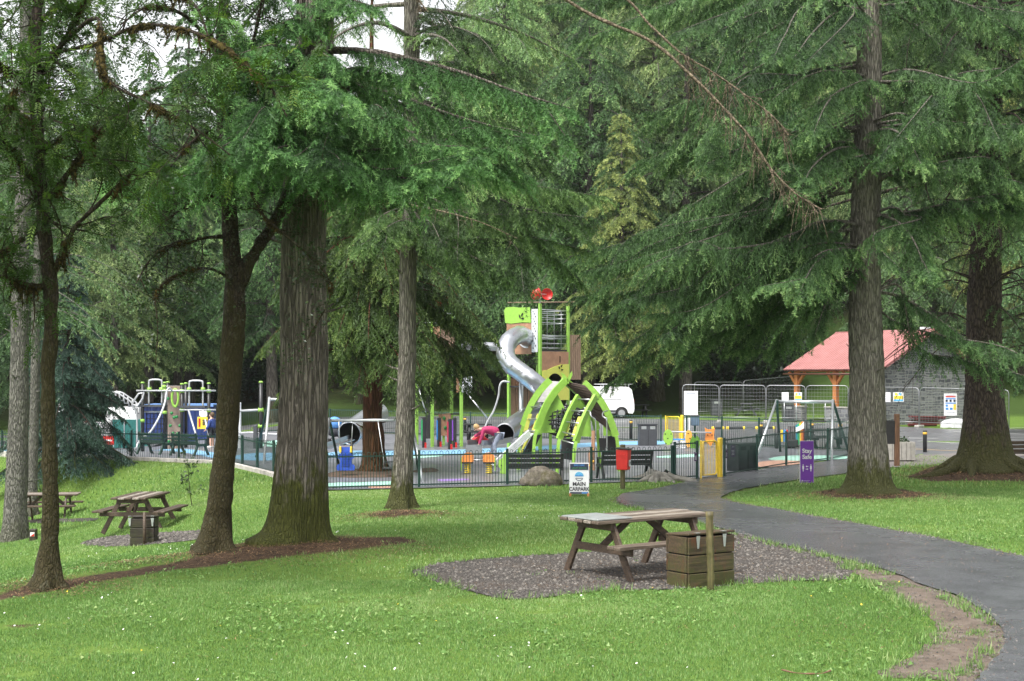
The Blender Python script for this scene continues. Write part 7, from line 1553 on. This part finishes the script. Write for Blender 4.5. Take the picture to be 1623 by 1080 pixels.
# ---------------------------------------------------------------- vehicles
def van(name, label, loc, rz, L, Wd, H, hood, rack=False, cat='van', wheel=.31, glass_side=False):
    T = thing(name, label, cat, loc, rz); s = []
    z0 = .28; zb = .95
    prof = [(-L / 2 + .03, z0 + .12), (-L / 2, .55), (-L / 2 + .02, zb), (-L / 2 + .14, H * .9), (-L / 2 + .32, H * .985), (-L / 2 + .8, H), (L / 2 - hood - .75, H), (L / 2 - hood - .45, H * .97), (L / 2 - hood + .12, zb + .14), (L / 2 - .25, zb - .02), (L / 2 - .05, zb - .2), (L / 2, .55), (L / 2 - .03, z0 + .1), (L / 2 - .1, z0), (-L / 2 + .1, z0)]
    # arches for the wheels
    xs = (-L / 2 + .75, L / 2 - .8); r = wheel + .07; pf = prof[:-2]
    bot = []
    for x in reversed(xs): bot += [(x + r * math.cos(a), max(z0, wheel + r * math.sin(a))) for a in np.linspace(0, math.pi, 9)]
    pf = pf + [(L / 2 - .1, z0)] + bot + [(-L / 2 + .1, z0)]
    N = len(pf); q = MB(); rows = []
    for f_, inset, top in ((-1, .06, 1), (-.985, .0, 1), (.985, .0, 1), (1, .06, 1)):
        rows.append([V3((x, f_ * Wd / 2 * (1 - .10 * max(0, (z - zb)) / (H - zb)), z if inset == 0 else (z - inset * .4 if z > zb else z))) for x, z in pf])
    vs = [v for r_ in rows for v in r_]; fs = [(i * N + k, i * N + (k + 1) % N, (i + 1) * N + (k + 1) % N, (i + 1) * N + k) for i in range(3) for k in range(N)]; fs += [tuple(reversed(range(N))), tuple(range(3 * N, 4 * N))]
    q.add(vs, fs); bd = q.build('body', VANW, T)
    for x in xs:
        for sgn in (-1, 1):
            R_ = Matrix.Rotation(math.pi / 2 * sgn, 3, 'X'); wv = MB(); wv.lathe([(wheel * .6, .09), (wheel * .95, .095), (wheel, .06), (wheel, -.08), (wheel * .6, -.09)], 22, (x, -sgn * -(Wd / 2 - .12) * 1.0, wheel), R_); wo = wv.build('wheel', TYRE, T)
            rm = MB(); rm.lathe([(0.001, .085), (.05, .09), (.06, .075), (wheel * .58, .07), (wheel * .64, .092)], 18, (x, sgn * (Wd / 2 - .12), wheel), Matrix.Rotation(-math.pi / 2 * sgn, 3, 'X')); rm.build('rim', RIM, wo)
    q = MB(); q.prism([(L / 2 - hood - .42, H * .93), (L / 2 - hood + .06, zb + .18), (L / 2 - hood - .95, zb + .18), (L / 2 - hood - .95, H * .93)], Wd * .965, (0, 0, 0)); q.build('side_window', GLASSD, T)
    a_, b_ = V3((L / 2 - hood - .40, 0, H * .95)), V3((L / 2 - hood + .10, 0, zb + .17)); q = MB(); q.beam(a_, b_, Wd * .80, .03); q.build('windscreen', GLASSD, T)
    q = MB(); q.box((-L / 2 + .06, 0, .45), (.14, Wd * .96, .22), bev=.03); q.build('rear_bumper', GREYB, T); q = MB(); q.box((L / 2 - .05, 0, .45), (.14, Wd * .96, .24), bev=.03); q.build('front_bumper', GREYB, T)
    for sgn in (-1, 1):
        MB().box((-L / 2 + .05, sgn * (Wd / 2 - .1), .95), (.08, .12, .34)).build('tail_lamp', LAMPR, T); MB().box((L / 2 - .14, sgn * (Wd / 2 - .2), .72), (.16, .28, .16), bev=.03).build('headlight', STEEL, T)
        MB().box((0, sgn * (Wd / 2 - .005), .42), (L * .46, .04, .14)).build('side_trim', GREYB, T); MB().box((-L * .1, sgn * (Wd / 2 * .985), 1.12), (L * .42, .012, .02)).build('side_rail', GREYB, T)
    if rack:
        q = MB()
        for x in (-L * .42, -L * .25, -L * .05): q.box((x, 0, H + .10), (.05, Wd * .9, .04)); q.box((x, -Wd * .4, H + .04), (.04, .04, .14)); q.box((x, Wd * .4, H + .04), (.04, .04, .14))
        q.tube([(-L * .48, -Wd * .38, H + .14), (L * .05, -Wd * .38, H + .14)], .03, 6); q.tube([(-L * .48, Wd * .38, H + .14), (L * .05, Wd * .38, H + .14)], .03, 6); q.build('roof_rack', SILVER, T)
    return T
p = GX(949, 84); van('white_van', 'white panel van with roof rack parked on the road behind the dome climber', (p.x, p.y, p.z + .02), math.pi + .06, 4.0, 1.7, 1.86, .75, True)
p = GX(205, 76.5); van('white_van', 'white van behind the teal screen panels at far left', (p.x, p.y + 1.5, p.z + .02), 1.45, 4.6, 1.8, 2.0, .8)
p = GX(166, 73.5); van('parked_car', 'small white car behind the red banner at far left', (p.x, p.y, p.z + .02), .9, 3.6, 1.6, 1.42, .95, cat='car')

# ---------------------------------------------------------------- stone shelter with red roof
STONE, t, b = new_mat('dark_ashlar'); v = coords(t, 'UV') if False else coords(t, 'Object', (1, 1, 1))
sw = t.nodes.new('ShaderNodeSeparateXYZ'); t.links.new(v, sw.inputs[0]); cm = t.nodes.new('ShaderNodeCombineXYZ'); t.links.new(mth(t, 'ADD', sw.outputs['X'], mth(t, 'MULTIPLY', sw.outputs['Y'], .97)), cm.inputs[0]); t.links.new(sw.outputs['Z'], cm.inputs[1])
wob = t.nodes.new('ShaderNodeVectorMath'); wob.operation = 'ADD'; nz = nd(t, 'ShaderNodeTexNoise'); nz.inputs['Scale'].default_value = 1.6; t.links.new(cm.outputs[0], nz.inputs['Vector']); scl = t.nodes.new('ShaderNodeVectorMath'); scl.operation = 'SCALE'; scl.inputs['Scale'].default_value = .16; t.links.new(nz.outputs['Color'], scl.inputs[0]); t.links.new(cm.outputs[0], wob.inputs[0]); t.links.new(scl.outputs[0], wob.inputs[1])
br = nd(t, 'ShaderNodeTexBrick'); br.inputs['Scale'].default_value = 1.0; br.inputs['Brick Width'].default_value = .52; br.inputs['Row Height'].default_value = .235; br.inputs['Mortar Size'].default_value = .028; br.inputs['Mortar Smooth'].default_value = .3; br.inputs['Bias'].default_value = -.1; br.offset = .37; br.squash = .62; br.squash_frequency = 3
br.inputs['Color1'].default_value = (.08, .086, .10, 1); br.inputs['Color2'].default_value = (.25, .255, .27, 1); br.inputs['Mortar'].default_value = (.30, .30, .295, 1); t.links.new(wob.outputs[0], br.inputs['Vector'])
b2 = nd(t, 'ShaderNodeTexBrick'); b2.offset = .43; b2.squash = 1.7; b2.squash_frequency = 2
for k_, v_ in (('Scale', 1.0), ('Brick Width', .31), ('Row Height', .14), ('Mortar Size', .024), ('Mortar Smooth', .3), ('Bias', .1), ('Color1', (.065, .072, .085, 1)), ('Color2', (.25, .255, .27, 1)), ('Mortar', (.32, .32, .31, 1))): b2.inputs[k_].default_value = v_
t.links.new(wob.outputs[0], b2.inputs['Vector']); pick = ramp(t, noise(t, cm.outputs[0], .9, 2, .5), [(.47, (0, 0, 0)), (.49, (1, 1, 1))]); bcol = mixc(t, pick, br.outputs['Color'], b2.outputs['Color'])
t.links.new(mixc(t, .35, bcol, ramp(t, noise(t, v, 9, 6, .8), [(.3, (.2, .2, .2)), (.7, (1, 1, 1))]), 'MULTIPLY'), b.inputs['Base Color']); b.inputs['Roughness'].default_value = .85; bump(t, b, br.outputs['Fac'], .8, -.02)
TILE, t, b = new_mat('red_tile_roof'); v = coords(t, 'Object'); wv = nd(t, 'ShaderNodeTexWave'); wv.inputs['Scale'].default_value = 1.55; wv.bands_direction = 'X'; wv.wave_profile = 'SIN'; t.links.new(v, wv.inputs['Vector']); w2 = nd(t, 'ShaderNodeTexWave'); w2.inputs['Scale'].default_value = .9; w2.bands_direction = 'Y'; w2.wave_profile = 'SAW'; t.links.new(v, w2.inputs['Vector'])
t.links.new(ramp(t, noise(t, v, 1.4, 6, .7), [(.3, (.27, .105, .10)), (.7, (.42, .19, .18))]), b.inputs['Base Color']); b.inputs['Roughness'].default_value = .38; bump(t, b, mixc(t, .5, wv.outputs['Color'], w2.outputs['Color']), 1.0, .06)
cor = V3(((1398 - HX) * 75 / F, 75, 0)); cor.z = gz1(cor.x, cor.y) - .05; ang = math.radians(33)
T = thing('shelter', 'red-roofed shelter with dark stone gable and orange timber posts at right', 'shelter', cor, ang)   # local +x along the gable, +y along the ridge away
Wg, Lg, He, Hr = 7.4, 6.5, 3.05, 4.95
q = MB(); q.prism([(0, -.1), (Wg, -.1), (Wg, He), (Wg / 2, Hr), (0, He)], .45, (0, .225, 0)); q.build('gable_wall', STONE, T)
q = MB(); q.prism([(-.05, He - .12), (Wg / 2, Hr - .05), (Wg + .05, He - .12), (Wg + .05, He + .12), (Wg / 2, Hr + .2), (-.05, He + .12)], .10, (0, -.04, 0)); q.build('verge_board', plain('slate_verge', (.05, .05, .055), .6), T)
q = MB(); q.box((Wg - .2, Lg / 2, He / 2), (.4, Lg, He)); q.build('rear_wall', STONE, T)
q = MB(); q.prism([(0, -.1), (Wg, -.1), (Wg, He), (Wg / 2, Hr), (0, He)], .3, (0, Lg - .2, 0)) if False else None
def roof_slope(sgn):
    x0, x1 = (-.45, Wg / 2) if sgn < 0 else (Wg + .45, Wg / 2); sl = (Hr - He) / (Wg / 2); z0_, z1_ = He - .45 * sl + .14, Hr + .14; n_ = 46; a = V3((x0, -.30, z0_)); L_ = math.hypot(x1 - x0, z1_ - z0_)
    me = MB(); nx_, ny_ = 150, 13; gv = []
    for j in range(ny_ + 1):
        for stp in ((0,) if j in (0, ny_) else (0, 1)):
            for i in range(nx_ + 1): gv.append((-(Lg + .8) / 2 + (Lg + .8) * i / nx_, -L_ / 2 + L_ * j / ny_, .03 * math.cos(i * math.pi * .5) + (.022 if stp == 0 and j else -.012)))
    rows_ = len(gv) // (nx_ + 1); me.add(gv, [(r_ * (nx_ + 1) + i, r_ * (nx_ + 1) + i + 1, (r_ + 1) * (nx_ + 1) + i + 1, (r_ + 1) * (nx_ + 1) + i) for r_ in range(rows_ - 1) for i in range(nx_)], 0, False); me.box((0, 0, -.07), (Lg + .8, L_, .05)); o = me.build('roof_slope', TILE, T); o.location = ((x0 + x1) / 2, Lg / 2, (z0_ + z1_) / 2); e = V3((x1 - x0, 0, z1_ - z0_)).normalized(); yv = V3((0, 1, 0)); o.matrix_local = Matrix.Translation(o.location) @ Matrix((yv, e, yv.cross(e))).transposed().to_4x4()
roof_slope(-1); roof_slope(1)
MB().tube([(Wg / 2, -.32, Hr + .19), (Wg / 2, Lg + .4, Hr + .19)], .09, 8).build('ridge_cap', TILE, T); MB().box((Wg / 2, .3, Hr + .32), (.5, .3, .12)).build('flue_cap', WHITEP, T)
q = MB(); q.box((0.05, Lg / 2, He - .05), (.18, Lg, .22)); q.build('eaves_beam', WOODO, T); q = MB(); q.tube([(-.47, -.3, He - .28), (-.47, Lg + .4, He - .28)], .055, 8); q.build('gutter', plain('gutter_brown', (.09, .035, .025), .5), T)
for yy in (Lg * .52, Lg - .15):
    MB().box((.06, yy, He / 2 + .45), (.26, .26, He - .9), bev=.015).build('timber_post', WOODO, T)
    for s in (-1, 1): MB().beam((.06, yy, He - .95), (.06, yy + s * .62, He - .18), .14, .14).build('timber_brace', WOODO, T)
for y0_, y1_ in ((.45, Lg * .62), (Lg - .7, Lg + .2)): MB().box((.06, (y0_ + y1_) / 2, .42), (.42, y1_ - y0_, 1.0)).build('dwarf_wall', STONE, T); MB().box((.06, (y0_ + y1_) / 2, .95), (.5, y1_ - y0_ + .06, .07), bev=.01).build('coping', CONC, T)
MB().box((Wg / 2, Lg / 2, .03), (Wg - .2, Lg - .2, .1)).build('floor_slab', CONC, T)

# ---------------------------------------------------------------- wire mesh site fence panels
FENCEM = plain('site_fence_zinc', (.30, .31, .32), .45, .7)
def mesh_panel(label, A, B, h, group=None):
    A = V3((A[0], A[1], gz1(A[0], A[1]))); B = V3((B[0], B[1], gz1(B[0], B[1]))); d = B - A; L = d.xy.length; T = thing('mesh_fence_panel', label, 'fence panel', A, math.atan2(d.y, d.x), group); dz = d.z / L; c = .18
    P_ = lambda x, z: V3((x, 0, z + dz * x)); q = MB(); q.tube([P_(.03, .12), P_(.03, h - c), P_(.03 + c * .3, h - c * .3), P_(.03 + c, h), P_(L - .03 - c, h), P_(L - .03 - c * .3, h - c * .3), P_(L - .03, h - c), P_(L - .03, .12)], .024, 8); q.tube([P_(.03, .28), P_(L - .03, .28)], .02, 6); q.build('frame', FENCEM, T)
    q = MB(); m = max(6, int(L / .16))
    for j in range(1, m): q.tube([P_(L * j / m, .28), P_(L * j / m, h - .01)], .0045, 3, cap=False)
    for j in range(1, 9): q.tube([P_(.03, .28 + (h - .28) * j / 9), P_(L - .03, .28 + (h - .28) * j / 9)], .006, 3, cap=False)
    q.build('wire_mesh', FENCEM, T)
    MB().box((0, 0, .06), (.26, .62, .14), bev=.03).build('foot_block', plain('foot_block_grey', (.32, .31, .28), .8), T); return T
fp = [(1081, 79), (1140, 78.8), (1214, 78.3), (1277, 77.6), (1345, 76.6), (1398, 74.6), (1457, 73.0), (1540, 71.0), (1600, 69.5)]
names = ['leftmost panel of the wire site fence, carrying the big white notice', 'wire fence panel in front of the grey bin and dark grey table', 'wire fence panel in front of the left stone pillar of the shelter', 'wire fence panel above the right swing beam, by the timber posts', 'wire fence panel half hidden behind the larch trunk', 'wire fence panel before the left part of the stone gable', 'wire fence panel with the safety board before the stone gable', 'wire fence panel mostly hidden by the dark tree at right']
for j in range(8): mesh_panel(names[j], GX(*fp[j]), GX(*fp[j + 1]), 2.05)
mesh_panel('rear wire fence panel on the slope, behind the leftmost front panel', GX(1100, 88), GX(1178, 90), 2.1); mesh_panel('rear wire fence panel climbing the slope towards the red roof', GX(1178, 90), GX(1268, 94), 2.2)
def site_sign(label, px, py0, py1, w_px, y, bands):
    k = y / F; p = W(px, py1, y); T = thing('site_sign', label, 'sign', p, .05); h = (py1 - py0) * k; w_ = w_px * k; MB().box((0, 0, h / 2), (w_, .012, h)).build('board', WHITE, T)
    for nm, m_, x0, x1, z0_, z1_ in bands: MB().box((w_ * ((x0 + x1) / 2 - .5), -.010, h * (z0_ + z1_) / 2), (w_ * (x1 - x0), .004, h * (z1_ - z0_))).build(nm, m_, T)
    return T
LG = plain('print_grey', (.45, .47, .52), .5); lines = [('writing', LG, .1, .9 - .2 * (j % 2), .12 + .085 * j, .145 + .085 * j) for j in range(8)] + [('heading', LG, .2, .8, .86, .92)]
site_sign('large white notice of small print on the leftmost wire fence panel', 1095, 620, 658, 22, 78.7, lines)
warn = [('yellow_band', SIGNY, .06, .94, .28, .62), ('blue_band', CYAN, .06, .94, .06, .24), ('blue_symbol', CYAN, .55, .75, .68, .92), ('yellow_symbol', SIGNY, .15, .4, .68, .92)]
site_sign('plain white notice on the wire fence left of the left timber post', 1244.5, 622, 636, 11, 77.8, [('writing', LG, .15, .85, .3, .36), ('writing', LG, .15, .75, .5, .56)])
site_sign('yellow, blue and white warning notice in front of the left timber post', 1265, 622, 636.5, 12, 77.5, warn); site_sign('white notice on the wire fence just right of the larch trunk', 1405, 622, 637.5, 13, 74.2, [('writing', LG, .15, .85, .3, .36), ('writing', LG, .15, .75, .5, .56)])
site_sign('yellow, blue and white warning notice on the stone gable side of the wire fence', 1424, 622, 637, 17, 73.7, warn)
site_sign('tall safety board with red, blue and yellow blocks before the stone gable', 1506.5, 624, 659, 21, 71.7, [('red_band', RED, .12, .88, .83, .89), ('blue_band', SKYB, .12, .88, .74, .79), ('blue_disc', NAVY, .12, .28, .62, .72), ('blue_disc', NAVY, .42, .58, .62, .72), ('blue_disc', NAVY, .72, .88, .62, .72), ('blue_band', SKYB, .1, .9, .54, .59), ('blue_disc', SKYB, .12, .30, .40, .50), ('blue_disc', SKYB, .12, .34, .26, .36), ('blue_disc', SKYB, .44, .66, .26, .36), ('yellow_block', SIGNY, .72, .93, .26, .52), ('heading', LG, .2, .8, .92, .95), ('writing', LG, .2, .8, .12, .15)])
# rubble under the gable
rg = random.Random(7); p = GX(1468, 73.6); T = thing('timber_pile', 'pile of old dark red timber and sheeting at the foot of the stone gable', 'timber pile', p)
for j in range(11): a = rg.uniform(-.5, .5); MB().beam((rg.uniform(-1, -.4), rg.uniform(-.3, .3), .05 + .05 * j), (rg.uniform(.5, 1.1), rg.uniform(-.3, .3), .06 + .045 * j), .16, .05).build('board', plain('old_red', (.17, .035, .035), .6) if j == 0 else bpy.data.materials['old_red'] if j % 3 else WOODD, T)
p = GX(1515, 73); lump('dust_sheet', 'crumpled white sheet over rubble at the foot of the stone gable', 'sheet', (p.x, p.y, p.z + .1), (.75, .4, .34), plain('dust_white', (.62, .62, .64), .7), 12, .3)
# wheel stops along the road
for x0, x1, lab in ((1132, 1144, 'left dark wheel stop with yellow ends on the road before the wire fence'), (1154, 1178, 'middle dark wheel stop with yellow ends on the road before the wire fence'), (1200, 1226, 'right dark wheel stop with yellow ends on the road behind the right swing')):
    a, b_ = GX(x0, 72), GX(x1, 71.6); T = thing('wheel_stop', lab, 'wheel stop', (a + b_) / 2); L = (b_ - a).length; MB().box((0, 0, .07), (L, .15, .13), bev=.03).build('block', RUBB, T)
    for s in (-1, 1): MB().box((s * L / 2, 0, .075), (.14, .17, .15), bev=.03).build('end', SIGNY, T)
p = GX(1089.5, 62.4); T = thing('information_board', 'tall white board by the far yellow gate', 'notice board', p); MB().box((0, 0, .55), (.24, .03, .9)).build('panel', WHITEP, T); MB().box((0, .03, .3), (.05, .05, .7)).build('post', SILVER, T)
p = GX(1101.5, 62.6); T = thing('utility_cabinet', 'blue-grey cabinet on the back railing right of the far yellow gate', 'cabinet', p); MB().box((0, 0, .85), (.36, .22, .42), bev=.02).build('box', plain('cabinet_blue', (.10, .15, .22), .4), T); MB().box((0, 0, 1.08), (.40, .26, .04)).build('lid', GREYB, T); MB().box((0, .05, .3), (.08, .08, .75)).build('post', GREEN, T)
# ---------------------------------------------------------------- planter, noticeboard
p = GX(1422, 47.2); k = 47.2 / F; T = thing('planter', 'pale concrete-panelled planter behind the black noticeboard, right of the larch', 'planter', p, .06); hP = 29 * k; wP = 52 * k; q = MB(); q.box((0, .3, .03), (wP - .06, .95, .14)); q.build('plinth', BLACKP, T)
for j in range(7): MB().box((-wP / 2 + wP * (j + .5) / 7, -.2, hP / 2 + .06), (wP / 7 - .012, .06, hP), bev=.008).build('panel', CONC, T)
MB().box((wP / 2 - .03, .3, hP / 2 + .06), (.06, .94, hP)).box((-wP / 2 + .03, .3, hP / 2 + .06), (.06, .94, hP)).box((0, .8, hP / 2 + .06), (wP, .06, hP)).build('side', CONC, T); MB().box((0, .3, hP - .02), (wP - .14, .9, .08)).build('soil', bpy.data.materials['bark_chip'], T)
rng = np.random.default_rng(77); V, TT = leaves([(np.array([rng.uniform(-wP * .45, wP * .45), rng.uniform(0, .7), hP + .08]), 0) for _ in range(40)], 5, rng, .10, .06); raw_mesh('plants', V, tris=np.arange(len(V)), mats=L_SMALL, parent=T, tint=TT)
p = GX(1421.5, 44.6); k = 44.6 / F; T = thing('noticeboard', 'black noticeboard on a brown timber post just right of the larch trunk', 'noticeboard', p, .05); hN = 84 * k
for xx in (0, -28 * k): MB().box((xx, 0, hN / 2 - .05), (8.5 * k * .9, .13, hN + .1), bev=.01).build('post', WOODBR, T)
MB().box((-14 * k, -.02, 55 * k), (22 * k, .05, 37 * k), bev=.006).build('board', BLACKP, T)
g = G(1281, 1074); T = thing('fallen_twig', 'curved fallen twig on the grass at the bottom edge', 'twig', g); MB().tube(bez([(-.22, .05, .05), (-.12, 0, .035), (.0, -.02, .03), (.12, .0, .03), (.2, .02, .05)], 16), [.006 + .003 * math.sin(j) for j in range(16)], 6).build('stick', WOODBR, T)

# ---------------------------------------------------------------- people
def skin(name, verts, edges, radii, mat, parent, sub=2):
    me = bpy.data.meshes.new(name); me.from_pydata([tuple(v) for v in verts], edges, []); me.materials.append(mat); o = bpy.data.objects.new(name, me); link(o, parent)
    o.modifiers.new('skin', 'SKIN'); sv = me.skin_vertices[0].data
    for j, r_ in enumerate(radii): r_ = r_ if isinstance(r_, tuple) else (r_, r_); sv[j].radius = r_; sv[j].use_root = (j == 0)
    md = o.modifiers.new('sub', 'SUBSURF'); md.levels = sub; md.render_levels = sub
    dg = bpy.context.evaluated_depsgraph_get(); m2 = bpy.data.meshes.new_from_object(o.evaluated_get(dg)); o.modifiers.clear(); o.data = m2; m2.name = name
    for p_ in m2.polygons: p_.use_smooth = True
    if not m2.materials: m2.materials.append(mat)
    return o
SKIN = plain('skin', (.62, .38, .28), .55, var=.05); HAIRB = plain('hair_blond', (.50, .33, .15), .7, var=.25, scale=40); MAG = plain('coat_magenta', (.46, .035, .13), .75, scale=14, var=.2); REDC = plain('coat_red', (.62, .04, .05), .7, scale=14, var=.2); JEAN = plain('jeans_pale', (.33, .38, .48), .8, scale=20, var=.2); SHOE = plain('shoe_white', (.66, .64, .62), .6); BLUEC = plain('top_blue', (.03, .06, .22), .8); SHORT = plain('shorts_dark', (.02, .022, .03), .8); DARKJ = plain('trousers_dark', (.03, .03, .04), .8)
def person(label, loc, rz, J, top, legs, bare=False, hair=HAIRB, sc=1.0):
    """J: joints in metres, name -> (x,y,z); x forward"""
    T = thing('person', label, 'person', loc, rz); T.scale = (sc, sc, sc); v = {k_: V3(p_) for k_, p_ in J.items()}
    order = ['pelvis', 'waist', 'chest', 'neck', 'chin', 'head', 'crown']; edges = [(j, j + 1) for j in range(6)]; vs = [v[o_] for o_ in order]; rad = [.125, .115, .13, .055, .075, .095, .06]
    def chain(ks, start, rs):
        prev = start
        for k_, r_ in zip(ks, rs): vs.append(v[k_]); rad.append(r_); edges.append((prev, len(vs) - 1)); prev = len(vs) - 1
        return prev
    hands = []
    for s in 'lr':
        chain(['hip' + s, 'knee' + s, 'ankle' + s, 'toe' + s], 0, [.09, .058, .042, .03]); hands.append(chain(['sh' + s, 'elb' + s, 'wri' + s, 'palm' + s], 2, [.06, .045, .03, .03]))
    for s, hidx in zip('lr', hands):       # five fingers
        d = (v['palm' + s] - v['wri' + s]).normalized(); a, b_ = frame_of(d)
        for j in range(5):
            off = a * (.022 * (j - 1.8)); e = d * (.055 + .008 * (j in (1, 2, 3))) + a * (.012 * (j - 2)) + b_ * (-.012)
            if j == 4: off = a * .03 - d * .02; e = d * .03 + a * .03
            i0 = len(vs); vs.append(v['palm' + s] + off + d * .02); rad.append(.009); edges.append((hidx, i0)); vs.append(v['palm' + s] + off + e); rad.append(.007); edges.append((i0, i0 + 1))
    skin('body', vs, edges, rad, SKIN, T)
    hd = v['head']; f_ = (v['crown'] - v['chin']).normalized(); fw = V3((1, 0, 0)); fw = (fw - f_ * fw.dot(f_)).normalized(); sdv = f_.cross(fw)
    q = MB(); q.ball(hd - fw * .03 + f_ * .035, (.105, .10, .12), Matrix((fw, sdv, f_)).transposed(), n=14, m=10); q.build('hair', hair, T)
    q = MB(); q.ball(hd + fw * .10 + f_ * -.01, (.022, .014, .02)); q.build('nose', SKIN, T); q = MB()
    for s in (-1, 1): q.ball(hd + fw * .088 + sdv * s * .035 + f_ * .02, .011, n=8, m=6)
    q.build('eye', INK, T); q = MB(); q.ball(hd + fw * .088 - f_ * .05, (.008, .025, .006), Matrix((fw, sdv, f_)).transposed(), n=8, m=5); q.build('mouth', RED, T)
    tv = [v['pelvis'], v['waist'], v['chest'], v['chest'].lerp(v['neck'], .6)]; te = [(0, 1), (1, 2), (2, 3)]; tr = [.20, .185, .19, .10]
    for s in 'lr':
        i = len(tv); tv += [v['sh' + s], v['elb' + s], v['wri' + s]]; te += [(2, i), (i, i + 1), (i + 1, i + 2)]; tr += [.085, .065, .05]
    skin('top', tv, te, tr, top, T)
    lv = [v['pelvis']]; le = []; lr = [.15]
    for s in 'lr':
        i = len(lv); kn = v['knee' + s]; an = v['ankle' + s]
        if bare: an = kn.lerp(an, .05)
        lv += [v['hip' + s], kn, an]; le += [(0, i), (i, i + 1), (i + 1, i + 2)]; lr += [.11, .075, .062]
    skin('trousers', lv, le, lr, legs, T)
    for s in 'lr': q = MB(); m_ = v['ankle' + s].lerp(v['toe' + s], .55); dd = v['toe' + s] - v['ankle' + s]; q.ball(m_ - V3((0, 0, .01)), (.15, .055, .06), Matrix.Rotation(math.atan2(dd.y, dd.x), 3, 'Z'), n=10, m=8); q.build('shoe', SHOE, T)
    return T
p = GX(785.5, 48.9)
person('woman in magenta coat and pale jeans bending over the end of the steel slide', (p.x, p.y, p.z + .02), math.pi - .15,
       dict(pelvis=(-.12, 0, .86), waist=(.10, 0, .98), chest=(.36, 0, 1.02), neck=(.52, 0, 1.02), chin=(.60, 0, 1.00), head=(.68, 0, 1.05), crown=(.74, 0, 1.15), hipl=(-.13, .09, .80), kneel=(.02, .11, .46), anklel=(-.02, .12, .09), toel=(.14, .13, .04), hipr=(-.13, -.09, .80), kneer=(.12, -.10, .46), ankler=(.16, -.11, .09), toer=(.32, -.11, .04),
            shl=(.40, .18, .98), elbl=(.46, .22, .72), wril=(.56, .20, .50), palml=(.60, .19, .43), shr=(.40, -.18, .98), elbr=(.62, -.20, .84), wrir=(.80, -.14, .74), palmr=(.86, -.12, .70)), MAG, JEAN, sc=.98)
p = GX(757, 49.4)
person('small fair child in red coat leaning over the left side of the steel slide', (p.x, p.y, p.z + .02), .35,
       dict(pelvis=(-.14, 0, .52), waist=(-.02, 0, .62), chest=(.14, 0, .74), neck=(.24, 0, .83), chin=(.29, 0, .86), head=(.34, 0, .93), crown=(.38, 0, 1.02), hipl=(-.15, .07, .48), kneel=(-.08, .08, .27), anklel=(-.16, .08, .07), toel=(-.04, .09, .03), hipr=(-.15, -.07, .48), kneer=(-.02, -.08, .27), ankler=(-.08, -.08, .07), toer=(.04, -.08, .03),
            shl=(.16, .13, .72), elbl=(.30, .16, .62), wril=(.42, .12, .58), palml=(.46, .11, .57), shr=(.16, -.13, .72), elbr=(.30, -.16, .62), wrir=(.42, -.12, .58), palmr=(.46, -.11, .57)), REDC, DARKJ, sc=.95)
p = GX(336, 56.5)
person('standing youngster in blue top and dark shorts beside the forked broadleaf trunk', (p.x, p.y, p.z + .02), math.pi * .9,
       dict(pelvis=(0, 0, .82), waist=(0, 0, .98), chest=(.0, 0, 1.16), neck=(.01, 0, 1.30), chin=(.03, 0, 1.34), head=(.02, 0, 1.41), crown=(.01, 0, 1.50), hipl=(0, .09, .78), kneel=(.03, .10, .44), anklel=(0, .10, .08), toel=(.14, .11, .04), hipr=(0, -.09, .78), kneer=(.03, -.10, .44), ankler=(0, -.10, .08), toer=(.14, -.11, .04),
            shl=(0, .18, 1.20), elbl=(.03, .23, .94), wril=(.16, .22, .80), palml=(.21, .21, .76), shr=(0, -.18, 1.20), elbr=(.03, -.23, .94), wrir=(.14, -.22, .80), palmr=(.19, -.21, .76)), BLUEC, SHORT, bare=True, hair=plain('hair_brown', (.10, .06, .03), .7), sc=.92)

# ================================================================== damp air
hz = bpy.data.materials.new('damp_air'); hz.use_nodes = True; t = hz.node_tree; t.nodes.clear(); vo = t.nodes.new('ShaderNodeVolumePrincipled'); vo.inputs['Color'].default_value = (.95, .97, 1, 1); vo.inputs['Density'].default_value = .0002; vo.inputs['Anisotropy'].default_value = .3
mo = t.nodes.new('ShaderNodeOutputMaterial'); t.links.new(vo.outputs[0], mo.inputs['Volume'])
q = MB(); q.box((0, 300, 25), (1700, 1700, 75)); tag(q.build('haze', hz), kind='stuff')
